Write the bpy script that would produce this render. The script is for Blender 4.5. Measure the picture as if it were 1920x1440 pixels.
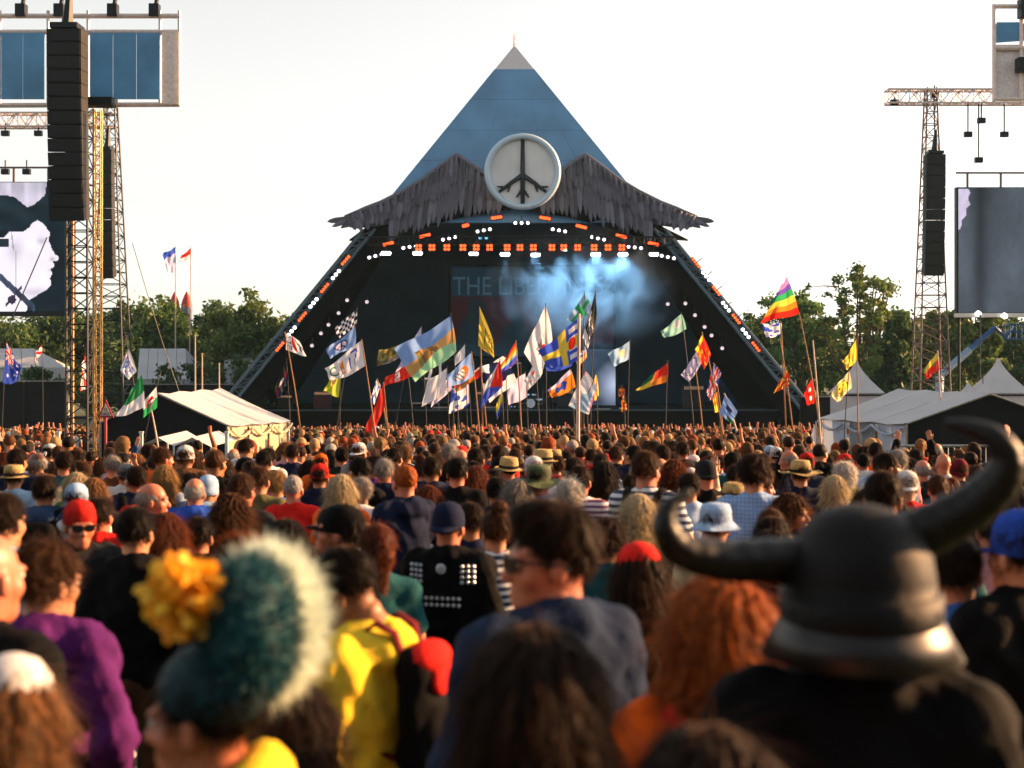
import bpy, math, random
import numpy as np
from mathutils import Vector, Matrix, Euler

R = math.radians
scene = bpy.context.scene
COL = scene.collection
for o in list(bpy.data.objects):
    bpy.data.objects.remove(o)

# ------------------------------------------------------------------ camera
FPX, HOR, CAMZ = 2600.0, 670.0, 2.05      # focal length in photo pixels, horizon row, lens height
SLOPE = (793.0 - HOR) / FPX               # the field falls gently towards the stage
FLAT = 94.0
cam_d = bpy.data.cameras.new('camera')
cam = bpy.data.objects.new('camera', cam_d)
COL.objects.link(cam)
cam.location = (0, 0, CAMZ)
cam.rotation_euler = (R(90), 0, 0)
cam_d.sensor_width = 36.0
cam_d.lens = 36.0 * FPX / 1920.0
cam_d.shift_y = -(720.0 - HOR) / 1920.0
cam_d.clip_start, cam_d.clip_end = 0.05, 6000
cam_d.dof.use_dof = True
cam_d.dof.focus_distance = 34.0
cam_d.dof.aperture_fstop = 2.7
cam_d.dof.aperture_blades = 0
scene.camera = cam

# ------------------------------------------------------------------ sky, sun, exposure
SUN_AZ, SUN_EL = R(72), R(17)              # azimuth from +Y (towards the stage) to +X (right)
world = bpy.data.worlds.new('World')
scene.world = world
world.use_nodes = True
wn = world.node_tree.nodes
wl = world.node_tree.links
bg = wn['Background']
sky = wn.new('ShaderNodeTexSky')
sky.sky_type = 'NISHITA'
sky.sun_disc = False
sky.sun_elevation = SUN_EL
sky.sun_rotation = SUN_AZ
sky.air_density, sky.dust_density, sky.ozone_density = 1.0, 0.9, 1.0
hs = wn.new('ShaderNodeHueSaturation')
hs.inputs['Saturation'].default_value = 0.22
wl.new(sky.outputs[0], hs.inputs['Color'])
wb = wn.new('ShaderNodeVectorMath')
wb.operation = 'MULTIPLY'
wb.inputs[1].default_value = (1.05, 1.0, 0.93)      # hazy, slightly creamy evening air
wl.new(hs.outputs[0], wb.inputs[0])
wl.new(wb.outputs[0], bg.inputs['Color'])
bg.inputs['Strength'].default_value = 0.073
sun_d = bpy.data.lights.new('sun', 'SUN')
sun = bpy.data.objects.new('sun', sun_d)
COL.objects.link(sun)
sd = Vector((math.cos(SUN_EL) * math.sin(SUN_AZ), math.cos(SUN_EL) * math.cos(SUN_AZ), math.sin(SUN_EL)))
sun.rotation_euler = sd.to_track_quat('Z', 'Y').to_euler()
sun.location = sd * 200
sun_d.energy = 5.0
sun_d.angle = R(0.5)
sun_d.color = (1.0, 0.52, 0.22)
scene.view_settings.view_transform = 'Standard'
scene.view_settings.look = 'None'
scene.view_settings.exposure = 1.85
scene.view_settings.gamma = 1.0
scene.view_settings.use_curve_mapping = False
scene.cycles.use_denoising = True
scene.cycles.max_bounces = 6
scene.cycles.volume_bounces = 1
scene.cycles.transparent_max_bounces = 6

# ------------------------------------------------------------------ helpers
def gz(y):
    return -SLOPE * min(y, FLAT)

def P(u, v, d):
    """point seen at photo pixel (u, v) standing d metres down the field"""
    return Vector(((u - 960.0) / FPX * d, d, CAMZ - (v - HOR) / FPX * d))

def lin(h):
    if isinstance(h, str):
        h = h.lstrip('#')
        h = tuple(int(h[i:i + 2], 16) / 255.0 for i in (0, 2, 4))
    return tuple((c / 12.92 if c <= 0.04045 else ((c + 0.055) / 1.055) ** 2.4) for c in h)

MATS = {}
def mat(name, col, rough=0.7, metal=0.0, var=0.12, scale=8.0, bump=0.0, bscale=60.0, trans=0.0, emit=None,
        estr=0.0, spec=0.4, sheen=0.0):
    """procedural principled material: colour with noise variation, fine relief, optional translucency"""
    if name in MATS:
        return MATS[name]
    m = bpy.data.materials.new(name)
    m.use_nodes = True
    n, l = m.node_tree.nodes, m.node_tree.links
    b = n['Principled BSDF']
    out = n['Material Output']
    c = lin(col) if isinstance(col, str) else col
    tc = n.new('ShaderNodeTexCoord')
    nz = n.new('ShaderNodeTexNoise')
    nz.inputs['Scale'].default_value = scale
    nz.inputs['Detail'].default_value = 5
    l.new(tc.outputs['Object'], nz.inputs['Vector'])
    mr = n.new('ShaderNodeMapRange')
    mr.inputs['From Min'].default_value, mr.inputs['From Max'].default_value = 0.25, 0.75
    mr.inputs['To Min'].default_value, mr.inputs['To Max'].default_value = 1 - var * 1.6, 1 + var * 1.6
    l.new(nz.outputs['Fac'], mr.inputs['Value'])
    mx = n.new('ShaderNodeVectorMath')
    mx.operation = 'SCALE'
    mx.inputs[0].default_value = c
    l.new(mr.outputs[0], mx.inputs['Scale'])
    l.new(mx.outputs[0], b.inputs['Base Color'])
    b.inputs['Roughness'].default_value = rough
    b.inputs['Metallic'].default_value = metal
    b.inputs['Specular IOR Level'].default_value = spec
    if sheen:
        b.inputs['Sheen Weight'].default_value = sheen
        b.inputs['Sheen Roughness'].default_value = 0.35
        b.inputs['Sheen Tint'].default_value = (1.0, 0.6, 0.3, 1)
    if bump:
        nb = n.new('ShaderNodeTexNoise')
        nb.inputs['Scale'].default_value = bscale
        nb.inputs['Detail'].default_value = 4
        l.new(tc.outputs['Object'], nb.inputs['Vector'])
        bp = n.new('ShaderNodeBump')
        bp.inputs['Strength'].default_value = bump
        bp.inputs['Distance'].default_value = 0.02
        l.new(nb.outputs['Fac'], bp.inputs['Height'])
        l.new(bp.outputs[0], b.inputs['Normal'])
    if emit is not None:
        b.inputs['Emission Color'].default_value = (*(lin(emit) if isinstance(emit, str) else emit), 1)
        b.inputs['Emission Strength'].default_value = estr
    if trans > 0:
        t = n.new('ShaderNodeBsdfTranslucent')
        l.new(mx.outputs[0], t.inputs['Color'])
        ms = n.new('ShaderNodeMixShader')
        ms.inputs[0].default_value = trans
        l.new(b.outputs[0], ms.inputs[1])
        l.new(t.outputs[0], ms.inputs[2])
        l.new(ms.outputs[0], out.inputs['Surface'])
    MATS[name] = m
    return m

def attr_mat(name, rough=0.8, trans=0.0, emit=0.0, var=0.1, scale=4.0, spec=0.3, sheen=0.0):
    """colour printed on the faces (attribute 'Col'); cloth, crowd and screens share it"""
    m = mat(name, (1, 1, 1), rough=rough, trans=trans, var=var, scale=scale, spec=spec, sheen=sheen)
    n, l = m.node_tree.nodes, m.node_tree.links
    at = n.new('ShaderNodeAttribute')
    at.attribute_name = 'Col'
    sc = [x for x in n if x.type == 'VECT_MATH'][0]
    l.new(at.outputs['Color'], sc.inputs[0])
    if emit:
        b = n['Principled BSDF']
        l.new(at.outputs['Color'], b.inputs['Emission Color'])
        b.inputs['Emission Strength'].default_value = emit
        b.inputs['Base Color'].default_value = (0.01, 0.01, 0.01, 1)
        for k in list(b.inputs['Base Color'].links):
            l.remove(k)
    return m

def stripe_mat(name, c1, c2, freq, axis=2, duty=0.5, check=False, rough=0.8):
    """woven stripes or checks across the garment"""
    m = mat(name, c1, rough=rough, var=0.1, scale=20)
    n, l = m.node_tree.nodes, m.node_tree.links
    tc = [x for x in n if x.type == 'TEX_COORD'][0]
    sx = n.new('ShaderNodeSeparateXYZ')
    l.new(tc.outputs['Object'], sx.inputs[0])
    def band(ax):
        a = n.new('ShaderNodeMath'); a.operation = 'MULTIPLY'; a.inputs[1].default_value = freq
        l.new(sx.outputs[ax], a.inputs[0])
        f = n.new('ShaderNodeMath'); f.operation = 'FRACT'
        l.new(a.outputs[0], f.inputs[0])
        g = n.new('ShaderNodeMath'); g.operation = 'GREATER_THAN'; g.inputs[1].default_value = duty
        l.new(f.outputs[0], g.inputs[0])
        return g
    g = band(axis)
    if check:
        g2 = band(0)
        ad = n.new('ShaderNodeMath'); ad.operation = 'ADD'
        l.new(g.outputs[0], ad.inputs[0]); l.new(g2.outputs[0], ad.inputs[1])
        hf = n.new('ShaderNodeMath'); hf.operation = 'MULTIPLY'; hf.inputs[1].default_value = 0.5
        l.new(ad.outputs[0], hf.inputs[0])
        g = hf
    mx = n.new('ShaderNodeMix'); mx.data_type = 'RGBA'
    mx.inputs[6].default_value = (*lin(c1), 1)
    mx.inputs[7].default_value = (*lin(c2), 1)
    l.new(g.outputs[0], mx.inputs[0])
    sc = [x for x in n if x.type == 'VECT_MATH'][0]
    l.new(mx.outputs[2], sc.inputs[0])
    return m

def link(o, parent=None):
    COL.objects.link(o)
    if parent is not None:
        o.parent = parent
    return o

def tag(o, label=None, cat=None, group=None, kind=None):
    if label: o['label'] = label
    if cat: o['category'] = cat
    if group: o['group'] = group
    if kind: o['kind'] = kind
    return o

def empty(name, loc, rz=0.0, label=None, cat=None, group=None):
    o = bpy.data.objects.new(name, None)
    o.empty_display_size = 0.3
    o.location = loc
    o.rotation_euler = (0, 0, rz)
    COL.objects.link(o)
    return tag(o, label, cat, group)

class MB:
    """collects shapes and links them as one mesh object"""
    def __init__(s):
        s.v, s.f, s.c = [], [], []
    def add(s, vs, fs, col=None):
        k = len(s.v)
        s.v += [tuple(p) for p in vs]
        s.f += [tuple(i + k for i in f) for f in fs]
        s.c += [col] * len(fs)
        return s
    def box(s, c, size, rot=None, col=None):
        c = Vector(c); h = [x / 2 for x in size]
        vs = []
        for x in (-1, 1):
            for y in (-1, 1):
                for z in (-1, 1):
                    p = Vector((x * h[0], y * h[1], z * h[2]))
                    if rot is not None: p = rot @ p
                    vs.append(c + p)
        return s.add(vs, [(0, 1, 3, 2), (4, 6, 7, 5), (0, 4, 5, 1), (2, 3, 7, 6), (0, 2, 6, 4), (1, 5, 7, 3)], col)
    def tube(s, pts, rad, n=8, cap=True, col=None, flat=1.0):
        pts = [Vector(p) for p in pts]
        if not hasattr(rad, '__len__'): rad = [rad] * len(pts)
        vs, fs = [], []
        prev = None
        for i, p in enumerate(pts):
            t = (pts[min(i + 1, len(pts) - 1)] - pts[max(i - 1, 0)]).normalized()
            a = prev if prev is not None else (Vector((1, 0, 0)) if abs(t.x) < 0.8 else Vector((0, 1, 0)))
            a = (a - t * a.dot(t)).normalized()
            prev = a
            b = t.cross(a)
            for k in range(n):
                an = 2 * math.pi * k / n
                vs.append(p + (a * math.cos(an) + b * math.sin(an) * flat) * rad[i])
        for i in range(len(pts) - 1):
            for k in range(n):
                k2 = (k + 1) % n
                fs.append((i * n + k, i * n + k2, (i + 1) * n + k2, (i + 1) * n + k))
        if cap:
            fs.append(tuple(reversed(range(n))))
            fs.append(tuple(range((len(pts) - 1) * n, len(pts) * n)))
        return s.add(vs, fs, col)
    def bar(s, a, b, w, n=6):
        return s.tube([a, b], w, n)
    def lathe(s, prof, n=24, c=(0, 0, 0), sx=1.0, sy=1.0, col=None):
        vs, fs = [], []
        for r, z in prof:
            for k in range(n):
                an = 2 * math.pi * k / n
                vs.append((c[0] + r * sx * math.cos(an), c[1] + r * sy * math.sin(an), c[2] + z))
        for i in range(len(prof) - 1):
            for k in range(n):
                k2 = (k + 1) % n
                fs.append((i * n + k, i * n + k2, (i + 1) * n + k2, (i + 1) * n + k))
        return s.add(vs, fs, col)
    def slab(s, poly, thick, col=None):
        """planar polygon (3D points) given a thickness along its normal"""
        poly = [Vector(p) for p in poly]
        nrm = Vector((0, 0, 0))
        for i in range(len(poly)):
            a, b = poly[i], poly[(i + 1) % len(poly)]
            nrm += a.cross(b)
        nrm.normalize()
        k = len(poly)
        vs = [p + nrm * thick / 2 for p in poly] + [p - nrm * thick / 2 for p in poly]
        fs = [tuple(range(k)), tuple(reversed(range(k, 2 * k)))]
        fs += [(i, i + k, (i + 1) % k + k, (i + 1) % k) for i in range(k)]
        return s.add(vs, fs, col)
    def mesh(s, name, origin=(0, 0, 0), smooth=False, colors=False):
        me = bpy.data.meshes.new(name)
        ox, oy, oz = origin
        me.from_pydata([(x - ox, y - oy, z - oz) for x, y, z in s.v], [], s.f)
        if colors:
            a = me.attributes.new('Col', 'FLOAT_COLOR', 'FACE')
            arr = np.ones((len(s.f), 4), dtype=np.float32)
            arr[:, :3] = np.array(s.c, dtype=np.float32)
            a.data.foreach_set('color', arr.ravel())
        if smooth:
            me.polygons.foreach_set('use_smooth', [True] * len(me.polygons))
        me.update()
        return me
    def build(s, name, m, parent=None, origin=None, smooth=False, colors=False):
        if origin is None:
            origin = parent_world(parent)
        o = bpy.data.objects.new(name, s.mesh(name, origin, smooth, colors))
        o.data.materials.append(m)
        return link(o, parent)

def parent_world(p):
    v = Vector((0, 0, 0))
    while p is not None:
        v += Vector(p.location)
        p = p.parent
    return v

def thing_mesh(mb, name, m, loc, label, cat, group=None, kind=None, **kw):
    """a thing that is a single mesh, with its origin at its base"""
    o = mb.build(name, m, None, origin=loc, **kw)
    o.location = loc
    return tag(o, label, cat, group, kind)

def text_mesh(body, size, extrude=0.01):
    cu = bpy.data.curves.new('lettering', 'FONT')
    cu.body = body
    cu.size = size
    cu.extrude = extrude
    cu.align_x, cu.align_y = 'CENTER', 'CENTER'
    cu.resolution_u = 3
    o = bpy.data.objects.new('lettering', cu)
    COL.objects.link(o)
    bpy.context.view_layer.update()
    me = bpy.data.meshes.new_from_object(o.evaluated_get(bpy.context.evaluated_depsgraph_get()))
    bpy.data.objects.remove(o)
    return me

def lattice(mb, a, b, wa, wb, bays, rc=0.05, rb=0.025, n=4, up=Vector((0, 1, 0)), chords=True, braces=True):
    """box lattice mast or truss between two points"""
    a, b = Vector(a), Vector(b)
    t = (b - a).normalized()
    s1 = (up - t * up.dot(t)).normalized()
    s2 = t.cross(s1)
    cor = [(-1, -1), (1, -1), (1, 1), (-1, 1)]
    def pt(f, k):
        w = wa + (wb - wa) * f
        return a + (b - a) * f + (s1 * cor[k][0] + s2 * cor[k][1]) * w / 2
    if chords:
        for k in range(4):
            mb.bar(pt(0, k), pt(1, k), rc, 6)
    if braces:
        for i in range(bays):
            f0, f1 = i / bays, (i + 1) / bays
            for k in range(4):
                k2 = (k + 1) % 4
                mb.bar(pt(f0, k), pt(f0, k2), rb, n)
                if (i + k) % 2: mb.bar(pt(f0, k), pt(f1, k2), rb, n)
                else: mb.bar(pt(f0, k2), pt(f1, k), rb, n)
    return [lambda f, k=k: pt(f, k) for k in range(4)]
# ================================================================== setting
M_grass = mat('trodden_grass', '#3f4a26', rough=0.95, var=0.35, scale=0.6, bump=0.6, bscale=8)
mb = MB()
ys = [-160, -40, -10, 0, 30, 60, FLAT, FLAT + 30, 300, 800, 1500]
xs = [-900, -400, -120, -40, 0, 40, 120, 400, 900]
vs = [(x, y, gz(y)) for y in ys for x in xs]
nx = len(xs)
fs = [(j * nx + i, j * nx + i + 1, (j + 1) * nx + i + 1, (j + 1) * nx + i) for j in range(len(ys) - 1) for i in range(nx - 1)]
mb.add(vs, fs)
tag(mb.build('ground', M_grass), kind='structure')
G0 = gz(200)

# ------------------------------------------------------------------ trees
M_bark = mat('tree_bark', '#4a3c2e', rough=0.95, var=0.3, scale=3, bump=0.5, bscale=12)
LEAFS = [mat('leaf_a', '#4c6632', rough=0.65, var=0.3, scale=0.5, trans=0.35),
         mat('leaf_b', '#40592f', rough=0.65, var=0.3, scale=0.5, trans=0.35),
         mat('leaf_c', '#56692f', rough=0.65, var=0.3, scale=0.5, trans=0.35)]

def leaf_cloud(mb, rng, centres, count, size):
    cs = np.array([c[0] for c in centres]); rs = np.array([c[1] for c in centres])
    w = rs ** 2; w = w / w.sum()
    idx = rng.choice(len(cs), count, p=w)
    d = rng.normal(size=(count, 3)); d /= np.linalg.norm(d, axis=1)[:, None]
    rad = rs[idx][:, None] * np.abs(rng.normal(.75, .38, (count, 1)))
    p = cs[idx] + d * rad * np.array([1, 1, 0.78])
    a = rng.normal(size=(count, 3)); a /= np.linalg.norm(a, axis=1)[:, None]
    b = np.cross(a, rng.normal(size=(count, 3))); b /= np.linalg.norm(b, axis=1)[:, None]
    sz = size * (0.6 + 0.8 * rng.random((count, 1)))
    q = np.stack([p - a * sz, p + b * sz * 0.55, p + a * sz, p - b * sz * 0.55], 1).reshape(-1, 3)
    k = len(mb.v)
    mb.v += [tuple(x) for x in q]
    mb.f += [(k + 4 * i, k + 4 * i + 1, k + 4 * i + 2, k + 4 * i + 3) for i in range(count)]
    mb.c += [None] * count

def tree(u, vtop, d, wpx, label, seed, leaf=0, airy=False, count=4200, low=0.25):
    rng = np.random.default_rng(seed)
    top = P(u, vtop, d)
    base = Vector((top.x, d, gz(d)))
    h = top.z - base.z
    rad = wpx / FPX * d / 2
    root = empty('tree', base, 0, label, 'tree', 'trees behind the stage field')
    tr = MB(); cl = []
    fork = h * (0.34 if airy else 0.28)
    tr.tube([base, base + Vector((0.1, 0, fork * 0.5)), base + Vector((0.0, 0.1, fork))], [h * 0.03, h * 0.024, h * 0.02], 8)
    nl = 9 if airy else 8
    for i in range(nl):
        an = 2 * math.pi * i / nl + rng.uniform(-0.3, 0.3)
        rr = rad * rng.uniform(0.35, 0.8)
        hh = h * rng.uniform(0.6, 0.92)
        tip = base + Vector((math.cos(an) * rr, math.sin(an) * rr, hh))
        st = base + Vector((0, 0, fork * rng.uniform(0.8, 1.0)))
        mid = st.lerp(tip, 0.5) + Vector((math.cos(an) * rr * 0.15, 0, -h * 0.03))
        tr.tube([st, mid, tip], [h * 0.013, h * 0.008, h * 0.003], 6)
        for j in range(4):
            f = rng.uniform(0.35, 1.0)
            q = st.lerp(tip, f)
            q2 = q + Vector(rng.normal(size=3) * np.array([1, 1, 0.8]) * rad * 0.3)
            tr.tube([q, q.lerp(q2, 0.5) + Vector((0, 0, 0.1)), q2], [h * 0.005, h * 0.003, h * 0.0015], 5)
            cl.append((np.array(q2), rad * rng.uniform(0.12, 0.2) * (0.7 if airy else 1.15)))
        cl.append((np.array(tip), rad * rng.uniform(0.16, 0.28) * (0.75 if airy else 1.25)))
    nf = 46 if airy else 60
    for i in range(nf):
        zf = low + (0.97 - low) * rng.random() ** 0.8
        prof = math.sin(math.pi * min(1, (zf - low + 0.12) / (1.12 - low))) ** 0.6
        an = rng.uniform(0, 2 * math.pi)
        rr = rad * prof * rng.uniform(0.3, 0.9)
        cl.append((np.array(base) + np.array([math.cos(an) * rr, math.sin(an) * rr, h * zf * 0.95]), rad * rng.uniform(0.07, 0.14 if airy else 0.26)))
    # the highest clump reaches the measured top
    cl.append((np.array(base) + np.array([0, 0, h - rad * 0.16]), rad * 0.17))
    tr.build('trunk', M_bark, root, smooth=True)
    cr = MB()
    leaf_cloud(cr, rng, cl, count, 0.2 if airy else 0.25)
    cr.build('crown', LEAFS[leaf], root)
    return root

TREES = [
    (-20, 565, 128, 210, 'broad dark tree behind the left video screen, cut by the frame edge', 0, False),
    (120, 575, 132, 200, 'round tree half hidden by the lattice tower on the left', 1, False),
    (228, 560, 150, 130, 'small far tree just right of the left lattice tower', 1, False),
    (312, 562, 124, 165, 'dense green tree below the two red balloon tips', 0, False),
    (405, 560, 140, 150, 'shaded tree between the dense green tree and the stage-side tree', 1, False),
    (470, 538, 122, 160, 'tall leafy tree just left of the pyramid stage leg', 2, False),
    (545, 590, 140, 120, 'tree partly hidden behind the left leg of the pyramid stage', 1, False),
    (1405, 585, 145, 110, 'tree partly hidden behind the right leg of the pyramid stage', 1, False),
    (1505, 545, 130, 150, 'leafy tree directly right of the big rainbow flag', 0, False),
    (1608, 492, 120, 165, 'tallest tree on the right, open crown with bare forking limbs', 2, True),
    (1680, 580, 128, 130, 'rounded tree left of the right speaker tower', 1, False),
    (1745, 585, 140, 130, 'tree seen through the lattice of the right speaker tower', 0, False),
    (1815, 560, 122, 130, 'green tree under the right video screen', 2, False),
    (1900, 590, 135, 140, 'tree behind the blue boom lift at the right edge', 1, False),
]
for i, (u, v, d, w, lab, lf, airy) in enumerate(TREES):
    tree(u, v, d, w, lab, 100 + i, lf, airy, count=5200 if airy else 9000, low=0.12)

# the hedge-like wood that closes the field behind the trees
rng = np.random.default_rng(7)
mb = MB(); cl = []
for sgn in (0, 1):
    for i in range(110):
        u = rng.uniform(-60, 620) if sgn == 0 else rng.uniform(1380, 2000)
        p = P(u, rng.uniform(632, 735) if sgn else rng.uniform(640, 735), rng.uniform(142, 160))
        cl.append((np.array(p), rng.uniform(1.2, 2.2)))
leaf_cloud(mb, rng, cl, 16000, 0.42)
for sgn in (0, 1):
    for i in range(40):
        u = rng.uniform(-60, 620) if sgn == 0 else rng.uniform(1380, 2000)
        t0 = P(u, 680, 152)
        mb.tube([(t0.x, t0.y, G0), (t0.x + rng.uniform(-.5, .5), t0.y, t0.z + 1)], [0.16, 0.08], 5)
tag(mb.build('woodland', LEAFS[1]), 'dark green wood closing the field behind the trees', 'woodland', kind='stuff')
# unseen tree belt added behind the camera to cut sky light on the crowd
mb = MB(); cl = []
for i in range(420):
    cl.append((np.array([rng.uniform(-85, 85), rng.uniform(-46, -34), gz(-42) + rng.uniform(1, 20)]), rng.uniform(1.8, 3.2)))
leaf_cloud(mb, rng, cl, 30000, 0.8)
for i in range(36):
    x_ = -82 + i * 4.6
    mb.tube([(x_, -40, gz(-40)), (x_ + rng.uniform(-.6, .6), -40, gz(-40) + 13)], [0.35, 0.14], 6)
tag(mb.build('woodland', LEAFS[1]), 'unseen belt of tall trees added behind the camera to shade the crowd', 'woodland', kind='stuff')

# ------------------------------------------------------------------ far tents, fences
M_canvas = mat('white_canvas', '#b4b8c0', rough=0.7, var=0.06, scale=0.7, bump=0.25, bscale=3, trans=0.15)
M_canvas_cream = mat('cream_canvas', '#cdbd9c', rough=0.75, var=0.1, scale=1.5, trans=0.25)
M_black_drape = mat('black_drape', '#101418', rough=0.9, var=0.25, scale=1.2, bump=0.4, bscale=3, spec=0.2)
M_dark_steel = mat('dark_steel', '#1d2226', rough=0.5, metal=0.6, var=0.2)
M_alu = mat('aluminium', '#9a9a98', rough=0.35, metal=0.8, var=0.15)
M_white_metal = mat('white_painted_metal', '#c8c8c6', rough=0.5, var=0.1)
M_wood = mat('wooden_pole', '#8a6440', rough=0.7, var=0.2, scale=20)
M_pale_pole = mat('pale_pole', '#b9a596', rough=0.6, var=0.15, scale=20)
M_dark_pole = mat('dark_pole', '#17181a', rough=0.5, var=0.15, scale=20)

def marquee(u0, u1, vr, ve, d, label, depth=9.0, mm=None):
    a, b = P(u0, ve, d), P(u1, ve, d)
    r0, r1 = P(u0 + (u1 - u0) * .04, vr, d + depth / 2), P(u1 - (u1 - u0) * .04, vr, d + depth / 2)
    z0 = gz(d)
    root = empty('marquee', ((a.x + b.x) / 2, d, z0), 0, label, 'tent', 'white marquees behind the field')
    w = MB()
    y2 = d + depth
    w.slab([(a.x, d, z0), (b.x, d, z0), (b.x, d, a.z), (a.x, d, a.z)], 0.05)
    w.slab([(b.x, d + .05, z0), (b.x, y2, z0), (b.x, y2, a.z), (b.x, d + .05, a.z)], 0.05)
    w.slab([(a.x, d + .05, z0), (a.x, y2, z0), (a.x, y2, a.z), (a.x, d + .05, a.z)], 0.05)
    w.build('wall', M_canvas, root)
    n = 5
    for i in range(n):
        f0, f1 = i / n + 0.004, (i + 1) / n - 0.004
        p = MB()
        p.slab([a.lerp(b, f0) + Vector((0, -.15, .03)), a.lerp(b, f1) + Vector((0, -.15, .03)), r0.lerp(r1, f1), r0.lerp(r1, f0)], 0.04)
        A2, B2 = Vector((a.x, y2, a.z)), Vector((b.x, y2, a.z))
        p.slab([r0.lerp(r1, f0), r0.lerp(r1, f1), A2.lerp(B2, f1), A2.lerp(B2, f0)], 0.04)
        p.build('roof_panel', mm or M_canvas, root)
    g = MB()
    g.add([(a.x, d, a.z), (a.x, y2, a.z), tuple(r0)], [(0, 1, 2)])
    g.add([(b.x, d, b.z), (b.x, y2, b.z), tuple(r1)], [(0, 1, 2)])
    g.build('gable', M_canvas, root)
    return root
marquee(-60, 68, 654, 690, 116, 'white marquee at the left edge behind the southern-cross flag')
marquee(258, 352, 654, 712, 112, 'white ribbed marquee between the lattice tower and the bushes')
marquee(420, 492, 660, 690, 118, 'small white marquee glimpsed through the bushes left of the stage')

def bush(u, v0, d, wpx, label, seed):
    rng = np.random.default_rng(seed)
    root_p = Vector(((u - 960) / FPX * d, d, gz(d)))
    root = empty('bush', root_p, 0, label, 'bush', 'bushes left of the stage')
    top = P(u, v0, d)
    h = top.z - root_p.z; rad = wpx / FPX * d / 2
    st = MB()
    cl = []
    for i in range(7):
        an = i * 0.9
        tip = root_p + Vector((math.cos(an) * rad * .5, math.sin(an) * rad * .5, h * .75))
        st.tube([root_p, root_p.lerp(tip, .5) + Vector((.1, 0, 0)), tip], [.08, .05, .02], 5)
    for i in range(26):
        cl.append((np.array(root_p) + np.array([rng.uniform(-1, 1) * rad * .85, rng.uniform(-1, 1) * rad * .6, h * rng.uniform(.1, .88)]), rad * rng.uniform(.2, .32)))
    st.build('trunk', M_bark, root)
    cr = MB(); leaf_cloud(cr, rng, cl, 2200, 0.2); cr.build('crown', LEAFS[1], root)
bush(345, 668, 106, 110, 'dark bush in front of the white ribbed marquee', 31)
bush(420, 655, 108, 120, 'dark bush beside the left leg of the stage', 32)
bush(90, 672, 106, 90, 'dark bush right of the marquee at the left edge', 33)
bush(480, 690, 112, 90, 'low bush tucked under the left stage leg', 34)

def pagoda(u, vp, ve, vb, w, d, label):
    c = P(u, ve, d); pk = P(u, vp, d + 2.4)
    z0 = gz(d)
    hw = w / 2 / FPX * d
    root = empty('pagoda_tent', (c.x, d + 2.4, z0), 0, label, 'tent', 'white peaked tents on the right')
    rf = MB()
    n = 10
    rows = []
    for i in range(n + 1):
        f = i / n
        s = hw * (1 - f) ** 1.45 + 0.06
        z = c.z + (pk.z - c.z) * f
        rows.append([(c.x - s, d + 2.4 - s, z), (c.x + s, d + 2.4 - s, z), (c.x + s, d + 2.4 + s, z), (c.x - s, d + 2.4 + s, z)])
    vs = [q for r_ in rows for q in r_]
    rf.add(vs, [(4 * i + k, 4 * i + (k + 1) % 4, 4 * i + 4 + (k + 1) % 4, 4 * i + 4 + k) for i in range(n) for k in range(4)])
    rf.build('roof', M_canvas, root)
    wl_ = MB()
    wl_.box((c.x, d + 2.4, (z0 + c.z) / 2), (hw * 2 - .06, hw * 2 - .06, c.z - z0 - .03))
    wl_.build('wall', M_canvas, root)
    pr = MB()
    pr.box((c.x, d + 2.4, c.z - .12), (hw * 2 + .06, hw * 2 + .06, .1))
    pr.build('eave_band', M_dark_steel, root)
    fi = MB(); fi.tube([pk + Vector((0, 0, -.05)), pk + Vector((0, 0, .5))], .03, 6); fi.build('finial', M_dark_steel, root)
pagoda(1625, 676, 738, 760, 84, 80, 'white peaked tent right of the smiley flag')
pagoda(1900, 672, 738, 760, 92, 78, 'white peaked tent at the right edge behind the dark marquee')
pagoda(1843, 718, 742, 760, 30, 76, 'little white tent tip between the marquee and the right edge')

def wall_run(name, pts, vt, d, label, cat, m, thick=0.12, posts=True):
    a, b = P(pts[0], vt, d), P(pts[1], vt, d)
    z0 = gz(d)
    root = empty(name, ((a.x + b.x) / 2, d, z0), 0, label, cat)
    L = (b - a).length
    n = max(2, int(L / 2.6))
    for i in range(n):
        p = MB()
        q0, q1 = a.lerp(b, i / n), a.lerp(b, (i + 1) / n)
        p.box(((q0.x + q1.x) / 2, d, (z0 + a.z) / 2), (abs(q1.x - q0.x) - .03, thick, a.z - z0))
        p.build('panel', m, root)
    if posts:
        for i in range(n + 1):
            q = a.lerp(b, i / n)
            p = MB(); p.tube([(q.x, d - thick, z0), (q.x, d - thick, a.z + .15)], .05, 6)
            p.build('post', M_dark_steel, root)
    r_ = MB(); r_.tube([(a.x, d - thick - .06, a.z + .05), (b.x, d - thick - .06, a.z + .05)], .04, 6)
    r_.build('rail', M_alu, root)
wall_run('scrim_fence', (-120, 128), 716, 88, 'black scrim fence running under the left video screen', 'fence', M_black_drape)
wall_run('scrim_fence', (236, 440), 722, 100, 'black scrim fence between the left tower and the stage', 'fence', M_black_drape)
wall_run('scrim_fence', (1500, 1720), 745, 86, 'black scrim fence right of the stage below the flags', 'fence', M_black_drape)
wall_run('scrim_fence', (1720, 2020), 752, 90, 'black scrim fence behind the right marquee', 'fence', M_black_drape)

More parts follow.
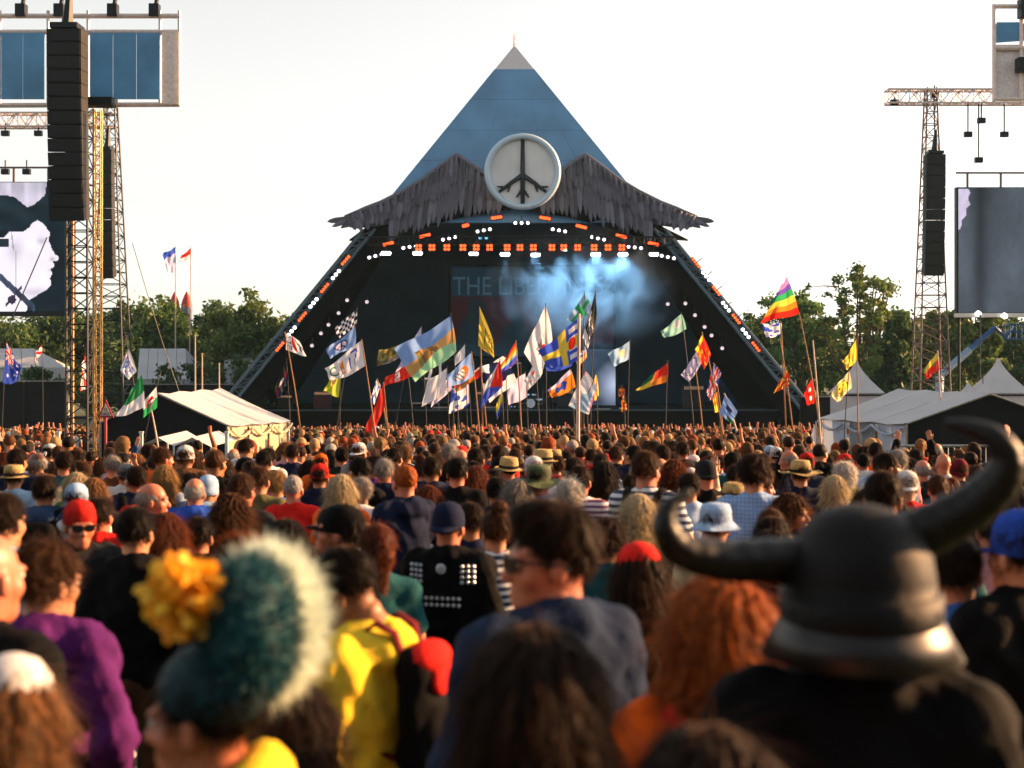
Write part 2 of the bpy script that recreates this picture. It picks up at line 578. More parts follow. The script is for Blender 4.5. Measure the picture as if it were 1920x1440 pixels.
# thin bare masts standing left of the stage
for u, v0, v1, lab in [(366, 630, 735, 'tallest bare pale mast left of the stage'), (379, 664, 735, 'short bare pale mast beside the tallest mast'),
                       (411, 682, 738, 'short bare mast nearest the stage leg')]:
    a, b = P(u, v0, 84), P(u, v1, 84)
    m_ = MB(); m_.tube([(b.x, 84, gz(84)), b, a], [.06, .05, .035], 8); m_.tube([a, a + Vector((0, 0, .05))], .06, 8)
    thing_mesh(m_, 'mast', M_pale_pole, (b.x, 84, gz(84)), lab, 'mast', 'bare masts left of the stage')

# ------------------------------------------------------------------ near marquees (gable towards the camera)
def gable_tent(name, gl, gp, gr, rp, re, side, d0, d1, label, drape, droop):
    """gl, gp, gr: gable left eave, peak, right eave (pixels); rp, re: far ridge end and far eave; side -1/+1 visible side"""
    z0 = gz(d0)
    L, K, Rr = P(*gl, d0), P(*gp, d0), P(*gr, d0)
    KF, EF = P(*rp, d1), P(*re, d1)
    near = Rr if side > 0 else L
    oth = L if side > 0 else Rr
    OF = Vector((KF.x * 2 - EF.x, EF.y + 0.6, EF.z))
    root = empty(name, ((L.x + Rr.x) / 2, d0, z0), 0, label, 'tent')
    g = MB()
    nseg = 24
    # gable cloth with hanging folds
    vs, fs = [], []
    for i in range(nseg + 1):
        f = i / nseg
        x = L.x + (Rr.x - L.x) * f
        kf = (K.x - L.x) / (Rr.x - L.x)
        top = L.z + (K.z - L.z) * f / kf if f < kf else K.z + (Rr.z - K.z) * (f - kf) / (1 - kf)
        for j in range(7):
            h = j / 6
            z = z0 + (top - .02 - z0) * h
            y = d0 + 0.06 + 0.05 * math.sin(f * 23) * (1 - h) + 0.07 * math.sin(f * 9 + h * 5) * math.sin(math.pi * h)
            vs.append((x, y, z))
    for i in range(nseg):
        for j in range(6):
            fs.append((i * 7 + j, i * 7 + 7 + j, i * 7 + 8 + j, i * 7 + j + 1))
    g.add(vs, fs)
    g.build('gable_cloth', M_black_drape, root, smooth=True)
    for (e0, e1, k0, k1, nm) in ((near, EF, K, KF, 'roof_panel'), (oth, OF, K, KF, 'roof_panel')):
        n = 3
        for i in range(n):
            f0, f1 = i / n, (i + 1) / n - .006
            r_ = MB()
            vs, fs = [], []
            m_ = 8
            for a_ in range(2):
                f = f0 if a_ == 0 else f1
                for j in range(m_ + 1):
                    t = j / m_
                    p = k0.lerp(k1, f).lerp(e0.lerp(e1, f), t * 1.04)
                    p.z -= 0.05 * math.sin(math.pi * t)
                    vs.append(p + Vector((0, 0, .03)))
            mid = []
            for j in range(m_ + 1):
                t = j / m_
                p = k0.lerp(k1, (f0 + f1) / 2).lerp(e0.lerp(e1, (f0 + f1) / 2), t * 1.04)
                p.z -= 0.05 * math.sin(math.pi * t) + 0.06
                mid.append(p + Vector((0, 0, .03)))
            vs = vs[:m_ + 1] + mid + vs[m_ + 1:]
            for a_ in range(2):
                for j in range(m_):
                    fs.append((a_ * (m_ + 1) + j, a_ * (m_ + 1) + j + 1, (a_ + 1) * (m_ + 1) + j + 1, (a_ + 1) * (m_ + 1) + j))
            r_.add(vs, fs)
            r_.build(nm, M_canvas, root, smooth=True)
    # frame: eave beams, ridge beam, legs
    fr = MB()
    for a_, b_ in ((L, K), (K, Rr)):
        fr.bar(a_ + Vector((0, -.02, -.01)), b_ + Vector((0, -.02, -.01)), .035)
    for q in (near, EF, oth, OF):
        lg = MB(); lg.bar((q.x, q.y, gz(q.y)), (q.x, q.y, q.z - .06), .045); lg.build('leg', M_alu, root)
    ev = MB(); ev.bar(near + Vector((0, 0, -.05)), EF + Vector((0, 0, -.05)), .035); ev.build('eave_beam', M_alu, root)
    fr.build('frame', M_alu, root)
    # side wall: pleated curtains in three lengths
    n = 3
    for i in range(n):
        f0, f1 = i / n + .01, (i + 1) / n - .01
        w = MB(); vs, fs = [], []
        q = 22
        hang = droop[i]
        for a_ in range(q + 1):
            f = f0 + (f1 - f0) * a_ / q
            top = near.lerp(EF, f) + Vector((0, 0, -.07))
            bz = gz(top.y)
            nrm = Vector((side, 0.0, 0))
            for j in range(6):
                h = j / 5
                z = top.z + (bz - top.z) * h * hang
                am = 0.07 * h + 0.02
                p = Vector((top.x, top.y, z)) + nrm * am * math.sin(a_ * 1.9 + i) - nrm * .04
                vs.append(p)
        for a_ in range(q):
            for j in range(5):
                fs.append((a_ * 6 + j, a_ * 6 + j + 1, a_ * 6 + 7 + j, a_ * 6 + 6 + j))
        w.add(vs, fs)
        w.build('curtain', drape[i], root, smooth=True)
    # swagged valance under the eave
    sw = MB()
    for i in range(n):
        pts = []
        for a_ in range(9):
            f = (i + a_ / 8) / n
            p = near.lerp(EF, f) + Vector((side * .12, 0, -.12 - .28 * math.sin(math.pi * a_ / 8)))
            pts.append(p)
        sw.tube(pts, .05, 6)
    sw.build('valance', drape[2], root)
    return root
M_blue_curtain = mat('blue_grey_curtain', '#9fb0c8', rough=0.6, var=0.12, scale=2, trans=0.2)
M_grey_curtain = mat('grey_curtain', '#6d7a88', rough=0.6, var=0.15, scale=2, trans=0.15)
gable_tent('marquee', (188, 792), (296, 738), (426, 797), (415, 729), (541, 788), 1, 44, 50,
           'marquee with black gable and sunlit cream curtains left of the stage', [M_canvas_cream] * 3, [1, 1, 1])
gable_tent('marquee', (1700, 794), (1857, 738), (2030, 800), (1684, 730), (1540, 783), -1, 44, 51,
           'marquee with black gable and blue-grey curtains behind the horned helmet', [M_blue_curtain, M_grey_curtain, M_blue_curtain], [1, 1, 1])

# low white ridge shelters and barriers in front of the left marquee
mb = MB()
d = 38
pts = [P(258, 838, d), P(296, 820, d), P(326, 837, d), P(360, 820, d), P(396, 838, d)]
vs = []
for p in pts: vs += [p, p + Vector((0.2, 2.5, 0.05))]
mb.add(vs, [(2 * i, 2 * i + 2, 2 * i + 3, 2 * i + 1) for i in range(4)])
for p in (pts[0], pts[2], pts[4]):
    mb.bar((p.x, p.y, gz(d)), p, .03); mb.bar((p.x + .2, p.y + 2.5, gz(d)), p + Vector((.2, 2.5, 0)), .03)
thing_mesh(mb, 'canopy', M_canvas, (pts[2].x, d, gz(d)), 'low zigzag white canopy in front of the left marquee', 'canopy')
for u, lab in ((109, 'short white post at the left barrier'), (265, 'short white post beside the zigzag canopy'), (425, 'short white post at the cream curtain corner')):
    a, b = P(u, 812, 37), P(u, 850, 37)
    m_ = MB(); m_.box(((a.x), 37, (a.z + gz(37)) / 2), (.08, .08, a.z - gz(37))); m_.box((a.x, 37, a.z + .02), (.11, .11, .04))
    thing_mesh(m_, 'post', M_white_metal, (a.x, 37, gz(37)), lab, 'post', 'short white posts by the left marquee')

def barrier(u0, u1, v, d, label):
    a, b = P(u0, v, d), P(u1, v, d); z0 = gz(d)
    root = empty('barrier', ((a.x + b.x) / 2, d, z0), 0, label, 'barrier', 'crowd barriers')
    m_ = MB(); m_.bar(a, b, .035); m_.bar((a.x, d, z0 + .2), (b.x, d, z0 + .2), .03)
    m_.build('rail', M_alu, root)
    n = int((b.x - a.x) / .14)
    m_ = MB()
    for i in range(n + 1):
        x = a.x + (b.x - a.x) * i / n
        m_.bar((x, d, z0 + .2), (x, d, a.z), .012, 4)
    m_.build('bars', M_alu, root)
    for x in (a.x, b.x):
        m_ = MB(); m_.tube([(x, d - .4, z0), (x, d, z0 + .1), (x, d + .4, z0)], .025, 6); m_.build('foot', M_alu, root)
barrier(-40, 110, 832, 33, 'grey crowd barrier at the left edge')
barrier(1672, 1860, 836, 32, 'grey crowd barrier in front of the right marquee')

# red triangular warning sign
d = 33
root_p = Vector(((198 - 960) / FPX * d, d, gz(d)))
root = empty('warning_sign', root_p, 0, 'red-edged triangular warning sign on a red post by the left tower', 'sign')
m_ = MB(); a = P(197, 782, d); m_.tube([root_p, (root_p.x, d, a.z)], .035, 8); m_.build('post', mat('sign_red', '#8f2a2e', rough=.5), root)
tri = [P(185, 783, d), P(215, 783, d), P(200, 749, d)]
cen = (tri[0] + tri[1] + tri[2]) / 3
m_ = MB(); m_.slab([p + Vector((0, -.06, 0)) for p in tri], .03); m_.build('border', MATS['sign_red'], root)
m_ = MB(); m_.slab([cen + (p - cen) * .68 + Vector((0, -.082, 0)) for p in tri], .02); m_.build('plate', mat('sign_white', '#c9c2bd', rough=.5), root)
for body, dz, s in (('12', .055, .10), ('DIGE', -.045, .10)):
    me = text_mesh(body, s, .004)
    o = bpy.data.objects.new('lettering', me); me.materials.append(mat('sign_black', '#201c1c', rough=.6))
    link(o, root); o.location = cen + Vector((0, -.1, dz - .01)) - root_p; o.rotation_euler = (R(90), 0, 0)

# blue boom lift on the right
d = 96
root_p = P(1760, 720, d); root_p.z = gz(d)
root = empty('boom_lift', root_p, 0, 'blue boom lift raised below the right video screen', 'boom lift')
M_blue = mat('blue_paint', '#2c5f9c', rough=.45, var=.1)
m_ = MB(); m_.box(root_p + Vector((0, 0, .9)), (3.0, 1.8, 1.0)); m_.box(root_p + Vector((.2, 0, 1.8)), (1.6, 1.5, .8)); m_.build('chassis', M_blue, root)
for sx in (-1, 1):
    for sy in (-1, 1):
        m_ = MB(); c = root_p + Vector((sx * 1.1, sy * .95, .45)); m_.tube([c + Vector((0, -.15, 0)), c + Vector((0, .15, 0))], .45, 14); m_.build('wheel', M_dark_steel, root)
b0, b1, b2, b3 = P(1762, 705, d), P(1866, 614, d), P(1888, 634, d), P(1898, 610, d)
m_ = MB(); m_.tube([root_p + Vector((0, 0, 2)), b0], .3, 4); m_.tube([b0, b0.lerp(b1, .55)], .26, 4); m_.build('lower_boom', mat('pale_blue_paint', '#7e9cc0', rough=.4), root)
m_ = MB(); m_.tube([b0.lerp(b1, .5), b1], .19, 4); m_.build('upper_boom', M_blue, root)
m_ = MB(); m_.tube([b1, b2], .14, 4); m_.tube([b2, b3], .12, 4); m_.build('jib', M_blue, root)
c = P(1910, 622, d); m_ = MB()
for z in (-.5, 0, .5):
    for (p, q) in (((-.8, -.5), (.8, -.5)), ((.8, -.5), (.8, .5)), ((.8, .5), (-.8, .5)), ((-.8, .5), (-.8, -.5))):
        m_.bar(c + Vector((p[0], p[1], z)), c + Vector((q[0], q[1], z)), .05)
for sx in (-.8, 0, .8):
    for sy in (-.5, .5): m_.bar(c + Vector((sx, sy, -.5)), c + Vector((sx, sy, .5)), .05)
m_.box(c + Vector((0, 0, -.52)), (1.6, 1, .06)); m_.build('basket', M_blue, root)

# pair of red balloon tips above the trees
M_red = mat('red_cloth', '#b3221e', rough=.6, var=.1)
for u, v0, v1, lab in ((327, 547, 575, 'left red pointed balloon tip above the trees'), (350, 546, 575, 'right red pointed balloon tip above the trees')):
    d = 165
    t, b = P(u, v0, d), P(u, v1, d); h = t.z - b.z
    root = empty('inflatable_spire', (b.x, d, gz(d)), 0, lab, 'inflatable', 'red spires above the trees')
    m_ = MB(); m_.lathe([(.02, h), (h * .16, h * .72), (h * .3, h * .35), (h * .36, 0)], 14, b); m_.build('cone', M_red, root, smooth=True)
    m_ = MB(); m_.lathe([(h * .36, 0), (h * .38, -.6), (h * .34, -h * .5), (h * .3, gz(d) - b.z)], 14, b); m_.build('column', mat('spire_purple', '#5d5478', rough=.6), root, smooth=True)
# ================================================================== pyramid stage
YF, YA = 95.0, 113.0
X0 = 0.2
ZG = gz(YF)
ZA = CAMZ + (HOR - 85) / FPX * YA
W = 22.8
APEX = Vector((X0, YA, ZA))
BL, BR = Vector((X0 - W, YF, ZG)), Vector((X0 + W, YF, ZG))
CL, CR = Vector((X0 - W, YF + 36, ZG)), Vector((X0 + W, YF + 36, ZG))
M_clad = mat('blue_grey_cladding', '#527ea4', rough=.42, var=.14, scale=.35, bump=.06, bscale=2, spec=.5)
M_cap = mat('pale_cap_cladding', '#b9b6bb', rough=.4, var=.06)
M_black = mat('stage_black', '#07090b', rough=.95, var=.2, spec=.1)
M_truss = mat('stage_truss_steel', '#4a5c66', rough=.45, metal=.5, var=.2)
M_wing = mat('wing_feather_grey', '#474854', rough=.7, var=.15, scale=1.2, bump=.3, bscale=6)
M_wing_dark = mat('wing_feather_dark', '#383843', rough=.75, var=.25, scale=1.5)
M_wing_edge = mat('wing_edge_grey', '#585a68', rough=.6, var=.15, scale=1.2)
stage = empty('pyramid_stage', (X0, YF, ZG), 0, 'giant pyramid stage with winged peace emblem over its dark open front', 'stage')
def E(t, s):
    return (BL if s < 0 else BR).lerp(APEX, t)
# front cladding: horizontal bands of panels with an arched lower edge
def front_pt(t, f):
    return E(t, -1).lerp(E(t, 1), f)
bands = [.52, .60, .68, .76, .845, .93]
for i in range(len(bands) - 1):
    t0, t1 = bands[i], bands[i + 1]
    n = 6
    for k in range(n):
        f0, f1 = k / n, (k + 1) / n
        e = .0004
        poly = [front_pt(t0 + .0003, f0 + e), front_pt(t0 + .0003, f1 - e), front_pt(t1 - .0003, f1 - e), front_pt(t1 - .0003, f0 + e)]
        m_ = MB(); m_.slab(poly, .12); m_.build('cladding_panel', M_clad, stage)
m_ = MB()
m_.add([front_pt(.931, 0), front_pt(.931, 1), APEX, CL.lerp(APEX, .931), CR.lerp(APEX, .931)], [(0, 1, 2), (1, 4, 2), (4, 3, 2), (3, 0, 2), (0, 3, 4, 1)])
m_.build('apex_cap', M_cap, stage)
m_ = MB(); m_.tube([APEX + Vector((0, 0, -.2)), APEX + Vector((0, 0, .9))], [.1, .05], 6); m_.build('finial', M_cap, stage)
# dark inner skin: sides, back
m_ = MB()
inn = lambda p: p + Vector((0, .25, -.1))
def skin(a, b, c, d2):
    m_.add([a, b, c, d2], [(0, 1, 2, 3)])
off = Vector((.35, .3, 0)); offr = Vector((-.35, .3, 0))
skin(BL + off, CL + off, CL.lerp(APEX, .93) + off * .2, BL.lerp(APEX, .93) + off * .2)
skin(BR + offr, CR + offr, CR.lerp(APEX, .93) + offr * .2, BR.lerp(APEX, .93) + offr * .2)
skin(CL + off, CR + offr, CR.lerp(APEX, .93), CL.lerp(APEX, .93))
skin(front_pt(.525, .02) + Vector((0, .25, 0)), front_pt(.525, .98) + Vector((0, .25, 0)), front_pt(.92, .98) + Vector((0, .25, 0)), front_pt(.92, .02) + Vector((0, .25, 0)))
m_.build('inner_drape', M_black, stage)
m_ = MB()
for a, b, c, d2 in ((BL, CL, CL.lerp(APEX, .93), BL.lerp(APEX, .93)), (BR, CR, CR.lerp(APEX, .93), BR.lerp(APEX, .93)), (CL, CR, CR.lerp(APEX, .93), CL.lerp(APEX, .93))):
    m_.add([a, b, c, d2], [(0, 1, 2, 3)])
m_.build('side_cladding', M_clad, stage)
# arch infill just behind the feathers
m_ = MB()
arc = [(655, 452), (700, 448), (780, 430), (870, 406), (965, 392), (1060, 406), (1150, 430), (1235, 448), (1290, 452)]
lo = [P(u, v, 104.3) for u, v in arc]
hi = [P(u, min(v - 3, max(385, 92 + abs(u - 965) / .82)), 104.8) for u, v in arc]
m_.add(lo + hi, [(i, i + 1, i + 1 + len(arc), i + len(arc)) for i in range(len(arc) - 1)])
m_.build('arch_drape', M_black, stage)
# leg trusses along the two front edges
def leg(s):
    a, b = E(0.0, s), E(.50, s)
    inward = Vector((-s, 0, 0.18)).normalized() * .95
    back = Vector((-s * .25, .95, 0))
    nb = 26
    t0 = (b - a)
    ch = [(a, b), (a + inward, b + inward), (a + back, b + back)]
    for k, (p, q) in enumerate(ch):
        m_ = MB(); m_.bar(p, q, (.17, .13, .12)[k], 8); m_.build('chord', M_truss, stage)
    m_ = MB()
    for i in range(nb):
        f0, f1 = i / nb, (i + 1) / nb
        for (x, y) in ((0, 1), (1, 2), (0, 2)):
            m_.bar(ch[x][0].lerp(ch[x][1], f0), ch[y][0].lerp(ch[y][1], f0), .06, 5)
            A, B = (x, y) if i % 2 else (y, x)
            m_.bar(ch[A][0].lerp(ch[A][1], f0), ch[B][0].lerp(ch[B][1], f1), .05, 5)
    m_.build('bracing', M_truss, stage)
    # black strip behind the lattice
    m_ = MB(); w2 = inward * 2.4
    m_.add([a + back * 1.2, b + back * 1.2, b + back * 1.2 + w2, a + back * 1.2 + w2], [(0, 1, 2, 3)]); m_.build('leg_drape', M_black, stage)
    m_ = MB(); m_.box(a + Vector((-s * .6, .4, .5)), (2.6, 2.2, 1.0)); m_.build('footing', M_truss, stage)
leg(-1); leg(1)
# deck, skirt, steps
ZD = CAMZ - (770 - HOR) / FPX * 98
m_ = MB(); m_.box((X0, 106, (ZD + ZG) / 2), (37, 16, ZD - ZG)); m_.build('deck', M_black, stage)
m_ = MB(); m_.box((X0, 97.95, ZD + .03), (37.2, .12, .1)); m_.build('deck_edge', mat('deck_edge_grey', '#31434c', rough=.5), stage)
for s in (-1, 1):
    m_ = MB(); m_.box((X0 + s * 20.2, 100, (ZD + ZG) / 2 - .2), (3.2, 6, ZD - ZG - .6)); m_.build('wing_deck', M_black, stage)
# peace emblem
dc = P(980, 322, 103.0)
m_ = MB()
rim = 2.62
pts = [dc + Vector((math.cos(a) * rim, 0, math.sin(a) * rim)) for a in [2 * math.pi * i / 48 for i in range(49)]]
m_.tube(pts, .24, 10, cap=False, flat=1.6); ring = m_.build('emblem_ring', mat('emblem_ring_blue', '#a9c1d4', rough=.3, var=.06), stage, smooth=True)
m_ = MB(); m_.tube([dc + Vector((0, .12, 0)), dc + Vector((0, .3, 0))], rim - .05, 48); m_.build('emblem_disc', mat('emblem_disc_pale', '#c6ccd2', rough=.25, var=.12, scale=.5), stage)
m_ = MB()
m_.tube([dc + Vector((0, -.02, rim * .95)), dc + Vector((0, -.02, -.2)), dc + Vector((0, -.02, -rim * .92))], [.13, .19, .16], 8)
for s in (-1, 1):
    m_.tube([dc + Vector((0, -.02, -.25)), dc + Vector((s * .9, -.02, -.85)), dc + Vector((s * 1.75, -.02, -1.5))], [.19, .15, .1], 8)
    m_.tube([dc + Vector((s * .9, -.02, -.85)), dc + Vector((s * 1.1, -.02, -1.5))], [.12, .06], 6)
    m_.tube([dc + Vector((s * 1.3, -.02, -1.15)), dc + Vector((s * 1.9, -.02, -1.1))], [.1, .05], 6)
    m_.tube([dc + Vector((0, -.02, -1.2)), dc + Vector((s * .45, -.02, -1.9))], [.11, .06], 6)
m_.build('peace_symbol', mat('emblem_black', '#15242e', rough=.5), stage, smooth=True)
# wings: a shaped plate per wing and rows of feathers
def wing_y(v):
    lo_, hi_ = 0.3, .9
    for _ in range(30):
        t = (lo_ + hi_) / 2
        y, z = YF + (YA - YF) * t, ZG + (ZA - ZG) * t
        if HOR - (z - CAMZ) / y * FPX > v: lo_ = t
        else: hi_ = t
    return YF + (YA - YF) * lo_ - .55
def interp(pts, f):
    f = max(0, min(1, f)) * (len(pts) - 1)
    i = min(int(f), len(pts) - 2); g = f - i
    return (pts[i][0] + (pts[i + 1][0] - pts[i][0]) * g, pts[i][1] + (pts[i + 1][1] - pts[i][1]) * g)
lead = [(944, 352), (900, 320), (856, 291), (828, 311), (794, 337), (756, 360), (714, 381), (672, 397), (646, 405)]
trail = [(940, 398), (896, 397), (850, 405), (818, 416), (784, 428), (752, 440), (722, 450), (696, 454), (676, 452)]
for s in (-1, 1):
    fx = (lambda u: u) if s < 0 else (lambda u: 1953 - u)
    WP = lambda q, dy=0.0: P(fx(q[0]), q[1], wing_y(q[1]) - dy)
    m_ = MB(); n = 24
    a_ = [WP(interp(lead, i / n)) for i in range(n + 1)]
    b_ = []
    for i in range(n + 1):
        q, w_ = interp(lead, i / n), interp(trail, i / n)
        k_ = .72 - .3 * (i / n) ** 3
        b_.append(WP((q[0] + (w_[0] - q[0]) * k_, q[1] + (w_[1] - q[1]) * k_)))
    bk = [p + Vector((0, .3, 0)) for p in a_ + b_]
    k = len(a_)
    m_.add(a_ + b_ + bk, [(i, i + 1, k + i + 1, k + i) for i in range(n)] + [(2 * k + i + 1, 2 * k + i, 3 * k + i, 3 * k + i + 1) for i in range(n)]
           + [(i + 1, i, 2 * k + i, 2 * k + i + 1) for i in range(n)] + [(k + i, k + i + 1, 3 * k + i + 1, 3 * k + i) for i in range(n)])
    wing = m_.build('wing', M_wing, stage)
    m_ = MB(); m_.tube([p + Vector((0, -.12, 0)) for p in a_], [.2] * (n - 3) + [.16, .12, .08, .04], 8); m_.build('leading_edge', M_wing_edge, wing, smooth=True)
    rngw = random.Random(5)
    # (start on the leading edge, end past the trailing edge, count, lift, width)
    for row, (r0, r1, cnt, dy, wd) in enumerate(((.10, 1.05, 40, .14, .46), (.0, .56, 34, .24, .40), (.0, .30, 26, .32, .34))):
        for i in range(cnt):
            f = (i + .5) / cnt
            q, w_ = interp(lead, f), interp(trail, f)
            if row == 0 and f > .7:                      # splayed primaries at the wing tip
                g = (f - .7) / .3
                an = R(62) - R(56) * g ** 1.2 + R(rngw.uniform(-3, 3))   # from steeply down to nearly level
                ln = 38 + 16 * math.sin(g * 3.0) + rngw.uniform(-7, 7)
                base_ = interp(lead, .66 + .32 * g)
                q = (base_[0] + 6, base_[1] + 5); w_ = (q[0] - math.cos(an) * ln, q[1] + math.sin(an) * ln); rr0, rr1 = 0, 1
            else:
                j = rngw.uniform(-.10, .08); rr0, rr1 = r0, r1 + j
                sl = 9 * f + rngw.uniform(-2.5, 2.5)
                w_ = (w_[0] - sl, w_[1] + 2)
            A = WP((q[0] + (w_[0] - q[0]) * rr0, q[1] + (w_[1] - q[1]) * rr0), dy)
            B = WP((q[0] + (w_[0] - q[0]) * rr1, q[1] + (w_[1] - q[1]) * rr1), dy + .12)
            ax = (B - A); L = ax.length; ax.normalize()
            wd_ = wd * (1.0 if row else .85)
            sd_ = ax.cross(Vector((0, 1, 0))).normalized() * wd_ * .5
            nn = Vector((0, -.1, 0))
            prof = [(0, .5), (.35, .9), (.68, 1.0), (.88, .7), (1.0, .03)]
            vs = []
            for (t, ww) in prof:
                c = A + ax * L * t
                vs += [c - sd_ * ww, c + nn * (1.1 - t), c + sd_ * ww]
            m_ = MB(); m_.add(vs, [(3 * i2 + e, 3 * i2 + e + 1, 3 * i2 + e + 4, 3 * i2 + e + 3) for i2 in range(4) for e in (0, 1)])
            m_.build('feather', (M_wing_edge, M_wing, M_wing_dark)[rngw.choice((0, 1, 1, 2))], wing)
# --- printed backdrop with the band name, glow replacing stage light; low video panel
d = 109.0
bdrop = empty('glowing_backdrop', P(990, 770, d) * 1, 0, 'printed backdrop with large pale capitals, glow added, at the back of the stage', 'screen')
bdrop.location.z = ZD
def screen_mesh(name, u0, u1, v0, v1, d, nx_, ny_, fn, parent, m):
    mb = MB(); vs, fs, cs = [], [], []
    for j in range(ny_ + 1):
        for i in range(nx_ + 1):
            vs.append(P(u0 + (u1 - u0) * i / nx_, v0 + (v1 - v0) * j / ny_, d))
    mb.v = [tuple(p) for p in vs]
    for j in range(ny_):
        for i in range(nx_):
            mb.f.append((j * (nx_ + 1) + i, (j + 1) * (nx_ + 1) + i, (j + 1) * (nx_ + 1) + i + 1, j * (nx_ + 1) + i + 1))
            mb.c.append(fn(u0 + (u1 - u0) * (i + .5) / nx_, v0 + (v1 - v0) * (j + .5) / ny_))
    return mb.build(name, m, parent, colors=True)
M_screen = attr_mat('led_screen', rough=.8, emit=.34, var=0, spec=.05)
def hash2(x, y):
    return (math.sin(x * 12.9898 + y * 78.233) * 43758.5453) % 1.0
def vnoise(x, y):
    i, j = math.floor(x), math.floor(y); f, g = x - i, y - j
    f, g = f * f * (3 - 2 * f), g * g * (3 - 2 * g)
    return (hash2(i, j) * (1 - f) + hash2(i + 1, j) * f) * (1 - g) + (hash2(i, j + 1) * (1 - f) + hash2(i + 1, j + 1) * f) * g
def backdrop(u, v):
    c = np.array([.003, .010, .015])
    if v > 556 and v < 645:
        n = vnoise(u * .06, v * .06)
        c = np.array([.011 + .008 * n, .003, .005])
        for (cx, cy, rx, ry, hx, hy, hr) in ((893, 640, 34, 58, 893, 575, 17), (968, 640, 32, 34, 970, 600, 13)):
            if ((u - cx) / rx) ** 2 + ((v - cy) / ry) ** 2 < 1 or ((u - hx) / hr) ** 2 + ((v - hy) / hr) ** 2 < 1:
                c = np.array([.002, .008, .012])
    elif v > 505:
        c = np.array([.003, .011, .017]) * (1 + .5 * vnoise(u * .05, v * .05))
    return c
screen_mesh('picture', 846, 1150, 500, 668, d, 76, 42, backdrop, bdrop, M_screen)  # cloth print drawn with the glowing screen material
m_ = MB(); a, b = P(842, 496, d + .12), P(1154, 672, d + .12)
m_.box(((a.x + b.x) / 2, d + .2, (a.z + b.z) / 2), (b.x - a.x, .15, a.z - b.z)); m_.build('casing', M_black, bdrop)
for x_ in (a.x + .5, b.x - .5):
    m_ = MB(); m_.bar((x_, d + .3, ZD), (x_, d + .3, b.z + .1), .1); m_.build('support', M_dark_steel, bdrop)
me = text_mesh('THE LIBERTINES', 2.05, .02)
bb = [v.co.x for v in me.vertices]; wd = max(bb) - min(bb)
for v in me.vertices: v.co.x *= (282 / FPX * d) / wd
me.materials.append(mat('letter_glow', '#20333d', emit='#38586a', estr=.13, var=.3))  # glow added to the printed letters
o = link(bpy.data.objects.new('lettering', me), bdrop); o.location = P(991, 538, d - .06) - bdrop.location; o.rotation_euler = (R(90), 0, 0)
def lowpanel(u, v):
    f = max(0, 1 - math.hypot((u - 1152) / 40, (v - 722) / 50))
    n = vnoise(u * .08, v * .08)
    return np.array([.035, .06, .10]) * (.5 + .5 * n) + np.array([.42, .46, .62]) * f ** 1.3
pv = empty('video_screen', P(1125, 770, 107), 0, 'pale glowing video panel low at the right of the stage', 'screen')
pv.location.z = ZD
screen_mesh('picture', 1092, 1154, 654, 760, 107, 24, 40, lowpanel, pv, M_screen)
a, b = P(1090, 652, 107.1), P(1156, 769, 107.1)
m_ = MB(); m_.box(((a.x + b.x) / 2, 107.2, (a.z + ZD) / 2), (b.x - a.x, .15, a.z - ZD)); m_.build('casing', M_black, pv)

# --- backline on the deck
def on_deck(u, d): return Vector(((u - 960) / FPX * d, d, ZD + .005))
M_cab = mat('amp_black', '#15171a', rough=.7, var=.2); M_cloth = mat('amp_cloth', '#3a1a20', rough=.9, var=.2)
M_chrome = mat('chrome', '#c9c9c9', rough=.2, metal=1)
for k, (u, dd, w_, h_, m2, lab) in enumerate(((605, 101, 1.3, 1.3, M_cloth, 'dark red speaker cabinet at the left of the stage'), (535, 102, 1.1, 1.0, M_cab, 'black flight case at the far left of the stage'),
        (858, 105, 1.2, 1.4, M_cab, 'black amplifier stack left of the drum kit'), (905, 105, 1.2, 1.2, M_cab, 'lower black amplifier just left of the drum kit'),
        (1060, 105, 1.3, 1.3, M_cab, 'black amplifier right of the drum kit'), (1300, 103, 1.6, 1.7, M_cab, 'tall black cabinet at the right of the stage'))):
    p = on_deck(u, dd)
    r_ = empty('amplifier', p, 0, lab, 'amplifier', 'backline on the stage')
    m_ = MB(); m_.box(p + Vector((0, 0, h_ / 2)), (w_, .5, h_)); m_.build('cabinet', M_cab, r_)
    m_ = MB(); m_.box(p + Vector((0, -.27, h_ * .4)), (w_ * .9, .03, h_ * .68)); m_.build('grille', m2, r_)
    m_ = MB(); m_.box(p + Vector((0, -.27, h_ * .88)), (w_ * .9, .04, h_ * .14)); m_.build('control_panel', M_chrome, r_)
p = on_deck(995, 103); kit = empty('drum_kit', p, 0, 'drum kit on the stage with pale shells and cymbals', 'drum kit')
M_shell = mat('drum_shell', '#24333c', rough=.3, var=.1); M_skin = mat('drum_skin', '#b8bcc0', rough=.5)
def drum(c, ax, r, l, nm):
    ax = Vector(ax).normalized(); m_ = MB(); m_.tube([c - ax * l / 2, c + ax * l / 2], r, 18, cap=False); q = m_.build(nm, M_shell, kit)
    [(lambda m_: (m_.tube([c + ax * (e * l / 2), c + ax * (e * (l / 2 + .02))], r * 1.02, 18), m_.build('drum_head', M_skin, q)))(MB()) for e in (1, -1)]
drum(p + Vector((0, 0, .35)), (0, -1, 0), .33, .45, 'bass_drum')
for sx, z, r in ((-.25, .85, .18), (.25, .85, .18), (.65, .5, .24), (-.65, .55, .2)): drum(p + Vector((sx, .1, z)), (0, -.3, 1), r, .28, 'tom')
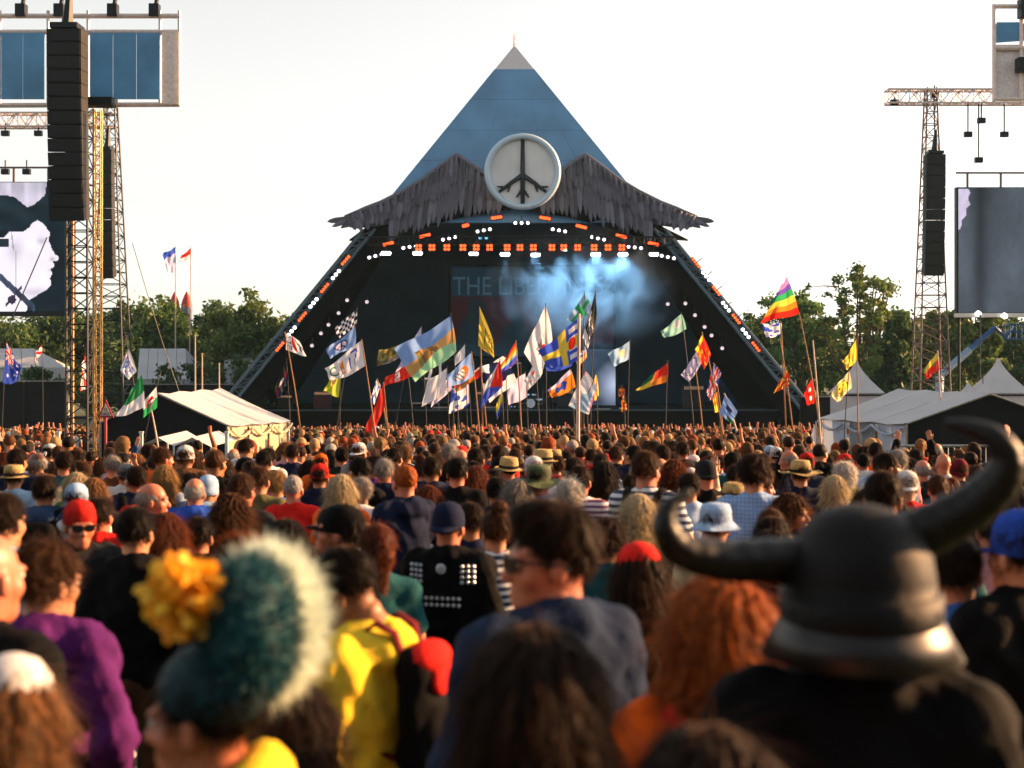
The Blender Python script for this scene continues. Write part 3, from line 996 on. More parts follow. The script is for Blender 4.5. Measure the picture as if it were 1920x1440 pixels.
for sx, z in ((-.9, 1.25), (.9, 1.35), (-.45, 1.5), (.5, 1.45)):
    m_ = MB(); m_.lathe([(.01, .03), (.1, .02), (.27, 0)], 18, p + Vector((sx, .15, z))); q = m_.build('cymbal', mat('brass', '#a88338', rough=.25, metal=1), kit)
    m_ = MB(); m_.bar(p + Vector((sx, .15, .01)), p + Vector((sx, .15, z)), .015); m_.build('stand', M_chrome, q)
for u, lab in ((940, 'microphone stand left of the drum kit'), (1045, 'microphone stand right of the drum kit')):
    p = on_deck(u, 100); r_ = empty('microphone_stand', p, 0, lab, 'microphone stand', 'microphone stands on the stage')
    m_ = MB(); m_.bar(p, p + Vector((0, 0, 1.55)), .02); m_.lathe([(.16, 0), (.16, .02), (.02, .04)], 14, p); m_.build('pole', M_dark_steel, r_)
    m_ = MB(); m_.tube([p + Vector((0, 0, 1.55)), p + Vector((0, -.15, 1.62))], [.02, .035], 8); m_.build('microphone', M_chrome, r_)
for (u, v, w_) in ((798, 756, 50), (830, 764, 36), (918, 764, 26), (1130, 767, 30), (966, 681, 22)):
    a = P(u - w_ / 2, v, 99); b = P(u + w_ / 2, v, 99)
    m_ = MB(); m_.box(((a.x + b.x) / 2, 99, a.z), (b.x - a.x, .08, .1)); 
    for q in (a, b): m_.bar((q.x, 99, ZD), (q.x, 99, a.z - .05), .03)
    thing_mesh(m_, 'riser_frame', M_alu, ((a.x + b.x) / 2, 99, ZD), {798: 'long pale riser bar at the left front of the stage', 830: 'shorter pale riser bar below the long one', 918: 'pale riser bar left of the drum kit',
               1130: 'pale riser bar under the video panel', 966: 'raised pale cross bar above the drum kit'}[u], 'riser', 'pale riser bars on the stage')

# ------------------------------------------------------------------ stage lamps
M_orange = mat('lamp_orange', '#ff7a40', emit=(1.0, .115, .025), estr=.52, var=0)
M_orange_core = mat('lamp_orange_core', '#ffb080', emit=(1.0, .3, .12), estr=1, var=0)
M_whitelamp = mat('lamp_white', '#ffffff', emit=(.92, .86, 1.0), estr=1.1, var=0)
M_flood = mat('lamp_flood', '#ffffff', emit=(.85, .9, 1.0), estr=2.6, var=0)
M_unlit_glow = mat('unlit_lens_glow', '#d8c8cc', emit=(.75, .66, .72), estr=.17, var=.1)  # unlit lenses given a faint glow to look pale
M_bluelamp = mat('lamp_blue', '#60b0d0', emit=(.15, .5, .75), estr=.35, var=0)
M_house = mat('lamp_housing', '#0c0e10', rough=.5)
ORD = ['first', 'second', 'third', 'fourth', 'fifth', 'sixth', 'seventh', 'eighth', 'ninth', 'tenth', 'eleventh', 'twelfth', 'thirteenth', 'fourteenth', 'fifteenth', 'sixteenth']
_cache = {}
def shared(key, fn):
    if key not in _cache: _cache[key] = fn()
    return _cache[key]
def part(name, me, m, parent, loc=(0, 0, 0), rot=(0, 0, 0), scale=None, m2=None):
    o = bpy.data.objects.new(name, me)
    if not me.materials:
        me.materials.append(m)
        if m2 is not None: me.materials.append(m2)
    o.material_slots[0].link = 'OBJECT'; o.material_slots[0].material = m
    if m2 is not None: o.material_slots[1].link = 'OBJECT'; o.material_slots[1].material = m2
    link(o, parent); o.location = loc; o.rotation_euler = rot
    if scale is not None: o.scale = scale
    return o
def mk_box(sx, sy, sz):
    def f():
        m_ = MB(); m_.box((0, 0, 0), (sx, sy, sz)); return m_.mesh('housing')
    return f
def mk_lens(r):
    def f():
        m_ = MB(); m_.lathe([(.01, -.03), (r * .6, -.025), (r, 0), (r, .05)], 12); me = m_.mesh('lens', smooth=True)
        me.transform(Matrix.Rotation(R(90), 4, 'X').inverted()); me.transform(Matrix.Diagonal((1, -1, 1, 1)))
        me.update(); return me
    return f
def lamp_thing(name, u, v, d, label, group, cells, hw, hh, m, lr, tilt=0.0):
    p = P(u, v, d)
    r_ = empty(name, p, 0, label, 'stage light', group)
    r_.rotation_euler = (0, tilt, 0)
    part('housing', shared(('box', hw, hh), mk_box(hw, .3, hh)), M_house, r_, (0, .18, 0))
    part('bracket', shared(('brk',), mk_box(.06, .06, .5)), M_house, r_, (0, .2, hh / 2 + .2))
    for (cx, cz) in cells:
        part('lens', shared(('lens', lr), mk_lens(lr)), m, r_, (cx, -.02, cz))
    return r_
DL = 101.5
for i, u in enumerate((785, 810, 838, 868, 893, 918, 951, 975, 1000, 1035, 1057, 1083, 1114, 1140, 1166)):
    c = .125
    lamp_thing('blinder_light', u, 464, DL, ORD[i] + ' orange four-cell blinder from the left in the long overhead row', 'orange blinders in the overhead row',
               [(-c, c), (c, c), (-c, -c), (c, -c)], .56, .56, M_orange, .115)
for i, (u, v) in enumerate(((724, 475), (783, 475), (888, 476), (947, 477), (1004, 478), (1117, 477), (1168, 477), (1226, 477))):
    lamp_thing('flood_light', u, v, DL, ORD[i] + ' white flood lamp from the left just under the blinders', 'white floods under the blinders', [(-.22, 0), (0, 0), (.22, 0)], .8, .34,
               M_flood if i in (0, 1, 3, 5, 6) else M_whitelamp, .14)
def barcells(n, s): return [((k - (n - 1) / 2) * s, 0) for k in range(n)]
arch_bars = ((931, 408, -8), (1022, 409, 10), (873, 423, -12), (1090, 425, 14), (797, 442, -14), (1165, 443, 14), (728, 457, -14), (1225, 457, 12))
nm_ = {931: 'orange bar lamp just left of the emblem', 1022: 'orange bar lamp just right of the emblem', 873: 'short orange bar lamp under the left wing root', 1090: 'orange bar lamp under the right wing root',
       797: 'orange bar lamp under the middle of the left wing', 1165: 'orange bar lamp under the middle of the right wing', 728: 'orange bar lamp under the left wing tip', 1225: 'orange bar lamp under the right wing tip'}
for u, v, t in arch_bars:
    lamp_thing('bar_light', u, v, 102, nm_[u], 'orange bars under the wings', barcells(4, .2 if u != 873 else .1), .9 if u != 873 else .5, .3, M_orange, .12, R(t))
for u, v, t, lab in ((978, 418, 0, 'trio of white lamps under the emblem'), (907, 432, -10, 'trio of white lamps left of the emblem trio'), (1048, 432, 10, 'trio of white lamps right of the emblem trio'),
                     (842, 447, -12, 'trio of white lamps under the left wing centre'), (1121, 447, 12, 'trio of white lamps under the right wing centre'), (704, 480, -14, 'trio of white lamps at the far left of the rig'),
                     (768, 463, -10, 'trio of white lamps left of the first blinder'), (1190, 464, 6, 'trio of white lamps right of the last blinder'), (1252, 482, 12, 'trio of white lamps at the far right of the rig')):
    lamp_thing('trio_light', u, v, 102, lab, 'white lamp trios under the wings', barcells(3, .46), 1.35, .26, M_whitelamp, .11, R(t))
lamp_thing('trio_light', 906, 446, 102, 'pair of dim blue lamps under the left wing root', 'white lamp trios under the wings', barcells(2, .46), .9, .26, M_bluelamp, .12)
for k, (u, v) in enumerate(((648, 488), (609, 540), (567, 594), (525, 650))):
    lamp_thing('bar_light', u, v, 97, ORD[k] + ' orange lamp strip from the top along the left leg', 'orange strips on the stage legs', barcells(4, .22), .98, .2, M_orange, .1, R(-50))
for k, (u, v) in enumerate(((1305, 493), (1343, 545), (1380, 598), (1417, 650))):
    lamp_thing('bar_light', u, v, 97, ORD[k] + ' orange lamp strip from the top along the right leg', 'orange strips on the stage legs', barcells(4, .22), .98, .2, M_orange, .1, R(52))
for k, (u, v) in enumerate(((630, 515), (588, 568), (547, 621))):
    lamp_thing('trio_light', u, v, 97, ORD[k] + ' white lamp trio from the top along the left leg', 'white trios on the stage legs', barcells(3, .33), 1.0, .22, M_whitelamp, .12, R(-50))
for k, (u, v) in enumerate(((1324, 518), (1361, 575), (1398, 625))):
    lamp_thing('trio_light', u, v, 97, ORD[k] + ' white lamp trio from the top along the right leg', 'white trios on the stage legs', barcells(3, .33), 1.0, .22, M_whitelamp, .12, R(52))
for s, L in (('left', ((651, 563), (688, 566), (635, 587), (616, 609), (602, 625), (585, 648))), ('right', ((1252, 570), (1285, 569), (1303, 591), (1321, 613), (1334, 629), (1354, 653)))):
    for k, (u, v) in enumerate(L):
        lamp_thing('spot_light', u, v, 98.5, ORD[k] + ' unlit pale spot lamp from the top inside the ' + s + ' leg', 'pale spots inside the legs', [(0, 0)], .24, .24, M_unlit_glow, .13)
# rig trusses carrying the lamps
def rig(u0, u1, v, d, label, w_=.6):
    a, b = P(u0, v, d), P(u1, v, d)
    r_ = empty('lighting_truss', (a + b) / 2, 0, label, 'truss', 'lighting trusses in the stage roof')
    m_ = MB(); lattice(m_, a, b, w_, w_, 30, .04, .02, braces=False); m_.build('chords', M_dark_steel, r_)
    m_ = MB(); lattice(m_, a, b, w_, w_, 30, .04, .02, chords=False); m_.build('bracing', M_dark_steel, r_)
rig(690, 1265, 452, DL + .5, 'long horizontal lighting truss above the blinders')
# spots at the floods, and one added at a blinder to light the smoke
for k, (u, v, tu, tv, e, ang) in enumerate(((947, 477, 945, 640, 1600, 30), (1004, 478, 1010, 640, 700, 120), (1060, 470, 1075, 600, 800, 130), (1117, 477, 1135, 640, 850, 130), (1168, 477, 1150, 640, 800, 130))):
    L_ = bpy.data.lights.new('smoke_spot', 'SPOT'); L_.energy = e; L_.color = (.32, .66, 1.0); L_.spot_size = R(ang); L_.spot_blend = .8; L_.shadow_soft_size = .15
    o = bpy.data.objects.new('smoke_spot', L_); COL.objects.link(o)
    a, b = P(u, v, DL - .15), P(tu, tv, 103.5); o.location = a
    o.rotation_euler = (a - b).to_track_quat('Z', 'Y').to_euler()
# stage smoke
m_ = MB(); a, b = P(860, 420, 100.6), P(1310, 665, 100.6)
m_.box(((a.x + b.x) / 2, 103.0, (a.z + b.z) / 2), (b.x - a.x, 3.6, a.z - b.z))
sm = bpy.data.materials.new('stage_smoke'); sm.use_nodes = True; n, l = sm.node_tree.nodes, sm.node_tree.links
n.remove(n['Principled BSDF']); pvn = n.new('ShaderNodeVolumePrincipled'); l.new(pvn.outputs[0], n['Material Output'].inputs['Volume'])
tc = n.new('ShaderNodeTexCoord'); nz = n.new('ShaderNodeTexNoise'); nz.inputs['Scale'].default_value = .34; nz.inputs['Detail'].default_value = 6; nz.inputs['Distortion'].default_value = 1.2
l.new(tc.outputs['Object'], nz.inputs['Vector'])
mr = n.new('ShaderNodeMapRange'); mr.inputs['From Min'].default_value, mr.inputs['From Max'].default_value = .42, .75; mr.inputs['To Max'].default_value = .4
l.new(nz.outputs['Fac'], mr.inputs['Value'])
gr = n.new('ShaderNodeTexGradient'); gr.gradient_type = 'SPHERICAL'; mp = n.new('ShaderNodeMapping')
mp.inputs['Location'].default_value = (-.04, 0, -.02); mp.inputs['Scale'].default_value = (1 / 7.6, 1 / 2.8, 1 / 5.0)
l.new(tc.outputs['Object'], mp.inputs[0]); l.new(mp.outputs[0], gr.inputs[0])
mu = n.new('ShaderNodeMath'); mu.operation = 'MULTIPLY'; l.new(mr.outputs[0], mu.inputs[0]); l.new(gr.outputs['Fac'], mu.inputs[1])
mu2 = n.new('ShaderNodeMath'); mu2.operation = 'MULTIPLY'; mu2.inputs[1].default_value = 2.0; l.new(mu.outputs[0], mu2.inputs[0])
l.new(mu2.outputs[0], pvn.inputs['Density']); pvn.inputs['Color'].default_value = (.72, .82, .9, 1)
cen = Vector(((a.x + b.x) / 2, 103.0, (a.z + b.z) / 2))
o = m_.build('smoke', sm, None, origin=cen); o.location = cen
tag(o, 'drifting blue-lit smoke above the stage', 'smoke', kind='stuff')

# ================================================================== screens, towers, speakers
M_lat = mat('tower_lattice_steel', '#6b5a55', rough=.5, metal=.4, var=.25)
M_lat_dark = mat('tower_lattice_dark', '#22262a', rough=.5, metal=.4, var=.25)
M_golden_lit = mat('golden_lit_steel', '#b08a52', rough=.5, metal=.2, var=.2)  # golden sunlight on the mast is put into the steel colour
M_spk = mat('speaker_black', '#0d1114', rough=.65, var=.2)
M_grill = mat('speaker_grille', '#161b1f', rough=.8, var=.3, scale=30)
M_panel_blue = mat('blue_panel_mesh', '#4f8ab8', rough=.5, var=.2, scale=.6)
M_pink_steel = mat('pale_pink_steel', '#cfc0bd', rough=.5, metal=.2, var=.12)

def lattice_tower(u, vt, d, w0, w1, label, m, bays=22, topw=None):
    top = P(u, vt, d); base = Vector((top.x, d, gz(d)))
    r_ = empty('lattice_tower', base, 0, label, 'tower')
    pts = lattice(MB(), base, top, w0, w1, bays)
    for k in range(4):
        m_ = MB(); m_.bar(pts[k](0), pts[k](1), .06, 6); m_.build('leg', m, r_)
    m_ = MB(); lattice(m_, base, top, w0, w1, bays, .06, .03, chords=False); m_.build('bracing', m, r_)
    return r_, base, top
def line_array(u0, u1, v0, v1, d, label, n=11, curve=.25):
    a, b = P((u0 + u1) / 2, v0, d), P((u0 + u1) / 2, v1, d)
    wd = (u1 - u0) / FPX * d; h = (a.z - b.z) / n
    r_ = empty('line_array', b, 0, label, 'loudspeaker', 'hanging line arrays')
    for i in range(n):
        f = (i + .5) / n
        z = b.z + h * (i + .5)
        yy = d + curve * (1 - f) ** 2 * 1.5 - (0 if True else 0)
        rot = Matrix.Rotation(R(16) * (1 - f) ** 1.5, 3, 'X')
        m_ = MB(); m_.box((a.x, yy, z), (wd, .75, h * .96), rot); c = m_.build('cabinet', M_spk, r_)
        m_ = MB(); m_.box(Vector((a.x, yy, z)) + rot @ Vector((0, -.39, 0)), (wd * .94, .03, h * .8), rot); m_.build('grille', M_grill, c)
    m_ = MB(); m_.box((a.x, d, a.z + .12), (wd * .8, .9, .18)); m_.tube([(a.x, d, a.z + .2), (a.x + .1, d, a.z + 1.6)], [.22, .08], 6); m_.build('flying_frame', M_dark_steel, r_)
    return r_

# right side: tower, array, beam, screen
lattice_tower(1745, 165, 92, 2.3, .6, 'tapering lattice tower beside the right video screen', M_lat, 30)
line_array(1734, 1770, 290, 515, 89.5, 'black line array hanging on the right lattice tower')
def beam(u0, u1, v, d, label, hang, w_=.9):
    a, b = P(u0, v, d), P(u1, v, d)
    r_ = empty('roof_beam', (a + b) / 2, 0, label, 'truss')
    m_ = MB(); pts = lattice(m_, a, b, w_, w_, 20, .06, .035, chords=False); m_.build('bracing', M_pink_steel, r_)
    for k in range(4):
        m_ = MB(); m_.bar(pts[k](0), pts[k](1), .07, 6); m_.build('chord', M_pink_steel, r_)
    for (u, v0, v1) in hang:
        p, q = P(u, v0, d), P(u, v1, d)
        m_ = MB(); m_.bar(p, q, .05); m_.box(q, (.5, .3, .35)); m_.build('hanger', M_dark_steel, r_)
    return r_
beam(1662, 2060, 182, 92, 'pale lattice beam carrying the right video screen', [(1752, 160, 178), (1677, 180, 192), (1840, 190, 226), (1815, 190, 252), (1883, 190, 252), (1835, 190, 300)])
def big_screen(u0, u1, v0, v1, d, fn, label, nxy, frame_m):
    a, b = P(u0, v0, d), P(u1, v1, d)
    r_ = empty('video_screen', ((a.x + b.x) / 2, d, b.z), 0, label, 'screen')
    screen_mesh('picture', u0, u1, v0, v1, d, nxy[0], nxy[1], fn, r_, M_screen)
    m_ = MB(); m_.box(((a.x + b.x) / 2, d + .3, (a.z + b.z) / 2), (b.x - a.x + .2, .5, a.z - b.z + .1)); m_.build('casing', M_dark_steel, r_)
    m_ = MB(); m_.box(((a.x + b.x) / 2, d + .1, b.z - .18), (b.x - a.x + .3, .7, .26)); m_.build('bottom_rail', frame_m, r_)
    for k in range(5):
        x = a.x + (b.x - a.x) * (k + .3) / 5
        m_ = MB(); m_.box((x, d + .2, a.z + .5), (.12, .12, 1.0)); m_.build('lug', M_lat, r_)
    m_ = MB(); m_.bar((a.x - .1, d + .2, a.z + 1), (b.x + .1, d + .2, a.z + 1), .07); m_.build('top_rail', M_lat, r_)
    for x in (a.x + .15, b.x - .15):
        m_ = MB(); m_.bar((x, d + .35, b.z - .2), (x, d + .35, gz(d)), .09); m_.build('support', M_dark_steel, r_)
    return r_
def scr_right(u, v):
    n = vnoise(u * .02, v * .012 + 4)
    band = math.exp(-((u - 1838) / 14) ** 2)
    c = np.array([.05, .062, .078]) * (.55 + .9 * n) * (1 - .55 * band)
    if u < 1817 - max(0, (v - 385)) * .42 + 2 * math.sin(v * .3) and 354 < v < 430: c = np.array([.50, .44, .58]) * (.8 + .3 * n)
    c = c * (1 + .25 * vnoise(u * .15, v * .1))
    return c
big_screen(1797, 2110, 352, 586, 91, scr_right, 'big dark grey video screen at the right edge', (150, 110), M_white_metal)
for u, v in ((1834, 588), (1883, 592)):
    p = P(u, v, 90.5); r_ = empty('work_light', p, 0, {1834: 'round white lamp on the left of the right screen bottom rail', 1883: 'round white lamp nearer the edge on the right screen bottom rail'}[u], 'lamp', 'round lamps on the right screen')
    m_ = MB(); m_.lathe([(.01, -.2), (.2, -.1), (.22, .05), (.05, .2)], 12, p); m_.build('bulb', mat('lamp_soft', '#ffffff', emit=(1, .95, .9), estr=.6, var=0), r_, smooth=True)
    m_ = MB(); m_.box(p + Vector((0, .25, .1)), (.1, .3, .1)); m_.build('bracket', M_dark_steel, r_)
# top-right sign box
p = P(1935, 100, 60)
r_ = empty('rigging_box', p, 0, 'white rigging head with blue panel cut by the top right corner', 'rigging')
m_ = MB()
for v in (12, 90, 186): m_.bar(P(1862, v, 60), P(2010, v, 60), .1)
for u in (1864, 1915, 1970): m_.bar(P(u, 8, 60), P(u, 190, 60), .09)
m_.build('frame', M_pink_steel, r_)
m_ = MB(); m_.slab([P(1868, 42, 60.1), P(2010, 42, 60.1), P(2010, 70, 60.1), P(1868, 80, 60.1)], .1); m_.build('blue_panel', M_panel_blue, r_)
m_ = MB(); m_.slab([P(1866, 84, 60.2), P(2010, 84, 60.2), P(2010, 185, 60.2), P(1866, 185, 60.2)], .1); m_.build('white_panel', mat('white_panel_mesh', '#c9c4c8', rough=.6), r_)
m_ = MB(); m_.box(P(1924, 16, 59.8), (.6, .5, .8)); m_.build('motor', M_dark_steel, r_)
m_ = MB(); m_.box(P(1922, 122, 59.8), (.7, .5, .6)); m_.build('motor', M_dark_steel, r_)
tw = P(2000, 100, 60); m_ = MB(); lattice(m_, (tw.x, 60.6, gz(60)), (tw.x, 60.6, tw.z + 2), .9, .9, 18, .06, .03); m_.build('mast', M_pink_steel, r_)

# left side: far tower with array, screen
lattice_tower(208, 170, 92, 2.6, .6, 'dark tapering lattice tower behind the golden-lit mast on the left', M_lat_dark, 30)
line_array(190, 212, 282, 520, 89.5, 'black line array hanging on the far left tower')
def poly_in(u, v, poly):
    c = False; j = len(poly) - 1
    for i in range(len(poly)):
        (x1, y1), (x2, y2) = poly[i], poly[j]
        if (y1 > v) != (y2 > v) and u < (x2 - x1) * (v - y1) / (y2 - y1) + x1: c = not c
        j = i
    return c
FACE = [(-60, 446), (8, 446), (18, 434), (44, 434), (56, 426), (60, 418), (70, 413), (82, 420), (93, 436), (92, 452), (97, 466), (103, 476), (110, 482), (108, 489), (99, 490), (102, 499), (95, 505), (98, 514), (94, 520), (96, 534), (88, 543), (72, 552), (54, 563), (48, 590), (-60, 590)]
SKYP = [(-60, 340), (88, 340), (84, 366), (66, 382), (52, 389), (40, 380), (28, 370), (10, 366), (-60, 368)]
def scr_left(u, v):
    n = vnoise(u * .05, v * .05); n2 = vnoise(u * .12 + 9, v * .04)
    hat = .5 + .5 * math.sin((v - .55 * u) * .12)
    c = np.array([.003, .012, .020]) * (.5 + .7 * n) + np.array([.006, .012, .016]) * hat * (1 if v < 430 and u < 90 else 0)
    if poly_in(u, v, SKYP): c = np.array([.60, .55, .66]) * (.65 + .5 * n2)
    if poly_in(u, v, FACE):
        sh = 1.0
        sh -= .30 * math.exp(-((u - 30) / 16) ** 2 - ((v - 470) / 22) ** 2)      # cheek hollow
        sh -= .35 * math.exp(-((u - 78) / 9) ** 2 - ((v - 452) / 6) ** 2)        # eye socket
        sh -= .45 * math.exp(-((u - 98) / 5) ** 2 - ((v - 486) / 4) ** 2)        # nostril
        sh -= .40 * math.exp(-((u - 97) / 6) ** 2 - ((v - 506) / 2.5) ** 2)      # lips
        sh -= .30 * math.exp(-((u - 66) / 26) ** 2 - ((v - 548) / 9) ** 2)       # jaw
        c = np.array([.86, .80, .90]) * max(.1, sh) * (.9 + .15 * n)
        if abs(u - 22 - (v - 440) * .12) < 1.5 and v < 470: c = c * .55
        if abs(u - 29) < 1.2 and 470 < v < 545: c = c * .6
        if 448 < v < 462 and u < 16: c = np.array([.01, .02, .03])
    if abs((v - 519) - u * .92) < 7.5 and u < 66: c = np.array([.02, .03, .05]) * (1 + 2 * n2)
    if math.hypot(u - 22, v - 562) < 8 or abs((v - 555) + (u - 26) * 1.2) < 3 and 10 < u < 40: c = np.array([.03, .02, .05])
    return c
big_screen(-190, 134, 342, 584, 91, scr_left, 'big video screen at the left edge showing a pale face in profile', (160, 110), M_dark_steel)
beam(-140, 215, 226, 92, 'pale lattice beam carrying the left video screen', [(10, 232, 250), (72, 232, 250), (10, 300, 322), (50, 300, 322)])

# near delay tower on the left
d = 50.0
base = Vector(((150 - 960) / FPX * d, d, gz(d)))
tw = empty('delay_tower', base, 0, 'lattice delay tower with blue panels and a golden-lit mast at the left', 'tower')
a = Vector((base.x, d, gz(d))); b = P(150, 200, d)
pts = lattice(MB(), a, b, .75, .75, 24)
for k in range(4):
    m_ = MB(); m_.bar(pts[k](0), pts[k](1), .045, 6); m_.build('leg', M_golden_lit if k in (1, 2) else M_lat_dark, tw)
m_ = MB(); lattice(m_, a, b, .75, .75, 24, .05, .022, chords=False); m_.build('bracing', M_lat_dark, tw)
yx = P(184, 300, 48.6)
a2 = Vector((yx.x, 48.6, gz(48.6))); b2 = P(184, 205, 48.6)
pts = lattice(MB(), a2, b2, .22, .22, 40)
for k in range(4):
    m_ = MB(); m_.bar(pts[k](0), pts[k](1), .022, 6); m_.build('mast_leg', M_golden_lit, tw)
m_ = MB(); lattice(m_, a2, b2, .22, .22, 40, .02, .013, chords=False); m_.build('mast_bracing', M_golden_lit, tw)
m_ = MB()
for v in (30, 60, 198): m_.bar(P(-80, v, d), P(338, v - (2 if v == 198 else 0), d), .09)
for u in (-60, 0, 90, 165, 300, 336): m_.bar(P(u, 20, d), P(u, 200, d), .06)
m_.build('head_frame', M_pink_steel, tw)
for u0, u1 in ((-80, 84), (168, 300)):
    n = 4 if u0 < 0 else 3
    for i in range(n):
        x0_, x1_ = u0 + (u1 - u0) * i / n + .6, u0 + (u1 - u0) * (i + 1) / n - .6
        m_ = MB(); m_.slab([P(x0_, 62, d - .1), P(x1_, 62, d - .1), P(x1_, 186, d - .1), P(x0_, 186, d - .1)], .06); m_.build('blue_panel', M_panel_blue, tw)
m_ = MB(); m_.slab([P(304, 60, d - .12), P(336, 60, d - .12), P(336, 196, d - .12), P(304, 196, d - .12)], .06); m_.build('pale_panel', mat('pale_mesh_panel', '#ddd6d4', rough=.7, trans=.3), tw)
for u in (40, 112, 212, 290):
    m_ = MB(); p = P(u, 20, d); m_.box(p, (.35, .35, .45)); m_.bar(p, p + Vector((.1, 0, .5)), .08); m_.build('motor', M_dark_steel, tw)
m_ = MB(); m_.box(P(185, 192, d - .3), (1.1, .6, .3)); m_.build('walkway', M_dark_steel, tw)
m_ = MB(); m_.box((base.x + .2, d, gz(d) + .35), (2.4, 2.2, .7)); m_.build('base', M_dark_steel, tw)
line_array(94, 158, 58, 410, 48.4, 'huge black line array hanging on the left delay tower', 14, .2)
# guy wires
for (u0, v0, u1, v1, dd, lab) in ((88, 445, -10, 640, 46, 'thin guy wire crossing the left video screen'), (248, 455, 330, 700, 70, 'thin guy wire right of the left towers'), (1838, 590, 1838, 730, 88, 'straight dark cable below the right screen')):
    m_ = MB(); a, b = P(u0, v0, dd), P(u1, v1, dd); b2 = b + (b - a) * ((gz(dd) - b.z) / (b.z - a.z))
    pt_ = [a.lerp(b2, f) + Vector((0, 0, -.5 * math.sin(math.pi * f) * (0 if u0 == u1 else 1))) for f in [i / 10 for i in range(11)]]
    m_.tube(pt_, .02 if dd < 80 else .045, 5)
    thing_mesh(m_, 'guy_wire', M_dark_pole, b2, lab, 'wire', 'thin guy wires')
# ================================================================== flags
M_flag = attr_mat('flag_cloth', rough=.75, trans=.5, var=.05, scale=2)
Cc = {k: np.array(lin(v)) for k, v in dict(white='#dfe0ea', black='#12161c', blue='#3a56c8', lblue='#7fa6e6', sky='#8fb4d8', yellow='#e0c84a', red='#dc2a1e', orange='#e8842a', green='#2f9a5c',
      teal='#8cc4bc', mint='#9ad8b0', tan='#d8a868', brown='#8a6a42', olive='#8f8648', navy='#1e2c5c', pink='#d87ab8', violet='#5a4ab0', cream='#e4d8a8', dred='#a01c2c', lilac='#c4c0e4', grey='#9a9ca4', lime='#c4cc40').items()}
FONT = {'T': '11111 00100 00100 00100 00100 00100 00100', '7': '11111 00001 00010 00010 00100 00100 00100', 'C': '01110 10001 10000 10000 10000 10001 01110', 'J': '00111 00010 00010 00010 00010 10010 01100',
        'I': '01110 00100 00100 00100 00100 00100 01110', 'M': '10001 11011 10101 10101 10001 10001 10001', 'A': '01110 10001 10001 11111 10001 10001 10001', 'P': '11110 10001 10001 11110 10000 10000 10000', 'X': '10001 10001 01010 00100 01010 10001 10001',
        'S': '01111 10000 10000 01110 00001 00001 11110', '6': '01110 10000 10000 11110 10001 10001 01110', 'F': '11111 10000 10000 11110 10000 10000 10000', 'L': '10000 10000 10000 10000 10000 10000 11111', 'D': '11110 10001 10001 10001 10001 10001 11110', '!': '00100 00100 00100 00100 00100 00000 00100',
        'B': '11110 10001 10001 11110 10001 10001 11110', 'O': '01110 10001 10001 10001 10001 10001 01110'}
def glyph(ch, x, y):
    """x, y in 0..1 inside the letter box"""
    if not (0 <= x < 1 and 0 <= y < 1) or ch not in FONT: return False
    return FONT[ch].split()[int(y * 7)][int(x * 5)] == '1'
def word(w, s, t, s0, s1, t0, t1, mirror=False):
    if not (s0 <= s <= s1 and t0 <= t <= t1): return False
    x = (s - s0) / (s1 - s0)
    if mirror: x = 1 - x
    x *= len(w); k = min(int(x), len(w) - 1)
    return glyph(w[k], (x - k) * 1.25, (t - t0) / (t1 - t0))
def stripes(cols, along='t'):
    def f(s, t):
        q = t if along == 't' else s
        return Cc[cols[min(int(q * len(cols)), len(cols) - 1)]]
    return f
def plain(c, shade=.0):
    return lambda s, t: Cc[c]
def ell(s, t, cs, ct, rs, rt): return ((s - cs) / rs) ** 2 + ((t - ct) / rt) ** 2
def p_heart(s, t):
    if .42 < s < .62 and ell(s, t, .52, .45, .11, .42) < 1: return Cc['red']
    if word('TIS', t, s, .05, .95, .08, .34): return Cc['black']
    if s > .7 and ell(s, t, .82, .5, .12, .32) < 1 and vnoise(s * 30, t * 14) > .5: return Cc['navy']
    return Cc['white']
def p_check(s, t): return Cc['white'] if (int(s * 8) + int(t * 5)) % 2 else Cc['navy'] * .5
def p_peace(s, t):
    x, y = (s - .52) * 1.5, t - .5
    r = math.hypot(x, y)
    if .27 < r < .34: return Cc['navy'] * .6
    if r < .31:
        if abs(x) < .03 or (y > 0 and abs(abs(x) - y) < .045): return Cc['navy'] * .6
        return Cc['lilac']
    return Cc['lblue']
def p_7tc(s, t):
    if word('7', s, t, .12, .32, .12, .75, True): return Cc['blue']
    if .34 < s < .37 and .3 < t < .8: return Cc['blue']
    if .52 < s < .62 and abs(t - .5) < .3 and vnoise(s * 40, t * 10) > .3: return Cc['orange']
    r = ell(s, t, .82, .5, .13, .32)
    if .55 < r < 1.0 and s > .74: return Cc['green'] * .5
    return Cc['white']
def p_isles(s, t):
    if t > .74 - .12 * math.sin(s * 5): return Cc['mint']
    w = .32 + .1 * math.sin(s * 4)
    if t > w and s < .66: 
        return Cc['brown'] * 1.1 if vnoise(s * 9, t * 5) > .66 else Cc['tan']
    if .62 < s < .76 and .38 < t < .8: return Cc['brown'] * .5 if abs(s - .66) < .02 or t < .43 else Cc['olive']
    if s > .66 and t > .55: return Cc['tan'] * .85
    return Cc['lblue']
def p_acm(s, t):
    if word('MCA', t, s, .62, .95, .2, .85, True): return Cc['black']
    if .3 < t < .5 and ell(s, t, .5, .42, .3, .05) < 1: return Cc['olive'] * .6
    return Cc['yellow'] * .8
def p_horse(s, t):
    if .42 < t < .6 and .3 < s < .75 and vnoise(s * 14, t * 14) > .5: return Cc['grey'] * .7
    if .58 < t < .74 and (abs(s - .5 + (t - .6) * .8) < .05 or abs(s - .66 + (t - .6) * .8) < .05): return Cc['dred']
    if .5 < t < .58 and abs(s - .52) < .07: return Cc['brown']
    return Cc['white']
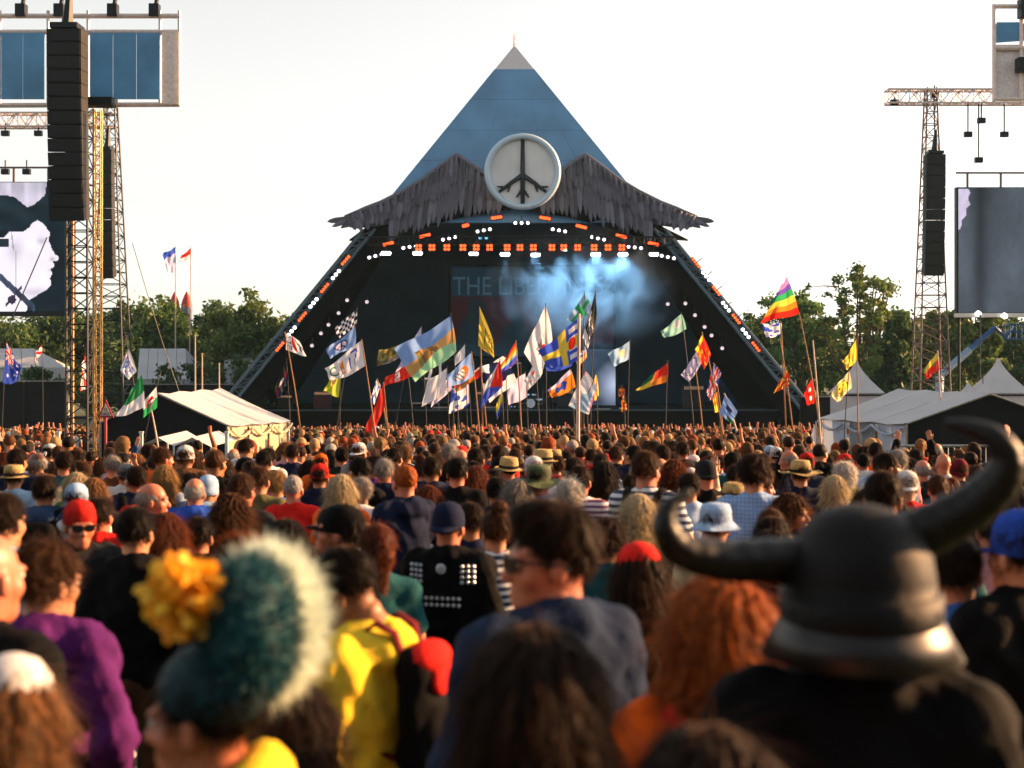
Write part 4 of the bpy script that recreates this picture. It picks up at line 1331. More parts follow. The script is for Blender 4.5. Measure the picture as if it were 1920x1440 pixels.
def p_cross_y(s, t):
    if .26 < t < .74 and s < .26 and ell(s, t, .16, .5, .09, .16) < 1: return Cc['red']
    if .3 < s < .5 or .38 < t < .62: return Cc['yellow']
    if s < .24: return Cc['white'] if (int(t * 9) % 2) else Cc['blue']
    return Cc['blue']
def p_gcross(s, t): return Cc['green'] if abs(s - .45) < .1 or abs(t - .5) < .12 else Cc['sky']
def p_black(s, t): return Cc['white'] if (word('PAXD', t, s, .1, .95, .3, .75) or s > .8) else Cc['black']
def p_spots(s, t):
    if ell(s, t, .35, .35, .1, .12) < 1 or ell(s, t, .65, .6, .1, .07) < 1 or ell(s, t, .2, .75, .05, .05) < 1: return Cc['red']
    return Cc['white']
rainbow = ['red', 'orange', 'yellow', 'sky', 'blue', 'violet']
def p_czech(s, t):
    if s < .55 and abs(t - .45) < .55 - s * .8: return Cc['red']
    return Cc['white'] if t < .45 else Cc['blue']
def p_emblem(s, t):
    if ell(s, t, .55, .55, .2, .26) < 1: return Cc['white'] if (int(s * 24) + int(t * 12)) % 3 else Cc['navy']
    if ell(s, t, .42, .55, .22, .3) < 1: return Cc['orange'] * .7
    return Cc['lblue']
def p_writing(s, t): return Cc['grey'] * .8 if int(t * 14) % 2 and .1 < s < .8 and hash2(int(s * 20), int(t * 14)) > .35 and .2 < t < .8 else Cc['lilac']
def p_fire(s, t):
    if t > .55 and s > .3: return Cc['brown'] if vnoise(s * 12, t * 8) > .5 else Cc['orange']
    return Cc['red'] if t > .2 else Cc['cream']
def p_lattice(s, t):
    return Cc['navy'] * .7 if (vnoise(s * 6 + 3, t * 5) > .52 and t < .7) else Cc['white']
def p_dragon(s, t):
    if ell(s, t, .5, .5, .28, .2 + .1 * math.sin(s * 20)) < 1: return Cc['blue'] * .7
    return Cc['lilac'] if t < .25 else Cc['orange']
def p_pastel(s, t):
    n = vnoise(s * 3 + 2, t * 4)
    if abs(t - .62) < .03 and s < .4: return Cc['dred']
    return Cc['sky'] if n > .6 else (Cc['pink'] if n < .2 else Cc['white'])
def p_LIL(s, t):
    if word('LIL', s, t, .06, .98, .12, .9, True): return Cc['white']
    return Cc['black']
def p_tealflag(s, t): return Cc['white'] * .9 if ell(s, t, .28, .4, .14, .28) < 1 else Cc['teal']
def p_sun(s, t): return Cc['cream'] if ell(s, t, .4, .45, .2, .25) < 1 else Cc['sky'] * 1.05
def p_rasta(s, t):
    if s < .45 and t < .6: return Cc['red']
    if s < .5: return Cc['orange']
    return Cc['green'] * .5 if t < .5 else Cc['yellow']
def p_redgold(s, t): return Cc['yellow'] if t < .12 + .1 * s else (Cc['orange'] if vnoise(s * 6, t * 7) > .62 else Cc['red'])
def p_outline(s, t): return Cc['black'] if abs(ell(s, t, .5, .4, .34, .42) - 1) < .1 else Cc['lilac']
def p_union(s, t):
    x, y = s - .5, t - .5
    if abs(x) < .07 or abs(y) < .1: return Cc['red']
    if abs(x) < .12 or abs(y) < .17: return Cc['white']
    dd = min(abs(x - y), abs(x + y))
    if dd < .035: return Cc['red']
    if dd < .1: return Cc['white']
    return Cc['blue'] * .8
def p_square(s, t):
    if .25 < s < .55 and .3 < t < .7: return Cc['navy'] * 1.6
    if s > .75 and t > .55: return Cc['green'] * .5
    return Cc['lblue'] * 1.1
def p_orange(s, t): return Cc['yellow'] if vnoise(s * 9, t * 7) > .66 else Cc['orange'] * .95 if vnoise(s * 4, t * 5) > .5 else Cc['red']
def p_nepal(s, t): return Cc['white'] if ell(s, t, .4, .3, .16, .1) < 1 or ell(s, t, .4, .72, .17, .11) < 1 else Cc['red']
def p_smiley(s, t):
    r = ell(s, t, .5, .48, .3, .36)
    if .85 < r < 1.1 or (.35 < r < .5 and t > .5): return Cc['olive'] * .35
    if ell(s, t, .42, .38, .035, .07) < 1 or ell(s, t, .6, .38, .035, .07) < 1: return Cc['black']
    return Cc['yellow'] * 1.15 if r < 1 else Cc['cream']
def p_yellowpic(s, t): return Cc['olive'] if s > .5 and vnoise(s * 10, t * 8) > .5 and .2 < t < .8 else Cc['yellow']
def p_spain(s, t): return Cc['yellow'] if t < .4 else (Cc['brown'] if ell(s, t, .35, .45, .12, .14) < 1 else Cc['red'])
def p_aus(s, t):
    if s < .55 and t < .42: return p_union(s / .55, t / .42)
    for (a, b) in ((.3, .75), (.75, .2), (.75, .5), (.6, .65), (.85, .7)):
        if ell(s, t, a, b, .05, .045) < 1: return Cc['white']
    return Cc['blue'] * .75
def p_blf(s, t): return Cc['blue'] if word('BLF', t, s, .12, .9, .2, .82) else Cc['white']
def p_greenwhite(s, t): return Cc['green'] * .75 if t < .5 + .1 * math.sin(s * 4) else Cc['white']
def p_welsh(s, t):
    if ell(s, t, .5, .45, .28, .28) < 1 and vnoise(s * 9, t * 9) > .35: return Cc['dred']
    return Cc['white'] if t < .5 else Cc['green']
def p_portrait(s, t):
    if t > .62: return Cc['navy'] * .5
    if ell(s, t, .5, .42, .2, .14) < 1: return Cc['white'] * .8
    return Cc['dred'] * .5 if .34 < t < .6 else Cc['black']
def p_fish(s, t): return Cc['olive'] * .4 if vnoise(s * 10, t * 6) > .55 else (Cc['olive'] if t < .7 else Cc['grey'] * .6)
def p_redbird(s, t): return Cc['white'] if .38 < s < .6 and vnoise(s * 14, t * 9) > .42 and .12 < t < .9 else Cc['red']
def p_limepic(s, t): return Cc['white'] if t < .3 and s < .5 else (Cc['brown'] if ell(s, t, .45, .38, .16, .14) < 1 else Cc['lime'])
def p_mix(s, t): return Cc['tan'] if t > .55 else (Cc['navy'] if vnoise(s * 7, t * 7) > .5 else Cc['lilac'])
def p_redwhite(s, t): return Cc['red'] if (s + t) % .9 < .35 else Cc['white']
def p_bluewhite(s, t): return Cc['blue'] if vnoise(s * 5, t * 6) > .5 else Cc['white']
def p_pale(s, t): return Cc['blue'] * .9 if t < .22 + .1 * s else Cc['lilac']
def p_redtip(s, t): return Cc['red'] if t < .55 else Cc['white']
def p_brown(s, t): return Cc['orange'] if vnoise(s * 5, t * 9) > .45 else Cc['brown'] * .5
def p_redtriple(s, t): return Cc['red']

# (label, hoist top, hoist bottom, fly bottom, fly top, pole top, pole bottom, metres away, painter, pole material)
FL = [
 ('white flag with a red heart on a bending cane left of the stage', (534, 624), (536, 656), (575, 668), (561, 638), (534, 622), (565, 815), 48, p_heart, 0),
 ('dark portrait banner hanging beside the red-heart flag', (534, 680), (541, 712), (524, 745), (513, 738), (537, 672), (545, 810), 62, p_portrait, 2),
 ('black and white chequered flag left of centre', (669, 579), (668, 612), (636, 632), (628, 615), (670, 576), (632, 800), 46, p_check, 2),
 ('light blue flag with a peace sign below the chequered flag', (666, 612), (666, 648), (618, 671), (612, 656), None, None, 46, p_peace, 2),
 ('large white flag with a blue seven, orange mark and green ring', (678, 638), (684, 687), (619, 716), (608, 692), (678, 636), (707, 850), 40, p_7tc, 0),
 ('lime and white flag under the white flag with the blue seven', (638, 684), (635, 745), (607, 732), (617, 715), (639, 682), (637, 810), 54, p_limepic, 2),
 ('long plain red flag hanging low left of centre', (718, 722), (722, 752), (700, 806), (687, 801), (719, 716), (729, 840), 44, p_redtriple, 0),
 ('tall pale blue strip hanging beside the plain red flag', (706, 712), (713, 722), (702, 752), (696, 744), (707, 710), (719, 760), 45, p_bluewhite, 0),
 ('small red flag with a white bird', (764, 683), (769, 703), (726, 719), (729, 705), (764, 681), (742, 800), 52, p_redbird, 2),
 ('olive fish-shaped flag left of the big island flag', (757, 645), (756, 664), (713, 683), (717, 655), (758, 643), (775, 800), 56, p_fish, 2),
 ('white flag peeking out behind the big island flag', (790, 612), (785, 672), (748, 690), (757, 668), (790, 610), (800, 800), 58, plain('lilac'), 2),
 ('big blue, tan and green flag, largest left of centre', (845, 593), (854, 650), (788, 697), (753, 648), (845, 586), (862, 830), 40, p_isles, 2),
 ('black banner with big white letters behind the flags', (860, 672), (857, 705), (774, 706), (777, 683), (861, 668), (858, 810), 60, p_LIL, 2),
 ('white banner of small handwriting below the big island flag', (846, 700), (847, 725), (813, 756), (818, 738), (847, 697), (851, 800), 56, p_writing, 2),
 ('narrow yellow flag with black capitals in front of the backdrop', (900, 577), (921, 630), (923, 657), (897, 636), (899, 575), (905, 800), 50, p_acm, 0),
 ('crumpled white flag just below the big island flag', (838, 690), (832, 735), (797, 752), (806, 712), (838, 686), (842, 800), 51, plain('white'), 2),
 ('white flag with pale blue patches low at the centre left', (878, 712), (880, 752), (846, 768), (852, 728), (878, 708), (884, 800), 53, p_bluewhite, 2),
 ('white flag right of the red triangle flag', (985, 700), (988, 738), (958, 752), (955, 716), (985, 696), (990, 800), 55, plain('lilac'), 2),
 ('plain white pennant left of the light blue emblem flag', (872, 645), (871, 668), (855, 680), (857, 664), (872, 643), (876, 800), 52, plain('white'), 2),
 ('light blue flag with an orange and white emblem', (884, 661), (889, 698), (850, 718), (843, 699), (884, 659), (898, 800), 48, p_emblem, 0),
 ('red and orange flag tucked under the light blue emblem flag', (900, 688), (901, 703), (861, 728), (858, 714), (900, 685), (912, 800), 50, p_fire, 0),
 ('white flag with navy strokes behind the small rainbow flag', (946, 666), (966, 708), (922, 742), (900, 690), (947, 664), (952, 800), 54, p_lattice, 2),
 ('small rainbow flag at the centre', (967, 641), (970, 672), (941, 694), (942, 681), (967, 638), (978, 815), 44, stripes(rainbow), 0),
 ('flag with a red triangle over blue and white at the centre', (937, 675), (942, 717), (905, 752), (913, 716), (937, 672), (946, 830), 42, p_czech, 2),
 ('yellow and blue strip hanging under the red triangle flag', (941, 735), (942, 765), (933, 781), (931, 757), (942, 733), (944, 810), 46, stripes(['yellow', 'lime', 'blue', 'navy']), 2),
 ('tall white kite-shaped flag with a red-legged figure', (1023, 571), (1034, 628), (1014, 688), (988, 647), (1023, 568), (1025, 840), 40, p_horse, 2),
 ('white flag with red spots below the white kite flag', (1003, 680), (1016, 697), (992, 725), (985, 710), (1004, 678), (1012, 800), 48, p_spots, 2),
 ('bright blue flag with a yellow cross on the thick pale pole', (1082, 598), (1083, 665), (1036, 680), (1018, 652), (1086, 588), (1083, 862), 27, p_cross_y, 1),
 ('plain deep blue flag under the yellow-cross flag', (1078, 662), (1072, 684), (1034, 693), (1029, 684), None, None, 27.4, plain('blue'), 1),
 ('pale flag with a green cross above the thick pole', (1096, 549), (1108, 575), (1086, 598), (1067, 594), (1096, 547), (1090, 800), 46, p_gcross, 2),
 ('black flag with white letters at the smoky right of centre', (1116, 548), (1117, 600), (1104, 637), (1096, 622), (1117, 545), (1106, 830), 44, p_black, 2),
 ('small patched flag right of the thick pale pole', (1097, 648), (1100, 666), (1086, 683), (1082, 672), (1097, 644), (1094, 800), 48, p_mix, 2),
 ('orange flag with a blue beast', (1070, 692), (1078, 721), (1040, 740), (1032, 727), (1070, 690), (1077, 800), 46, p_dragon, 2),
 ('pastel white flag low on the thick pale pole', (1098, 695), (1117, 722), (1103, 765), (1070, 750), (1098, 693), (1102, 800), 30, p_pastel, 2),
 ('slim yellow flag beside the pastel white flag', (1118, 699), (1122, 735), (1115, 745), (1113, 720), (1118, 697), (1121, 810), 50, plain('yellow'), 2),
 ('white flag with a faint sun right of centre', (1181, 639), (1179, 673), (1152, 686), (1140, 664), (1181, 636), (1177, 800), 46, p_sun, 2),
 ('pale teal flag high at the right of the stage', (1278, 588), (1287, 617), (1245, 635), (1238, 622), (1277, 584), (1300, 790), 44, p_tealflag, 2),
 ('red, orange and green flag streaming low at the right', (1252, 680), (1251, 716), (1191, 731), (1203, 719), (1252, 675), (1248, 810), 44, p_rasta, 2),
 ('bunched red and gold flag on a leaning cane', (1317, 627), (1333, 665), (1320, 694), (1303, 656), (1316, 622), (1358, 830), 42, p_redgold, 0),
 ('long lilac flag with a black outline under the red and gold flag', (1307, 658), (1316, 680), (1291, 718), (1276, 703), (1304, 690), (1318, 810), 44, p_outline, 0),
 ('red, white and blue crossed flag hanging from a leaning cane', (1339, 682), (1353, 700), (1332, 753), (1324, 735), (1338, 680), (1356, 810), 43, p_union, 0),
 ('pale blue flag with a dark square near the crowd', (1359, 739), (1383, 772), (1372, 794), (1349, 775), (1358, 737), (1384, 820), 42, p_square, 1),
 ('string of yellow and orange pennants under the crossed flag', (1345, 735), (1347, 772), (1340, 772), (1336, 742), (1345, 732), (1352, 810), 43, stripes(['orange', 'yellow', 'orange', 'lime', 'yellow']), 0),
 ('small orange and brown flag low beside the video panel', (1170, 738), (1176, 768), (1164, 772), (1166, 748), (1170, 736), (1172, 800), 48, p_brown, 2),
 ('flame orange flag by the right stage leg', (1477, 692), (1480, 722), (1450, 738), (1461, 717), (1462, 632), (1487, 810), 44, p_orange, 0),
 ('blue and white flag behind the big rainbow flag', (1466, 606), (1463, 628), (1436, 634), (1428, 606), (1463, 602), (1466, 640), 46, p_bluewhite, 0),
 ('big rainbow flag flying against the sky at the right', (1475, 518), (1499, 588), (1426, 604), (1462, 542), (1498, 585), (1542, 835), 40, stripes(['pink', 'violet', 'green', 'yellow', 'orange', 'red']), 0),
 ('small red flag with two white emblems on a pale pole', (1522, 710), (1527, 756), (1513, 758), (1508, 736), (1524, 638), (1540, 850), 36, p_nepal, 1),
 ('yellow flag with a printed picture above the smiley flag', (1605, 637), (1607, 674), (1588, 694), (1580, 680), (1606, 635), (1609, 800), 44, p_yellowpic, 0),
 ('pale yellow flag with a smiley face', (1592, 695), (1597, 727), (1569, 754), (1557, 737), (1592, 690), (1584, 800), 42, p_smiley, 2),
 ('yellow and red flag in front of the right lattice tower', (1758, 660), (1763, 692), (1735, 711), (1733, 692), (1758, 657), (1765, 790), 46, p_spain, 1),
 ('blue southern-cross flag at the left edge', (12, 642), (4, 718), (36, 716), (40, 690), (12, 638), (2, 850), 40, p_aus, 2),
 ('small red and white flag above the left scrim fence', (79, 646), (80, 660), (69, 674), (66, 662), (79, 644), (81, 800), 70, p_redwhite, 2),
 ('white and red flag seen through the left lattice tower', (160, 664), (163, 728), (151, 731), (153, 688), (160, 660), (166, 820), 56, p_redwhite, 2),
 ('white flag with blue capitals right of the left towers', (241, 653), (256, 696), (240, 711), (226, 692), (232, 610), (262, 800), 46, p_blf, 2),
 ('green over white flag beside the left marquee', (266, 702), (271, 764), (218, 782), (238, 744), (302, 696), (270, 830), 36, p_greenwhite, 2),
 ('white and green flag with a red beast beside the left marquee', (293, 725), (295, 764), (267, 783), (271, 752), (282, 760), (298, 850), 35, p_welsh, 1),
 ('pale lilac flag high in the sky at the left', (328, 463), (328, 511), (314, 510), (304, 478), (329, 460), (329, 620), 120, p_pale, 1),
 ('small red-tipped flag high in the sky at the left', (358, 465), (356, 486), (334, 492), (340, 480), (358, 462), (356, 620), 120, p_redtip, 1),
 ('white flag lying over the crowd by the right marquee', (1528, 795), (1530, 835), (1520, 838), (1521, 815), (1530, 790), (1533, 840), 36, plain('white'), 1),
]
rngf = random.Random(11)
POLEM = [M_wood, M_pale_pole, M_dark_pole]
for (lab, ht, hb, fb, ft, pt, pb, d, fn, pm) in FL:
    wpx = max(math.dist(ht, ft), math.dist(hb, fb), math.dist(ht, hb))
    NX, NY = (56, 40) if wpx > 55 else (34, 26)
    dep = rngf.choice((-1, 1)) * rngf.uniform(.15, .45) * wpx / FPX * d
    ph, ph2 = rngf.uniform(0, 6), rngf.uniform(0, 6)
    if 700 < ht[0] < 1135:
        mx_ = lambda q, o: (o[0] + (q[0] - o[0]) * 1.16, o[1] + (q[1] - o[1]) * 1.16)
        fb, ft, hb = mx_(fb, ht), mx_(ft, ht), mx_(hb, ht)
    A, B = P(*ht, d), P(*hb, d)
    C_, D_ = P(*fb, d + dep), P(*ft, d + dep * rngf.uniform(.5, 1.2))
    size = wpx / FPX * d
    amp = size * .07
    cloth = MB()
    for j in range(NY + 1):
        t = j / NY
        for i in range(NX + 1):
            s = i / NX
            p = A.lerp(D_, s).lerp(B.lerp(C_, s), t)
            env = s ** .7 * (1 - .15 * t)
            p += Vector((0, 1, 0)) * amp * env * (math.sin(s * 9 + t * 3 + ph) + .5 * math.sin(s * 17 - t * 6 + ph2))
            p += Vector((0, 0, 1)) * amp * .6 * (env * math.sin(s * 6.3 + ph2 + t * 1.5) - .5 * math.sin(math.pi * s) * (.3 + t))
            p += Vector((1, 0, 0)) * amp * .35 * math.sin(math.pi * t) * (1 if s < .02 else .6 * math.sin(s * 8 + t * 5 + ph))
            cloth.v.append(tuple(p))
    for j in range(NY):
        for i in range(NX):
            k = j * (NX + 1) + i
            cloth.f.append((k, k + NX + 1, k + NX + 2, k + 1))
            cloth.c.append(fn((i + .5) / NX, (j + .5) / NY) * .95)
    if pt is None:
        o = cloth.build('flag', M_flag, None, origin=B, smooth=True, colors=True); o.location = B
        tag(o, lab, 'flag', 'flags flying over the crowd')
        continue
    T_, Bt = P(*pt, d), P(*pb, d)
    g = gz(d)
    foot = Bt + (Bt - T_) * ((g - Bt.z) / (Bt.z - T_.z)) if Bt.z > g else Bt
    # a held pole straightens towards the hands
    foot = Vector((Bt.x + (foot.x - Bt.x) * .6, d, g))
    r_ = empty('flag', foot, 0, lab, 'flag', 'flags flying over the crowd')
    cloth.build('cloth', M_flag, r_, smooth=True, colors=True)
    pr = {0: .022, 1: .03, 2: .016}[pm] * (d / 40) ** .6
    if pb[1] > 845 and pm == 1 and d < 30: pr = .042
    m_ = MB()
    bow = (Bt.x - T_.x) * .06
    pts = [T_.lerp(Bt, f) + Vector((bow * math.sin(math.pi * f), 0, 0)) for f in (0, .25, .5, .75, 1)] + [foot]
    m_.tube(pts, [pr * .6, pr * .7, pr * .8, pr * .9, pr, pr], 6)
    m_.build('pole', POLEM[pm], r_, smooth=True)
# ================================================================== people: sculpted from blended solids
def surface_nets(F, o, h):
    nx, ny, nz = F.shape
    ins = F < 0
    cs = (nx - 1, ny - 1, nz - 1)
    S = np.zeros(cs + (3,)); cnt = np.zeros(cs)
    cor = [(i, j, k) for i in (0, 1) for j in (0, 1) for k in (0, 1)]
    sl = lambda A, c: A[c[0]:c[0] + cs[0], c[1]:c[1] + cs[1], c[2]:c[2] + cs[2]]
    for a in cor:
        for ax in range(3):
            if a[ax] == 0:
                b = list(a); b[ax] = 1
                fa, fb = sl(F, a), sl(F, b)
                m = (fa < 0) != (fb < 0)
                t = np.where(m, fa / np.where(m, fa - fb, 1), 0)
                for q in range(3):
                    S[..., q] += m * (a[q] + (t if q == ax else 0))
                cnt += m
    act = cnt > 0
    idx = -np.ones(cs, dtype=np.int64); idx[act] = np.arange(act.sum())
    I = np.argwhere(act)
    V = (I + S[act] / cnt[act][:, None]) * h + np.array(o)
    Q = []
    for ax in range(3):
        A = np.swapaxes(ins, 0, ax) if ax else ins
        X = np.swapaxes(idx, 0, ax) if ax else idx
        ch = A[:-1, 1:-1, 1:-1] != A[1:, 1:-1, 1:-1]
        e = np.argwhere(ch)
        if not len(e): continue
        i, j, k = e[:, 0], e[:, 1] + 1, e[:, 2] + 1
        q = np.stack([X[i, j - 1, k - 1], X[i, j, k - 1], X[i, j, k], X[i, j - 1, k]], 1)
        st = A[i, j, k]
        if ax == 1: st = ~st
        if ax == 2: st = ~st
        q[~st] = q[~st][:, ::-1]
        Q.append(q)
    return V, np.concatenate(Q)

class Sculpt:
    def __init__(s): s.p = []
    def cone(s, a, b, ra, rb, k=.03, sub=False): s.p.append(('c', np.array(a, float), np.array(b, float), ra, rb, k, sub)); return s
    def ell(s, c, r, k=.03, sub=False, rot=None): s.p.append(('e', np.array(c, float), np.array(r, float), rot, 0, k, sub)); return s
    def cut(s, fn): s.p.append(('f', fn, None, 0, 0, 0, True)); return s
    def mesh(s, h, noise=None, bounds=None):
        lo = np.full(3, 9.); hi = np.full(3, -9.)
        for q in s.p:
            if q[0] == 'c':
                for c, r in ((q[1], q[3]), (q[2], q[4])):
                    if not q[6]: lo = np.minimum(lo, c - r); hi = np.maximum(hi, c + r)
            elif q[0] == 'e' and not q[6]:
                r = q[2] if q[3] is None else np.full(3, q[2].max())
                lo = np.minimum(lo, q[1] - r); hi = np.maximum(hi, q[1] + r)
        lo -= .035 + h * 2; hi += .035 + h * 2
        n = np.ceil((hi - lo) / h).astype(int) + 1
        ax = [lo[i] + h * np.arange(n[i]) for i in range(3)]
        F = np.full(n, .12)
        for q in s.p:
            if q[0] == 'f':
                X, Y, Z = np.meshgrid(*ax, indexing='ij', sparse=True)
                F = np.maximum(F, q[1](X, Y, Z)); continue
            if q[0] == 'c':
                a = np.minimum(q[1] - q[3], q[2] - q[4]); b = np.maximum(q[1] + q[3], q[2] + q[4])
            else:
                r = q[2] if q[3] is None else np.full(3, q[2].max())
                a, b = q[1] - r, q[1] + r
            i0 = np.clip(np.floor((a - .07 - lo) / h).astype(int), 0, n - 1); i1 = np.clip(np.ceil((b + .07 - lo) / h).astype(int) + 1, 1, n)
            if (i1 <= i0).any(): continue
            X, Y, Z = np.meshgrid(*[ax[i][i0[i]:i1[i]] for i in range(3)], indexing='ij')
            if q[0] == 'c':
                d = q[2] - q[1]; L = d @ d + 1e-9
                t = np.clip(((X - q[1][0]) * d[0] + (Y - q[1][1]) * d[1] + (Z - q[1][2]) * d[2]) / L, 0, 1)
                D = np.sqrt((X - q[1][0] - t * d[0]) ** 2 + (Y - q[1][1] - t * d[1]) ** 2 + (Z - q[1][2] - t * d[2]) ** 2) - (q[3] + (q[4] - q[3]) * t)
            else:
                x, y, z = X - q[1][0], Y - q[1][1], Z - q[1][2]
                if q[3] is not None:
                    m = q[3]
                    x, y, z = m[0][0] * x + m[1][0] * y + m[2][0] * z, m[0][1] * x + m[1][1] * y + m[2][1] * z, m[0][2] * x + m[1][2] * y + m[2][2] * z
                r = q[2]
                k0 = np.sqrt((x / r[0]) ** 2 + (y / r[1]) ** 2 + (z / r[2]) ** 2) + 1e-6
                k1 = np.sqrt((x / r[0] ** 2) ** 2 + (y / r[1] ** 2) ** 2 + (z / r[2] ** 2) ** 2) + 1e-6
                D = k0 * (k0 - 1) / k1
            G = F[i0[0]:i1[0], i0[1]:i1[1], i0[2]:i1[2]]
            k = q[5]
            if q[6]:
                D = -D; hh = np.clip(.5 - .5 * (D - G) / k * -1, 0, 1)
                hh = np.clip(.5 + .5 * (D - G) / k, 0, 1)
                N = G * (1 - hh) + D * hh + k * hh * (1 - hh)
            else:
                hh = np.clip(.5 + .5 * (D - G) / k, 0, 1)
                N = D * (1 - hh) + G * hh - k * hh * (1 - hh)
            F[i0[0]:i1[0], i0[1]:i1[1], i0[2]:i1[2]] = N
        if noise is not None:
            X, Y, Z = np.meshgrid(*ax, indexing='ij', sparse=True)
            F = F + noise(X, Y, Z)
        F[0], F[-1] = .1, .1; F[:, 0], F[:, -1] = .1, .1; F[:, :, 0], F[:, :, -1] = .1, .1
        return surface_nets(F, lo, h)

def to_mesh(name, parts, smooth=True):
    vs, fs, k = [], [], 0
    for V, Q in parts:
        vs.append(V); fs += [tuple(int(i) + k for i in q) for q in Q]; k += len(V)
    me = bpy.data.meshes.new(name)
    me.from_pydata(np.concatenate(vs).tolist(), [], fs)
    if smooth: me.polygons.foreach_set('use_smooth', [True] * len(me.polygons))
    me.update()
    return me

PIV = np.array([0, -.005, 1.515])       # neck pivot of the head
def head_solid(sex):
    s = Sculpt(); f = .95 if sex == 'f' else 1.0
    s.ell((0, -.012, .145), (.075 * f, .096, .090), .02)
    s.ell((0, .032, .085), (.061 * f, .066, .086), .03)
    s.ell((0, .064, .016), (.030 * f, .027, .020), .03)
    s.cone((0, .006, .03), (0, .055, .012), .05 * f, .03, .03)
    s.cone((0, .094, .112), (0, .112, .078), .009, .014, .014)
    for x in (-1, 1):
        s.ell((x * .009, .104, .072), (.009, .010, .008), .01)
        s.ell((x * .042 * f, .060, .082), (.022, .022, .022), .025)
        s.ell((x * .031, .087, .130), (.026, .012, .009), .014)
        s.ell((x * .078 * f, -.004, .098), (.010, .021, .033), .008)
        s.ell((x * .031, .103, .110), (.016, .012, .010), .008, sub=True)
    s.ell((0, .093, .046), (.023, .011, .006), .008)
    s.ell((0, .091, .034), (.020, .011, .007), .008)
    s.ell((0, .106, .0405), (.024, .010, .0018), .004, sub=True)
    s.cone((0, -.018, .06), (0, -.03, -.06), .054 * f, .058 * f, .03)
    return s.mesh(.0085)
HEADM = {}
def head_mesh(sex):
    if sex not in HEADM: HEADM[sex] = head_solid(sex)
    return HEADM[sex]
def hand_solid(curl):
    s = Sculpt()
    for i, x in enumerate((-.027, -.009, .009, .027)):
        s.cone((x * .55, 0, .01), (x, 0, .085), .015, .012, .014)
        L = (.066, .076, .07, .054)[i]
        a = (x, 0, .088); c1, c2 = curl * .9, curl * 1.9
        b = (x * 1.12, math.sin(c1) * L * .5, .088 + math.cos(c1) * L * .5)
        c = (x * 1.16, b[1] + math.sin(c2) * L * .5, b[2] + math.cos(c2) * L * .5)
        s.cone(a, b, .0095, .0088, .006); s.cone(b, c, .0088, .0072, .006)
    s.cone((-.012, .006, .025), (-.042, .018, .058), .014, .011, .01); s.cone((-.042, .018, .058), (-.05, .03 + .01 * curl, .09), .0105, .008, .006)
    s.cone((0, 0, -.03), (0, 0, .02), .024, .022, .012)
    return s.mesh(.006)
HANDS = {}
def hand_mesh(curl):
    if curl not in HANDS: HANDS[curl] = hand_solid(curl)
    return HANDS[curl]

ARMS = {'down': ((.245, -.015, 1.145), (.25, .055, .90), .5), 'raise': ((.285, .06, 1.60), (.235, .10, 1.86), .15), 'phone': ((.25, .20, 1.29), (.075, .32, 1.60), 1.1),
        'clap': ((.27, .20, 1.24), (.045, .37, 1.43), .1), 'pocket': ((.31, -.07, 1.16), (.21, .07, .985), .7), 'front': ((.25, .02, 1.14), (.11, .25, 1.14), 1.2),
        'point': ((.34, .16, 1.50), (.36, .32, 1.72), .4), 'side': ((.30, .0, 1.17), (.33, .12, .98), .5)}
POSES = {'std': ('down', 'down', 0, 0), 'relax': ('pocket', 'front', .05, -.25), 'armR': ('raise', 'down', -.12, 0), 'armL': ('down', 'raise', -.12, 0), 'arms2': ('raise', 'raise', -.15, 0), 'phone': ('phone', 'phone', -.05, 0),
         'clap': ('clap', 'clap', -.1, .15), 'lookL': ('down', 'front', 0, 1.15), 'lookR': ('front', 'down', 0, -1.0), 'lookdown': ('front', 'front', .55, .1), 'tilt': ('down', 'pocket', -.2, .35), 'point': ('point', 'down', -.1, -.2)}
def head_rot(pose):
    _, _, pit, yaw = POSES[pose]
    return np.array((Matrix.Rotation(yaw, 3, 'Z') @ Matrix.Rotation(-pit, 3, 'X')))
def dims(sex): return (.192, 1.43, 1.0) if sex == 'm' else (.170, 1.425, .88)
def arm_pts(pose, sex):
    sw, sz, k = dims(sex); out = []
    for side, nm in ((1, POSES[pose][0]), (-1, POSES[pose][1])):
        E_, W_, cu = ARMS[nm]
        g = sw / .192
        out.append((side, np.array((side * sw, -.005, sz)), np.array((side * E_[0] * g, E_[1], E_[2])), np.array((side * W_[0] * g, W_[1], W_[2])), cu, nm))
    return out
BOD = {}
